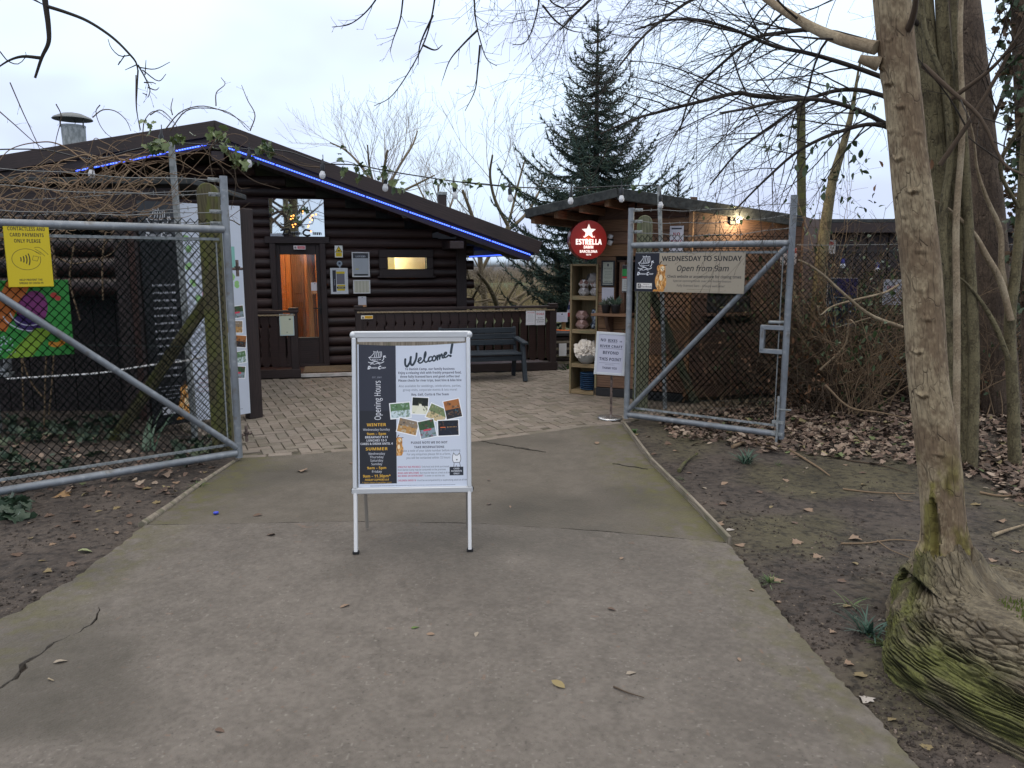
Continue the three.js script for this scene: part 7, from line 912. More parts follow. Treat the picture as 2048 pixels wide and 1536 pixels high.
// twigs hanging in from trees whose trunks stand outside the view
{
  const t = thing('overhanging_tree', 'bare tree whose twigs hang down against the sky above the flue', 'tree', V3(-3.6, 0, -1.6)), r = mulberry(111), o = t.position, loc = (P) => P.map((p) => p.clone().sub(o)), d = 3.6;
  part('trunk', new MB().tube(smoothPts([V3(0, -0.1, 0), V3(0.1, 1.5, 0), V3(0.2, 3.2, -0.2), V3(0.25, 5, -0.3)], 16), (u) => 0.2 - 0.1 * u, 14).geo(), M.barkOlive, t);
  const main = [V3(0.2, 3.2, -0.2).add(o), at(40, -220, 3.4), at(84, -60, d), at(90, 0, d), at(97, 55, d), at(97, 85, d), at(84, 114, d), at(70, 156, d)]; const P = loc(smoothPts(main, 40)); part('branch', new MB().tube(P, (u) => 0.013 * (1 - u) + 0.005, 8).geo(), M.twig, t);
  const b2 = loc(pathPx([[92, 12], [130, 24], [175, 42], [225, 75], [256, 105], [272, 125], [276, 142]], d, d, 30)), b3 = loc(pathPx([[82, 116], [45, 113], [20, 120], [-6, 136]], d, d, 12)), b4 = loc(pathPx([[276, 130], [290, 155], [300, 180], [296, 195]], d, d, 10)), b5 = loc(pathPx([[276, 140], [274, 180], [273, 215], [280, 260]], d, d, 10)), b6 = loc(pathPx([[62, -4], [88, 10]], d, d, 4)), b7 = loc(pathPx([[0, 103], [16, 122], [36, 128], [52, 112], [51, 104]], d, d, 10));
  for (const [b, w] of [[b2, 0.008], [b3, 0.008], [b4, 0.004], [b5, 0.004], [b6, 0.005], [b7, 0.003]]) part('branch', new MB().tube(b, (u) => w * (1 - 0.6 * u), 6).geo(), M.twig, t);
  const tw = new MB(); for (const l of [[[262, 110], [240, 112], [222, 95], [216, 78]], [[250, 110], [236, 130], [240, 122]], [[272, 130], [250, 140]], [[280, 135], [310, 138], [340, 124]], [[285, 140], [318, 162], [332, 148]], [[290, 150], [292, 120]], [[296, 175], [312, 180], [318, 175]], [[294, 190], [285, 186]], [[288, 165], [305, 165], [312, 168]]]) tw.tube(loc(pathPx(l, d, d, 8)), (u) => 0.0028 * (1 - 0.5 * u), 4, false); sprout(tw, b4, 0.003, 0, { seg: 0.02, wob: 0.4, droop: 0.4, dens: [40], ang: 0.9, len: [0.07], rad: [0.0016], rmin: 0.0011, buds: true }, r); part('twigs', tw.geo(), M.twig, t);
}
{
  const t = thing('overhanging_tree', 'bare tree whose fine twigs dangle at the top above the roof slope', 'tree', V3(2.7, 0, -0.9)), r = mulberry(121), o = t.position, loc = (P) => P.map((p) => p.clone().sub(o)), d = 4.2;
  part('trunk', new MB().tube(smoothPts([V3(0, -0.1, 0), V3(0, 1.8, 0.1), V3(-0.2, 3.6, -0.1), V3(-0.4, 5, -0.3)], 16), (u) => 0.18 - 0.08 * u, 14).geo(), M.barkOlive, t);
  part('branch', new MB().tube(loc(smoothPts([V3(2.5, 3.6, -1.0), V3(1.6, 3.9, -2), V3(0.6, 3.8, -3.2), at(860, -180, d), at(780, -120, d)], 30)), (u) => 0.05 * (1 - u) + 0.01, 8).geo(), M.twigBrown, t);
  const L = [[[870, -180], [872, -40], [866, 20], [850, 80], [820, 140], [780, 195], [748, 212]], [[940, -180], [948, -40], [950, 30], [960, 80], [975, 120], [994, 132]], [[960, 90], [955, 140], [950, 180], [930, 222]], [[800, -160], [766, -30], [740, 15], [700, 48], [664, 54]], [[866, 30], [840, 90], [836, 130]], [[830, -150], [808, -20], [800, 40], [786, 80], [780, 104]], [[955, 60], [925, 90], [900, 120], [885, 160]], [[1085, -160], [1080, -20], [1070, 40], [1050, 85], [1024, 90]], [[1085, 10], [1110, 40], [1140, 60], [1170, 66]], [[1090, -100], [1100, 0], [1130, 20], [1150, 55]], [[845, 90], [870, 100], [885, 90]], [[1000, -160], [1010, -60], [985, 0]]], tw = new MB();
  for (const l of L) { const P = loc(pathPx(l, d, d + 0.1, 26)); part('branch', new MB().tube(P, (u) => 0.0062 * (1 - 0.72 * u), 5).geo(), M.twig, t); sprout(tw, P, 0.005, 0, { seg: 0.03, wob: 0.28, droop: -0.5, lift: 2, dens: [9, 6], ang: 0.8, len: [0.13, 0.05], rad: [0.0024, 0.0014], rmin: 0.0012, from: 0.4, buds: true }, r); } part('twigs', tw.geo(), M.twig, t);
}
// trees behind the viewer, which the polished plate mirrors
{ const spots = [[-1.95, 5.2, 0.17], [-1.3, 5.8, 0.2], [-0.72, 5.0, 0.13], [-0.25, 6.4, 0.21]], labels = ['thick bare trunk behind the viewpoint by the path bend', 'tall broad bare trunk behind the viewpoint, second along the path', 'slimmer bare trunk behind the viewpoint close to the path', 'bare trunk behind the viewpoint across the path']; spots.forEach(([x, z, w], i) => { const t = thing('bare_tree', labels[i], 'tree', V3(x, 0, z)), r = mulberry(131 + i), P = growPts(V3(0, -0.1, 0), V3(0.02, 1, 0), 9, { seg: 0.6, wob: 0.06, droop: 0 }, r), tw = new MB(); part('trunk', new MB().tube(P, (u) => w * (1 - 0.6 * u), 12).geo(), M.barkOlive, t); sprout(tw, P, w, 0, { seg: 0.3, wob: 0.25, droop: 0.03, dens: [2.2, 2.4, 2.2], ang: 0.9, len: [2.6, 1.1, 0.5], rad: [0.06, 0.02, 0.009], rmin: 0.004, from: 0.3 }, r); part('branches', tw.geo(), M.twigBrown, t); }); }

// ------------------------------------------------------------------ the fir
{
  const d = 15.5, b = at(1187, 600, d), H = at(1187, 28, d).y, t = thing('fir_tree', 'tall dark green fir behind the kiosk roof', 'tree', V3(b.x, 0, -d)), r = mulberry(141), px = d / 1538;
  part('trunk', new MB().tube([V3(0, -0.1, 0), V3(0, H * 0.5, 0), V3(0, H, 0)], (u) => 0.11 * (1 - u) + 0.012, 10).geo(), M.barkRed, t);
  const half = (y) => { const T = [[10, 2], [60, 10], [110, 24], [160, 46], [220, 72], [300, 120], [370, 165], [440, 180], [560, 205], [640, 180]]; const py = (H - y) / (H / 1) * 0 + (525 - (y - EYE) / px); for (let i = 0; i < T.length - 1; i++) if (py < T[i + 1][0]) return lerp(T[i][1], T[i + 1][1], clamp((py - T[i][0]) / (T[i + 1][0] - T[i][0]))) * px; return 1.5; };
  const twigG = [new MB(), new MB()], wood = new MB();
  const brush = (g, p, q) => { const D = q.clone().sub(p), L = D.length(); D.normalize(); g.tube([p, q], [0.013, 0.005], 3, false); const n = Math.max(4, Math.round(L / 0.011)); for (let i = 0; i < n; i++) { const c = p.clone().lerp(q, (i + r()) / n), s = V3(r() - 0.5, r() - 0.35, r() - 0.5).cross(D).normalize(), e = c.clone().addScaledVector(s, 0.03 + 0.018 * r()).addScaledVector(D, 0.026), w = s.clone().cross(D).multiplyScalar(0.0055), k = g.count; for (const v of [c.clone().add(w), c.clone().sub(w), e]) g.v(v.x, v.y, v.z, s.x, s.y + 0.3, s.z, 0, 0); g.tri(k, k + 1, k + 2); } };
  for (let y = 0.7; y < H - 0.15; y += (y > H - 2 ? 0.16 : 0.105) + 0.06 * r()) {
    const L0 = half(y), n = y > H - 1 ? 4 : 6, a0 = r() * 6.28; for (let k = 0; k < n; k++) {
      const a = a0 + k * 2 * Math.PI / n + (r() - 0.5) * 0.5, L = L0 * (0.5 + 0.6 * r()) + 0.05, up = 0.15 + 0.5 * r() + 0.4 * clamp((y - 2) / 4), P = []; for (let i = 0; i <= 9; i++) { const u = i / 9; P.push(V3(Math.cos(a) * L * u, y + L * (-0.42 * (1 - up) * Math.sin(u * 2.4) + (0.24 + 0.3 * up) * u * u), Math.sin(a) * L * u)); }
      wood.tube(P, (u) => 0.016 * (1 - u) + 0.004, 4, false); const m = Math.max(3, Math.round(L / 0.06));
      for (let i = 1; i <= m; i++) { const u = i / m, q = Math.min(8, Math.floor(u * 9)), p = P[q].clone().lerp(P[q + 1], u * 9 - q), T = P[q + 1].clone().sub(P[q]).normalize(); for (const s of [-1, 1]) { const sd = V3(-Math.sin(a) * s, -0.16 + 0.42 * up * r(), Math.cos(a) * s), l = (0.1 + 0.3 * L * (1 - u) * 0.55) * (0.6 + 0.7 * r()), q2 = p.clone().addScaledVector(sd.addScaledVector(T, 0.9).normalize(), l); q2.y += (r() - 0.55) * 0.1; brush(twigG[r() < 0.35 ? 1 : 0], p, q2); if (l > 0.16) { const mid = p.clone().lerp(q2, 0.55), q3 = mid.clone().add(V3((r() - 0.5) * 0.2, -0.05 - 0.06 * r(), (r() - 0.5) * 0.2)); brush(twigG[0], mid, q3); } } }
      const e = P[9]; brush(twigG[0], e, e.clone().add(V3(Math.cos(a) * 0.06, 0.1 + 0.08 * up, Math.sin(a) * 0.06)));
    }
  }
  brush(twigG[0], V3(0, H - 0.5, 0), V3(0, H, 0)); part('branches', wood.geo(), M.twigBrown, t); part('foliage', twigG[0].geo(), std({ color: [0.033, 0.066, 0.05], roughness: 0.7 }), t); part('foliage', twigG[1].geo(), std({ color: [0.06, 0.098, 0.066], roughness: 0.7 }), t);
  const t2 = thing('fir_tree', 'young fir whose tip peeps over the kiosk roof', 'tree', V3(at(1352, 500, 17).x, 0, -17)), g2 = new MB(), h2 = at(1352, 332, 17).y; for (let y = 1.2; y < h2 - 0.1; y += 0.1) { const L = 0.04 + (h2 - y) * 0.3; for (let k = 0; k < 5; k++) { const a = r() * 6.28; brush(g2, V3(0, y, 0), V3(Math.cos(a) * L, y + L * 0.7, Math.sin(a) * L)); } } brush(g2, V3(0, h2 - 0.4, 0), V3(0, h2, 0)); part('foliage', g2.geo(), std({ color: [0.024, 0.046, 0.032], roughness: 0.7 }), t2); part('trunk', new MB().tube([V3(0, 0, 0), V3(0, h2, 0)], [0.06, 0.01], 6).geo(), M.barkRed, t2);
}
// ------------------------------------------------------------------ bare willows across the water and the scrub below them
function willow(label, d, limbs, o, seed, rb = 0.075) {
  const b = at(limbs[0][0][0], limbs[0][0][1], d), t = thing('willow_tree', label, 'tree', V3(b.x, 0, -d)), r = mulberry(seed), off = t.position, tw = new MB(); limbs.forEach((l, i) => { const P = pathPx(l, d, d + (i % 3 - 1) * 1.2, 18).map((p) => p.sub(off)); part(i ? 'branch' : 'trunk', new MB().tube(P, (u) => (i ? rb * 0.5 : rb) * (1 - 0.72 * u) + 0.012, i ? 7 : 10).geo(), M.willow, t); sprout(tw, P, (i ? rb * 0.4 : rb * 0.7), 0, o, r); }); part('twigs', tw.geo(), M.willowTwig, t); return t;
}
const wo = { seg: 0.22, wob: 0.22, droop: -0.22, dens: [2.6, 3, 3.2], ang: 0.7, len: [1.9, 1.0, 0.6], rad: [0.03, 0.012, 0.007], rmin: 0.0045, from: 0.3, bias: V3(0, 0.25, 0) };
willow('forked straw coloured bare willow between the cabin eaves and the fir', 20, [[[972, 640], [968, 590], [962, 540], [955, 470], [940, 420], [925, 380]], [[962, 545], [985, 500], [1010, 465], [1024, 420], [1036, 370], [1050, 320]], [[1010, 465], [1050, 430], [1075, 390], [1090, 350]], [[1015, 450], [990, 400], [980, 350], [985, 310]], [[970, 600], [1010, 605], [1060, 580], [1110, 548], [1160, 520]], [[1036, 600], [1060, 575], [1100, 540], [1150, 510]], [[966, 590], [940, 560], [930, 520]]], wo, 151);
willow('bare willow rising behind the far roof slope of the cabin', 26, [[[770, 640], [765, 500], [765, 400], [768, 340], [775, 300]], [[766, 400], [720, 330], [690, 300], [660, 285]], [[767, 390], [800, 330], [825, 290], [835, 262]], [[765, 420], [740, 340], [735, 290]], [[767, 400], [830, 370], [870, 350]]], { ...wo, len: [2.2, 1.1, 0.7], dens: [3, 3, 3] }, 161);
willow('small hazy bare willow between the roof edge and the forked willow', 30, [[[885, 640], [884, 500], [880, 430], [876, 370]], [[884, 470], [850, 400], [830, 360]], [[884, 460], [905, 400], [915, 370]]], { ...wo, len: [2, 1.0, 0.6] }, 171);
willow('leaning pale willow beneath the lower fir boughs', 17, [[[1140, 650], [1130, 600], [1122, 560], [1110, 500]], [[1132, 610], [1155, 570], [1180, 540]], [[1128, 590], [1100, 560], [1080, 540]]], { ...wo, len: [1.1, 0.6, 0.4], droop: 0.2, bias: V3(0, -0.1, 0) }, 181, 0.1);
willow('low thicket of pale willow shoots filling the gap beside the cabin corner', 18, [[[1000, 640], [990, 600], [975, 570], [955, 545]], [[1000, 630], [1020, 590], [1040, 560], [1060, 540]], [[1010, 640], [1050, 600], [1090, 580], [1130, 570]], [[940, 640], [945, 600], [960, 570]], [[1080, 640], [1090, 600], [1110, 575]], [[1060, 640], [1040, 610], [1000, 598], [950, 604]]], { ...wo, dens: [7, 5, 4], len: [0.9, 0.5, 0.35], rad: [0.012, 0.007, 0.005], droop: 0.1, bias: V3(0, 0.1, 0) }, 187, 0.06);
{
  const g = [new MB(), new MB()], r = mulberry(191); for (let i = 0; i < 9000; i++) { const z = -22 - r() * 16, x = -7 + r() * 19, h = 0.3 + r() * 0.45 + (r() < 0.1 ? 0.5 : 0), l = (r() - 0.5) * 0.9, p = V3(x, -0.05, z); g[i % 2].tube([p, V3(x + l * 0.4, h * 0.6, z), V3(x + l, h, z + (r() - 0.5) * 0.3)], [0.011, 0.009, 0.002], 3, false); }
  const t = thing('bank_scrub', 'straw coloured winter scrub along the far bank', 'scrub'); t.userData.kind = 'stuff'; delete t.userData.category; part('stems', g[0].geo(), std({ color: [0.27, 0.21, 0.11], roughness: 1 }), t); part('stems', g[1].geo(), std({ color: [0.2, 0.165, 0.085], roughness: 1 }), t);
  const far = new MB(); for (let i = 0; i < 7000; i++) { const x = -30 + r() * 75, z = -62 - r() * 12, h = 0.4 + r() * 0.8; far.tube([V3(x, -0.1, z), V3(x + (r() - 0.5) * 0.8, h * 0.6, z), V3(x + (r() - 0.5) * 1.6, h, z)], [0.05, 0.04, 0.01], 3, false); } const f = thing('far_thicket', 'hazy brown thicket beyond the bank scrub', 'thicket'); f.userData.kind = 'stuff'; delete f.userData.category; part('stems', far.geo(), std({ color: [0.22, 0.18, 0.13], roughness: 1 }), f);
}
// ------------------------------------------------------------------ climbing stems on the wires
{
  const t = thing('climbing_vine', 'tangle of bare brown climbing stems along the barbed wires with a few green leaves', 'climber'), r = mulberry(201);
  const top = (x) => lerp(330, 262, clamp(x / 330)) + (x > 330 ? (x - 330) * 0.1 : 0);
  for (let c = 0; c < 6; c++) { const g = new MB(); for (let i = 0; i < 21; i++) { let x = -60 + r() * 400, y = top(x) + 20 + Math.pow(r(), 1.2) * 165, d = 6.5 + r() * 0.7, dx = (r() < 0.5 ? -1 : 1) * (14 + r() * 12), dy = (r() - 0.5) * 40; const l = []; const n = 6 + Math.floor(r() * 9); for (let k = 0; k < n; k++) { l.push(at(x, y, d)); x += dx; y += dy; dx += (r() - 0.5) * 16; dy += (r() - 0.5) * 20 - (y - (top(x) + 95)) * 0.09; dx = clamp(dx, -30, 30); dy = clamp(dy, -26, 26); d += (r() - 0.5) * 0.08; if (x > 480) dx = -Math.abs(dx); if (y < top(x) - 10) dy = Math.abs(dy); } g.tube(smoothPts(l, n * 4), (u) => (0.0035 + 0.004 * (i % 4 === 0 ? 1 : 0.2)) * (1 - 0.75 * u), 4, false); if (i % 3 === 0) sprout(g, smoothPts(l, n * 2), 0.004, 0, { seg: 0.04, wob: 0.5, droop: 0, dens: [5], ang: 0.8, len: [0.16], rad: [0.0028], rmin: 0.0014, buds: true }, r); } part('stem', g.geo(), c % 3 ? M.vine : M.twigTan, t); }
  const up = new MB(); for (const l of [[[20, 165], [46, 225], [60, 255], [80, 300], [100, 350]], [[-10, 215], [30, 250], [70, 285], [110, 310]], [[112, 208], [122, 230], [112, 280], [106, 320]], [[200, 210], [192, 222], [200, 250], [216, 270], [240, 282]], [[185, 235], [205, 220], [230, 222], [252, 240], [262, 262]], [[272, 150], [273, 220], [282, 262]], [[285, 290], [290, 240], [310, 222], [345, 245]], [[330, 260], [360, 225], [400, 212], [440, 220], [480, 240], [500, 258]], [[340, 262], [372, 222], [410, 216], [460, 226], [498, 262]], [[432, 212], [433, 185], [450, 168], [442, 155]], [[500, 262], [510, 230], [495, 200], [483, 170]], [[345, 230], [342, 215], [346, 196]], [[455, 300], [475, 335], [505, 360], [560, 378]], [[470, 300], [470, 340], [478, 375], [500, 376]], [[440, 280], [420, 300], [425, 350], [438, 395], [445, 460]], [[400, 290], [440, 330], [470, 360], [462, 420]], [[300, 300], [280, 350], [290, 420]], [[300, 230], [320, 220], [340, 235], [360, 262]], [[480, 450], [460, 440], [440, 450], [500, 405]], [[220, 300], [190, 320], [185, 350], [180, 370]], [[640, 335], [600, 330], [560, 310], [520, 300]]]) { const P = pathPx(l, 6.8, 6.85, 16); up.tube(P, (u) => 0.0055 * (1 - 0.6 * u), 4, false); sprout(up, P, 0.004, 0, { seg: 0.02, wob: 0.5, droop: 0, dens: [9], ang: 0.9, len: [0.07], rad: [0.0022], rmin: 0.0013, buds: true }, r); } part('stem', up.geo(), M.twigBrown, t);
  const down = new MB(); for (const l of [[[30, 450], [36, 560], [42, 690], [48, 820]], [[100, 470], [112, 560], [95, 680], [88, 860]], [[108, 500], [110, 640], [106, 740], [98, 830]], [[40, 700], [60, 760], [90, 800]], [[150, 480], [140, 560], [160, 640]], [[215, 440], [205, 520], [206, 600]]]) down.tube(pathPx(l, 6.95, 7.0, 18), 0.0075, 5, false); part('stem', down.geo(), M.twigTan, t);
  const L = [[298, 250, 6], [315, 292, 10], [300, 282, 6], [345, 280, 6], [372, 275, 7], [430, 262, 8], [445, 275, 8], [465, 300, 6], [480, 325, 10], [440, 292, 5]].flatMap(([x, y, n]) => around(at(x, y, 6.8), n, 0.05, r)); part('leaves', leaves(L, 'ivy', 0.065, r), M.ivyPale, t); part('leaves', leaves(around(at(318, 290, 6.8), 8, 0.06, r), 'ivy', 0.07, r), M.ivy, t);
}
{ // ivy wound on the cable
  const t = thing('ivy_spray', 'sprays of green ivy clinging to the festoon cable over the cabin roof', 'ivy'), r = mulberry(211), dd = (x) => lerp(7.0, 8.35, (x - 340) / 978), C = [[525, 295, 9], [540, 305, 8], [505, 318, 6], [532, 285, 6], [690, 300, 3], [678, 314, 4], [685, 340, 6], [720, 332, 9], [735, 342, 7], [725, 350, 6], [778, 340, 6], [790, 360, 8], [795, 372, 6], [762, 350, 4], [882, 370, 4], [888, 356, 3], [862, 382, 3], [940, 365, 6], [905, 365, 4], [1005, 372, 4], [1036, 382, 7], [1180, 378, 2], [1272, 376, 4], [960, 368, 2]], A = [], B = []; C.forEach(([x, y, n], i) => around(at(x, y, dd(x)), n, 0.045, r).forEach((p, k) => ((i + k) % 3 ? A : B).push(p))); part('leaves', leaves(A, 'ivy', 0.06, r), M.ivy, t); part('leaves', leaves(B, 'ivy', 0.058, r), M.ivyPale, t); const g = new MB(); for (const l of [[[500, 300], [560, 312], [600, 325], [648, 336]], [[660, 327], [690, 322], [740, 340], [800, 350]], [[870, 357], [930, 366], [1040, 376]]]) g.tube(smoothPts(l.map(([x, y]) => at(x, y, dd(x))), 14), 0.003, 4, false); part('stem', g.geo(), M.twigBrown, t);
}
{ // ground ivy and strap leaves under the fence
  const r = mulberry(221), t = thing('ground_ivy', 'dark ivy spreading over the soil at the foot of the fence behind the gate', 'ivy'); t.userData.kind = 'stuff'; delete t.userData.category; const A = [], B = []; for (let i = 0; i < 800; i++) { const px = -60 + r() * 520, py = 842 + r() * 90 + (px < 150 ? 30 * r() : 0), p = gp(px, py); p.z -= 0.0; if (fbm(p.x * 1.6 + 40, p.z * 1.6 + 40, 512, 3, 223) < 0.46) continue; if (p.x > pl.x - 0.06 && p.z > -6.6) continue; p.y = groundH(p.x, p.z) + 0.02 + r() * 0.07; (i % 4 ? A : B).push(p); } for (let i = 0; i < 60; i++) { const p = gp(-20 + r() * 80, 1000 + r() * 40); p.y = 0.02 + r() * 0.03; A.push(p); } part('leaves', leaves(A, 'ivy', 0.075, r), leafM([0.03, 0.062, 0.032]), t); part('leaves', leaves(B, 'ivy', 0.07, r), leafM([0.07, 0.1, 0.045]), t);
}
function tuft(name, label, cat, p, n, L, w, col, seed, spread = 0.9) {
  const r = mulberry(seed), t = thing(name, label, cat, V3(p.x, groundH(p.x, p.z) - 0.005, p.z)), gs = [new MB(), new MB()]; for (let i = 0; i < n; i++) { const a = r() * 6.28, e = 1.45 - r() * spread, l = L * (0.55 + 0.6 * r()), o = V3((r() - 0.5) * L * 0.35, 0, (r() - 0.5) * L * 0.35), d = V3(Math.cos(a) * Math.cos(e), Math.sin(e), Math.sin(a) * Math.cos(e)), g = gs[i % 2], s = V3(-Math.sin(a), 0, Math.cos(a)).multiplyScalar(w), P = [0, 0.4, 0.75, 1].map((u) => o.clone().addScaledVector(d, l * u).add(V3(Math.cos(a) * l * 0.25 * u * u, -l * 0.28 * u * u, Math.sin(a) * l * 0.25 * u * u))), k = g.count; P.forEach((q, j) => { const ww = [0.7, 1, 0.75, 0.08][j]; for (const z of [-1, 1]) g.v(q.x + s.x * ww * z, q.y, q.z + s.z * ww * z, d.y * -Math.cos(a), 0.8, d.y * -Math.sin(a), 0, 0); }); for (let j = 0; j < 3; j++) g.i.push(k + j * 2, k + j * 2 + 1, k + j * 2 + 3, k + j * 2, k + j * 2 + 3, k + j * 2 + 2); }
  gs.forEach((g, i) => part('blades', g.geo(), leafM(i ? col : col.map((c) => c * 1.5), 0.15), t)); return t;
}
tuft('strap_leaf_clump', 'blue green clump of strap leaves beside the mossy burr', 'plant', gp(1738, 1268), 46, 0.15, 0.0042, [0.035, 0.085, 0.06], 301); tuft('grass_tuft', 'bright short grass tuft against the mossy burr', 'grass', gp(1772, 1290), 40, 0.09, 0.0018, [0.07, 0.12, 0.025], 303, 1.2);
tuft('strap_leaf_clump', 'small round clump of strap leaves in front of the drop bolt', 'plant', gp(1492, 924), 44, 0.16, 0.006, [0.04, 0.085, 0.055], 305); tuft('strap_leaf_clump', 'upright strap leaves behind the open gate by the tall banner', 'plant', gp(282, 905).add(V3(0, 0, -0.1)), 12, 0.42, 0.01, [0.05, 0.1, 0.06], 307, 0.35);
tuft('grass_tuft', 'bright green grass tuft beside the bowed edging board', 'grass', gp(396, 972), 70, 0.09, 0.0022, [0.07, 0.13, 0.02], 309, 1.3); tuft('grass_tuft', 'grass tuft at the asphalt edge near the curled pair of leaves', 'grass', gp(1540, 1162), 46, 0.07, 0.0018, [0.06, 0.11, 0.025], 311, 1.3); tuft('grass_tuft', 'sparse grass tuft on bare soil above the burr clump', 'grass', gp(1703, 1208), 14, 0.1, 0.002, [0.08, 0.13, 0.035], 313, 1.2); tuft('grass_tuft', 'low grass tuft right of the round strap leaf clump', 'grass', gp(1555, 928), 22, 0.07, 0.002, [0.06, 0.09, 0.025], 315, 1.3); tuft('grass_tuft', 'tiny grass tuft by the green stick near the edging board', 'grass', gp(1365, 955), 18, 0.06, 0.0018, [0.05, 0.1, 0.025], 317, 1.3);
tuft('strap_leaf_clump', 'green strap leaves behind the slatted bin', 'plant', gp(1138, 730), 26, 0.42, 0.012, [0.08, 0.16, 0.04], 319, 1.0); tuft('weed_patch', 'small pale green weed patch at the start of the edging board', 'weeds', gp(1268, 862), 60, 0.06, 0.006, [0.06, 0.12, 0.035], 321, 1.4);

// ------------------------------------------------------------------ the undergrowth, dark barn and decorations behind it
{
  const F = new Frame(V3(3.75, 0, -11.3), -0.06), t = thing('dark_plank_barn', 'long dark vertical plank barn behind the trees', 'barn', F.o, F.th), Y = (px, py) => F.px(px, py, 0), h0 = Y(1591, 478).y; let x = 0; const e = 8.6; for (let k = 0; x < e; k++, x += 0.15) part('plank', boxAt(0.144, 2.2, 0.022, x + 0.07, 1.05, (k % 2) * 0.014, 0.004), M.stainFlat, t);
  part('roof_fascia', boxAt(e + 0.3, 0.15, 0.05, e / 2, Y(1780, 456).y, 0.22, 0.006), M.stainFlat, t); part('roof', boxAt(e + 0.3, 0.05, 3, e / 2, Y(1780, 456).y + 0.09, -1.25, 0.006), M.felt, t); part('side_wall', boxAt(0.05, 2.2, 2.6, 0.03, 1.05, -1.35, 0.005), M.stainFlat, t); part('back_wall', boxAt(e, 2.2, 0.05, e / 2, 1.05, -2.7, 0.005), M.stainFlat, t);
  const FP = new Frame(V3(3, 0, -8.4), -0.04), b = (n, l, c, px, dr, o) => board(n, l, c, n === 'round_mask' ? F : FP, px, 0.06, dr, o);
  b('round_mask', 'white board with a red disc hung high on the dark barn', 'decoration', [1646, 480, 1670, 508], (g, w, h) => { g.fillStyle = '#b9b4b0'; g.fillRect(0, 0, w, h); g.fillStyle = '#a3242a'; g.beginPath(); g.ellipse(w / 2, h * 0.25, w * 0.36, h * 0.16, 0, 0, 7); g.fill(); });
  b('event_poster', 'blue and purple picture poster half hidden by twigs behind the mesh', 'poster', [1656, 556, 1709, 654], (g, w, h) => { g.fillStyle = '#1c2c3d'; g.fillRect(0, 0, w, h); g.fillStyle = '#2c2350'; g.fillRect(w * 0.3, 0, w * 0.7, h * 0.35); const r = mulberry(14); for (let i = 0; i < 70; i++) { g.fillStyle = ['#4a7fa0', '#6f9cb4', '#7a2f3a', '#a08d3a', '#2f6344', '#9aa6b0', '#1c2c3d', '#1c2c3d'][Math.floor(r() * 8)]; g.fillRect(r() * w, h * (0.35 + 0.65 * r()), 3 + r() * 16, 3 + r() * 16); } });
  b('white_notice', 'white notice with a red heading on the barn beside the pale trunk', 'notice', [1768, 559, 1802, 610], (g, w, h) => { g.fillStyle = '#b4b7c2'; g.fillRect(0, 0, w, h); text(g, 'DOGS', w * 0.45, h * 0.3, h * 0.15, { color: '#a33c46', bold: 1 }); lines(g, w / 2, h * 0.5, w * 0.7, 5, h * 0.08, '#747a88', 3); });
  b('toadstool_sign', 'faded white and red board low behind the gate latch', 'decoration', [1562, 496, 1592, 530], (g, w, h) => { g.fillStyle = '#b5a9a4'; g.fillRect(0, 0, w, h); g.fillStyle = '#a84a38'; g.fillRect(0, 0, w, h * 0.3); });
  const bulbs = thing('festoon_lights', 'blue socketed white bulbs strung along the dark barn', 'string lights'), bm = std({ color: [0.75, 0.78, 0.85], roughness: 0.3 }), sm = std({ color: [0.02, 0.03, 0.22], roughness: 0.4 }); const q = []; for (const [x, y] of [[1562, 497], [1628, 515], [1686, 522], [1755, 530], [1822, 528]]) { const p = at(x, y, 10.9), h = part('bulb_holder', new THREE.CylinderGeometry(0.026, 0.03, 0.07, 12), sm, bulbs); h.position.copy(p); part('bulb', lathe([[0.026, 0], [0.036, -0.03], [0.03, -0.06], [0, -0.07]], 12), bm, h).position.y = -0.035; q.push(p.clone().add(V3(0, 0.06, 0))); } part('cable', new MB().tube(smoothPts(q, 30), 0.006, 5).geo(), M.plasticBlack, bulbs);
}
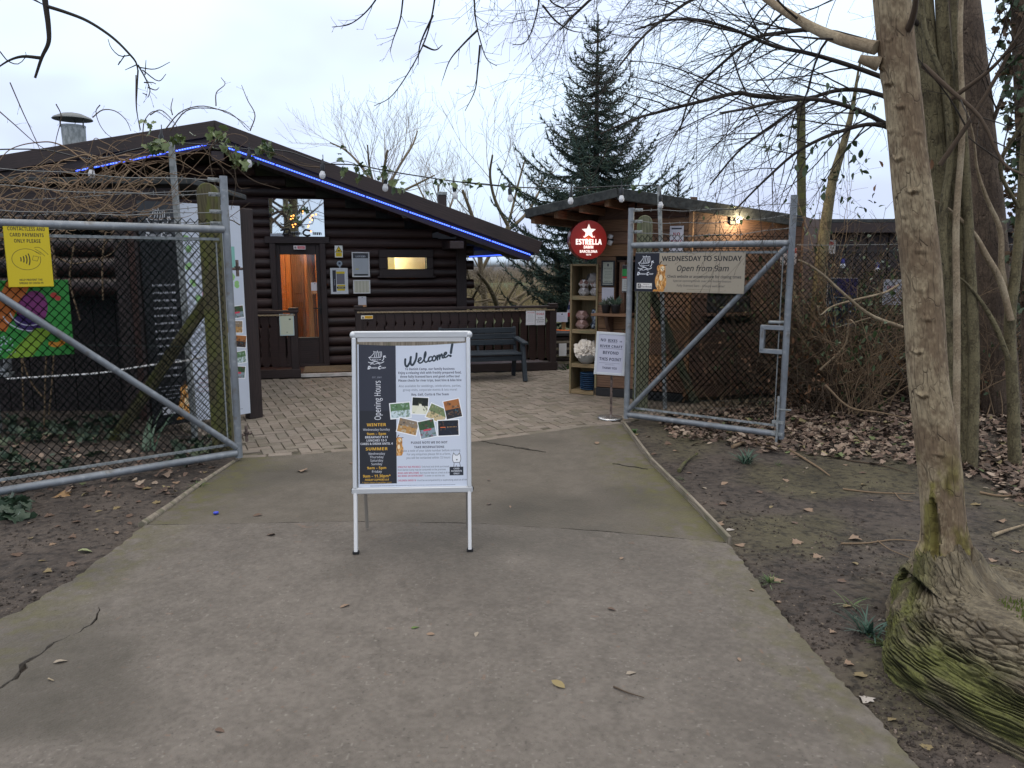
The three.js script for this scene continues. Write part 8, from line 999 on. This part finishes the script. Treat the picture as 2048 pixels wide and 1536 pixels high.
{
  const r = mulberry(231), bush = (name, label, cat, cx, cy, R, d, n, mats, o = {}) => { const c = at(cx, cy, d), t = thing(name, label, cat, V3(c.x, groundH(c.x, c.z), c.z)), g = new MB(), off = t.position, tips = []; for (let i = 0; i < n; i++) { const a = r() * 6.28, b = V3(Math.cos(a) * R * 0.35 * r(), 0, Math.sin(a) * R * 0.35 * r()), P = growPts(b, V3((r() - 0.5) * 1.4, 1, (r() - 0.5) * 1.2), (c.y - off.y + R * 0.6) * (0.6 + 0.6 * r()), { seg: 0.14, wob: 0.32, droop: o.droop ?? 0.25 }, r); g.tube(P, (u) => (o.rad || 0.008) * (1 - 0.7 * u), 4, false); sprout(g, P, 0.006, 0, { seg: 0.1, wob: 0.4, droop: 0.3, dens: [o.dens ?? 5], ang: 0.9, len: [0.4], rad: [0.004], rmin: 0.002 }, r); for (const p of P.slice(2)) if (r() < (o.leafy ?? 0.6)) tips.push(p.clone()); } part('stems', g.geo(), o.stem || M.twigBrown, t); mats.forEach((m, k) => part('leaves', leaves(tips.filter((_, i) => i % mats.length === k).flatMap((p) => around(p, o.per ?? 4, 0.13, r)), o.leaf || 'oval', o.size || 0.055, r), m, t)); return t; };
  bush('holly_bush', 'dark glossy leaved bush between the pole and the pale trunk', 'bush', 1690, 600, 0.9, 9.3, 34, [M.holly, M.ivy], { per: 6 }); bush('holly_bush', 'tall dark evergreen bush against the barn just left of the pale trunk', 'bush', 1755, 590, 0.7, 9.8, 24, [M.holly], { per: 5 }); bush('bramble', 'high leafless thicket of canes above the gate latch', 'bramble', 1640, 560, 1.0, 8.9, 30, [M.ivy], { leafy: 0.15, droop: 0.3, dens: 7 }); bush('bramble', 'dense grey brown thicket of fine canes hiding the barn left of the pale trunk', 'bramble', 1700, 600, 1.3, 8.4, 60, [M.holly], { leafy: 0.1, droop: 0.25, dens: 8, rad: 0.006, stem: M.twigBrown }); bush('bramble', 'pale cane thicket rising over the barn roof line beyond the gate', 'bramble', 1680, 520, 1.2, 8.8, 34, [M.ivy], { leafy: 0.12, droop: 0.2, dens: 7, rad: 0.006, stem: M.twigTan }); bush('bramble', 'tan whippy canes crossing in front of the barn beside the pale trunk', 'bramble', 1740, 610, 1.1, 7.9, 44, [M.ivy], { leafy: 0.14, droop: 0.3, dens: 7, rad: 0.006, stem: M.twigTan }); bush('bramble', 'low dense tangle of dead canes by the latch and leaf drift', 'bramble', 1640, 690, 1.0, 8.0, 44, [M.brown], { leafy: 0.15, droop: 0.6, dens: 8, rad: 0.005, stem: M.twigBrown }); bush('bramble', 'tan whippy canes between the many stemmed tree and the thin sapling', 'bramble', 1975, 640, 1.2, 7.6, 46, [M.holly, M.brown], { leafy: 0.14, droop: 0.3, dens: 7, rad: 0.006, stem: M.twigTan }); bush('bramble', 'dense fine thicket behind the many stemmed tree', 'bramble', 1900, 600, 1.3, 8.6, 60, [M.holly], { leafy: 0.12, droop: 0.25, dens: 8, rad: 0.006, stem: M.twigBrown }); bush('holly_bush', 'low dark evergreen bush at the foot of the barn', 'bush', 1740, 700, 0.7, 9.6, 22, [M.holly], { per: 6 }); bush('holly_bush', 'evergreen sprays hanging over the mesh next to the gate stile', 'bush', 1625, 520, 0.6, 8.7, 14, [M.ivy, M.holly]); bush('bramble', 'leafless bramble tangle beyond the gate latch', 'bramble', 1660, 700, 0.8, 8.7, 34, [M.brown], { leafy: 0.12, droop: 0.5 }); bush('bramble', 'reddish brown bramble tangle between the pale trunk and the many stemmed tree', 'bramble', 1850, 650, 0.9, 8.4, 30, [M.holly], { leafy: 0.15, droop: 0.4 }); bush('bramble', 'dense leafless bramble at the far edge of the wood', 'bramble', 1985, 700, 0.9, 8.0, 46, [M.brown, M.holly], { leafy: 0.2, droop: 0.4 }); bush('holly_bush', 'dark evergreen bush behind the ivy clad trunk', 'bush', 2060, 560, 1.0, 8.8, 22, [M.holly, M.ivy]); bush('bramble', 'thin pale bramble canes inside the open gate by the kiosk wall', 'bramble', 1450, 720, 0.4, 8.45, 10, [M.brown], { leafy: 0.05, droop: 0.25, stem: M.twigTan, dens: 1.5, rad: 0.006 }); bush('golden_shrub', 'low golden leaved shrub behind the pale trunk', 'shrub', 1785, 745, 0.35, 9.0, 26, [leafM([0.4, 0.2, 0.02]), leafM([0.25, 0.12, 0.02])], { per: 6, size: 0.06 }); bush('bramble', 'bare canes leaning over the wide sign on the open gate', 'bramble', 1500, 470, 0.9, 8.5, 14, [M.ivy], { leafy: 0.12, droop: 0.1 });
  const st = (label, l, d, w, m = M.limb) => { const P = pathPx(l, d, d - 0.2, 18), g = new MB().tube(P, (u) => w * (1 - 0.6 * u), 6); sprout(g, P, w, 0, { ...crownO, dens: [4, 3], len: [0.3, 0.12], bias: V3(0, 0.1, 0) }, r); solo('fallen_branch', label, 'branch', g.geo(), m); };
  st('long pale branch slanting from the trunk up to the gate stile', [[1805, 655], [1740, 630], [1690, 590], [1640, 545], [1612, 527], [1597, 520]], 7.0, 0.018); st('crooked branch curling beneath the slanting pale one', [[1797, 570], [1770, 585], [1700, 602], [1660, 615], [1640, 630], [1635, 612]], 7.2, 0.012); st('dead branch lying over the leaves behind the pale trunk', [[1650, 770], [1700, 815], [1760, 825], [1830, 840]], 7.0, 0.011, M.twigTan); st('thin arched cane beside the latch of the open gate', [[1640, 740], [1690, 690], [1700, 640], [1712, 650]], 7.8, 0.012, M.limb); st('forked bare branch propped in the leaf litter', [[1860, 900], [1840, 800], [1800, 740], [1770, 690]], 7.2, 0.009, M.twigBrown);
}
// ------------------------------------------------------------------ leaf litter, fallen leaves, sticks
{
  const r = mulberry(241), n = 13000, list = []; const lim = (px) => { const T = [[1270, 850], [1330, 862], [1560, 900], [1640, 908], [1850, 925], [1960, 948], [2060, 1000], [2200, 1060]]; for (let i = 0; i < T.length - 1; i++) if (px <= T[i + 1][0]) return lerp(T[i][1], T[i + 1][1], (px - T[i][0]) / (T[i + 1][0] - T[i][0])); return 1060; };
  for (let i = 0; list.length < n && i < 120000; i++) { const x = 1.5 + r() * 7, z = -4.6 - r() * 5.6, px = 1024 + 1538 * x / -z, d = -z, py = 525 + 1538 * 1.6 / d; if (px > 2150 || px < 1290) continue; const e = lim(px), k = smooth(e + 22, e - 12, py); if (r() > k * (0.55 + 0.9 * fbm(x * 2 + 20, z * 2 + 20, 512, 3, 243))) continue; if (z < -9.2 && x < 3.4) continue; list.push([x, z]); }
  for (let i = 0; i < 260; i++) { const p = gp(-60 + r() * 470, 880 + r() * 110); if (p.x < -1.9 && !inside(p.x, p.z, pathFar) && !inside(p.x, p.z, pathNear)) list.push([p.x, p.z]); }
  const C = [[0.15, 0.098, 0.072], [0.22, 0.16, 0.12], [0.095, 0.062, 0.046], [0.29, 0.225, 0.17], [0.12, 0.08, 0.06], [0.07, 0.05, 0.038], [0.24, 0.2, 0.1], [0.12, 0.15, 0.06]];
  const half = ['maple', 'oval', 'ivy'].map((k, s) => { const sub = list.filter((_, i) => i % 3 === s), im = new THREE.InstancedMesh(LEAF[k], std({ roughness: 0.8, side: THREE.DoubleSide }), sub.length); im.name = numbered('leaf_litter'); im.userData = { kind: 'stuff', label: ['brown drift of dead lobed leaves under the trees', 'narrow dead leaves mixed through the brown drift under the trees', 'small crumpled dead leaves mixed through the brown drift'][s] }; const m = new THREE.Matrix4(), q = new THREE.Quaternion(), c = new THREE.Color(); sub.forEach(([x, z], i) => { const S = [0.058, 0.066, 0.05][s] * (0.45 + 1.1 * r()); q.setFromEuler(new THREE.Euler((r() - 0.5) * 0.9 + (r() < 0.2 ? 3.1 : 0), r() * 6.28, (r() - 0.5) * 0.9, 'YXZ')); m.compose(V3(x, groundH(x, z) + 0.004 + r() * 0.035, z), q, V3(S, S * (0.4 + 2 * r() * r()), S * (0.6 + 0.6 * r()))); im.setMatrixAt(i, m); const k2 = C[Math.floor(r() * (r() < 0.85 ? 6 : 8))], b = 0.7 + 0.6 * r(); im.setColorAt(i, c.setRGB(k2[0] * b, k2[1] * b, k2[2] * b)); }); im.castShadow = im.receiveShadow = true; scene.add(im); return im; });
  { // crumbs of trodden soil
    const g = new THREE.IcosahedronGeometry(1, 0), N = 9000, im = new THREE.InstancedMesh(g, std({ color: [0.052, 0.042, 0.035], roughness: 1 }), N), m = new THREE.Matrix4(), q = new THREE.Quaternion(), c = new THREE.Color(); im.name = numbered('soil_crumbs'); im.userData = { kind: 'stuff', label: 'dark crumbs and grit over the trodden soil' }; let k = 0, guard = 0;
    while (k < N && guard++ < 200000) { const px = -60 + r() * 2200, py = 860 + 680 * Math.pow(r(), 0.8), p = gp(px, py); if (inside(p.x, p.z, pathNear) || inside(p.x, p.z, pathFar) || inside(p.x, p.z, pavePoly)) continue; if (fbm(p.x * 3 + 40, p.z * 3 + 40, 512, 3, 247) < 0.4) continue; const s = 0.0018 + 0.0065 * Math.pow(r(), 6); q.setFromEuler(new THREE.Euler(r() * 6, r() * 6, r() * 6)); m.compose(V3(p.x, groundH(p.x, p.z) + s * 0.3, p.z), q, V3(s * (1 + r()), s * (0.6 + 0.4 * r()), s * (1 + r()))); im.setMatrixAt(k, m); const b = r() < 0.06 ? 3.2 : 0.6 + 0.8 * r(); im.setColorAt(k, c.setRGB(b, b * 0.98, b * 0.94)); k++; }
    im.count = k; im.castShadow = im.receiveShadow = true; scene.add(im);
  }
  // single leaves, each where the photograph shows one
  const tan = leafM([0.25, 0.165, 0.105], 0.1), yel = leafM([0.2, 0.15, 0.065], 0.1), dk = leafM([0.11, 0.064, 0.04], 0.1), pale = leafM([0.3, 0.25, 0.19], 0.1), grn = leafM([0.1, 0.17, 0.03], 0.1), wht = leafM([0.4, 0.36, 0.32], 0.1);
  const one = (label, px, py, kind, S, m, group, rotY) => { const p = gp(px, py), on = inside(p.x, p.z, pathNear) || inside(p.x, p.z, pathFar) || inside(p.x, p.z, pavePoly), o = solo('fallen_leaf', label, 'leaf', LEAF[kind], m, group); o.position.set(p.x, on ? 0.002 : groundH(p.x, p.z) + 0.004, p.z); o.rotation.set((r() - 0.5) * 0.35, rotY ?? r() * 6.28, (r() - 0.5) * 0.35); o.scale.set(S, S * (0.5 + 0.4 * r()), S); };
  one('tan curled dead leaf on the soil between the burr and the open gate', 1700, 1072, 'maple', 0.075, tan); one('pale crinkled leaf on the soil in front of the burr', 1738, 1386, 'maple', 0.055, wht); one('olive brown curled leaf alone on the near asphalt above a twig', 1130, 1378, 'oval', 0.07, leafM([0.3, 0.23, 0.09])); one('pale oval leaf lying flat on the asphalt below the long crack', 106, 1327, 'oval', 0.055, pale); one('tan leaf on the asphalt apron below the kiosk stand', 1192, 889, 'oval', 0.09, tan); one('brown leaf on the asphalt apron in front of the brick edge by the open gate', 606, 940, 'maple', 0.085, tan); one('pinkish leaf on the soil beside the edging board', 1434, 1042, 'maple', 0.08, tan); one('white leaf scrap on the soil below the pinkish one', 1452, 1056, 'oval', 0.06, wht); one('tall curled pair leaf by the grass tuft at the asphalt edge', 1557, 1156, 'maple', 0.07, tan); one('tan oval leaf in the middle of the trodden soil', 1455, 963, 'oval', 0.085, tan); one('small green leaf on the asphalt near the middle', 822, 1258, 'oval', 0.04, grn); one('pale leaf on the asphalt below the A-board legs', 955, 1265, 'oval', 0.04, pale); one('light leaf scrap on the asphalt toward the soil edge', 1252, 1350, 'oval', 0.05, pale); one('ochre oak leaf cluster under the rail of the gate with the yellow sign', 115, 990, 'maple', 0.12, leafM([0.34, 0.2, 0.08])); one('long tan leaf on the soil near the bowed edging board', 332, 980, 'oval', 0.1, tan); one('green and white leaf beneath the rail shadow on the dark soil', 155, 1098, 'oval', 0.09, leafM([0.3, 0.33, 0.16])); one('dark leaf crumpled on the asphalt left of the A-board', 550, 1070, 'maple', 0.05, dk); one('dark stain like dead leaf on the asphalt beside the seam', 525, 1030, 'oval', 0.06, dk); one('bright green leaf at the base of the many stemmed tree', 1944, 937, 'oval', 0.14, grn);
  const small = (x, y, where, k = 0, y2 = y) => `small ${[['tan', 'dark brown', 'yellowish', 'pale'], ['yellowish', 'tan', 'dark brown', 'yellow'], ['pale', 'tan', 'dark brown']][k][k === 2 ? y2 % 3 : y % 4]} ${k === 2 || x % 2 ? 'narrow' : 'lobed'} dead leaf lying ${where}`;
  const gS = 'dead leaves scattered on the trodden soil by the burr', gL = 'dead leaves scattered on the dark soil below the gate rail', gA = 'small leaves scattered on the paving and asphalt';
  for (const [x, y] of [[1395, 905], [1330, 885], [1300, 872], [1345, 900], [1602, 915], [1612, 935], [1690, 928], [1735, 945], [1722, 966], [1745, 1000], [1632, 982], [1618, 1020], [1480, 1088], [1545, 1010], [1590, 1045], [1640, 1108], [1688, 1165], [1715, 1130], [1600, 1080], [1500, 1180], [1560, 1200], [1660, 1260], [1690, 1320], [1730, 1350], [1790, 1430], [1850, 1490], [1385, 945], [1410, 975], [1440, 1005], [1275, 866], [1315, 905], [1960, 1010], [2000, 1040], [2030, 1100], [1980, 1120], [2040, 1010], [1965, 975], [1570, 960], [1520, 985], [1700, 1210]]) one(small(x, y, 'on the trodden soil ' + (y < 910 ? 'by the open gate' : x > 1950 ? 'at the edge of the wood' : y > 1250 ? 'in front of the burr' : y > 1060 ? 'between burr and asphalt' : x < 1500 ? 'by the edging board' : 'below the leaf drift')), x, y, ['maple', 'oval'][x % 2], (y > 1150 ? 0.022 : 0.035) + r() * 0.035, [tan, dk, yel, pale][y % 4], gS);
  for (const [x, y] of [[30, 1030], [55, 1045], [90, 1030], [120, 1050], [160, 1042], [205, 1020], [240, 1012], [255, 1042], [262, 1030], [280, 1002], [300, 975], [320, 1000], [350, 965], [270, 960], [210, 985], [180, 1010], [60, 1075], [75, 1120], [150, 1122], [30, 1110], [110, 1085], [195, 1060], [140, 1070], [235, 1065], [90, 1140], [345, 1010], [410, 940], [430, 930]]) one(small(x, y, 'on the dark soil ' + (y < 1005 ? 'just under the gate rail' : y > 1080 ? 'farthest from the gate rail' : x > 220 ? 'by the bowed edging board' : 'below the gate rail'), 1), x, y, ['maple', 'oval'][x % 2], 0.03 + r() * 0.035, [yel, tan, dk, yel][y % 4], gL);
  for (const [x, y] of [[1017, 796], [955, 829], [555, 808], [975, 1010], [1020, 1012], [980, 962], [705, 928], [870, 1270], [1215, 1217], [1480, 1324], [700, 1210], [430, 1460], [1240, 1120], [640, 900]]) one(small(x, 1, y < 900 ? 'on the brick paving' : y < 1050 ? 'on the asphalt apron' : x > 1100 ? 'on the near asphalt toward the burr' : 'on the near asphalt', 2, y), x, y, 'oval', 0.03 + r() * 0.025, [pale, tan, dk][y % 3], gA);
  const stick = (label, l, w, m = M.twigTan, forks = []) => { const P = l.map(([x, y]) => { const p = gp(x, y); p.y = (inside(p.x, p.z, pathNear) ? 0 : groundH(p.x, p.z)) + w + 0.002; return p; }), g = new MB().tube(smoothPts(P, 16), (u) => w * (1 - 0.55 * u), 6); for (const f of forks) { const Q = f.map(([x, y]) => { const p = gp(x, y); p.y = groundH(p.x, p.z) + w + 0.004; return p; }); g.tube(smoothPts(Q, 8), (u) => w * 0.6 * (1 - 0.5 * u), 5); } solo('stick', label, 'stick', g.geo(), m); };
  stick('moss green stick lying by the edging board', [[1358, 943], [1372, 925], [1395, 908]], 0.017, M.mossPost); stick('thin dark twig on the near asphalt', [[1227, 1376], [1255, 1388], [1288, 1398]], 0.004, M.twigBrown); stick('pale straight stick pointing at the edging board from the drop bolt', [[1580, 900], [1610, 920], [1640, 938], [1660, 952]], 0.012); stick('pale forked twig lying before the burr', [[1682, 1086], [1730, 1084], [1790, 1078], [1838, 1080]], 0.006, M.twigTan, [[[1755, 1080], [1780, 1098], [1822, 1116]]]); stick('long brown twig on the soil left of the pale trunk', [[1686, 976], [1740, 982], [1790, 987], [1830, 986]], 0.007, M.twigTan, [[[1790, 987], [1805, 1000], [1826, 1002]]]); stick('broken branch under the bottom rail of the open gate', [[1465, 896], [1490, 886], [1530, 879], [1570, 876]], 0.018); stick('second broken branch beside the drop bolt', [[1510, 884], [1530, 893], [1552, 900]], 0.012); stick('pale stick at the very edge of the wood', [[1988, 1070], [2020, 1060], [2060, 1050]], 0.013, M.limb); stick('slender twig over the leaf litter by the many stemmed tree', [[1960, 985], [2000, 992], [2050, 990]], 0.01); stick('fine root like twig at the foot of the leaf drift', [[1640, 905], [1700, 920], [1760, 930], [1815, 945]], 0.007, M.twigBrown); stick('short stub of stick on the asphalt under the pale oval leaf', [[97, 1360], [108, 1364]], 0.004, M.limb);
  { const p = gp(432, 1028), t = thing('blue_scrap', 'tiny bright blue plastic scrap on the asphalt apron', 'litter', V3(p.x, 0, p.z), 0.4); part('scrap', lathe([[0, 0.002], [0.016, 0.002], [0.018, 0.012], [0.015, 0.014], [0.012, 0.006], [0, 0.006]], 10), std({ color: [0.05, 0.08, 0.6], roughness: 0.4 }), t); }
}
renderer.render(scene, camera);
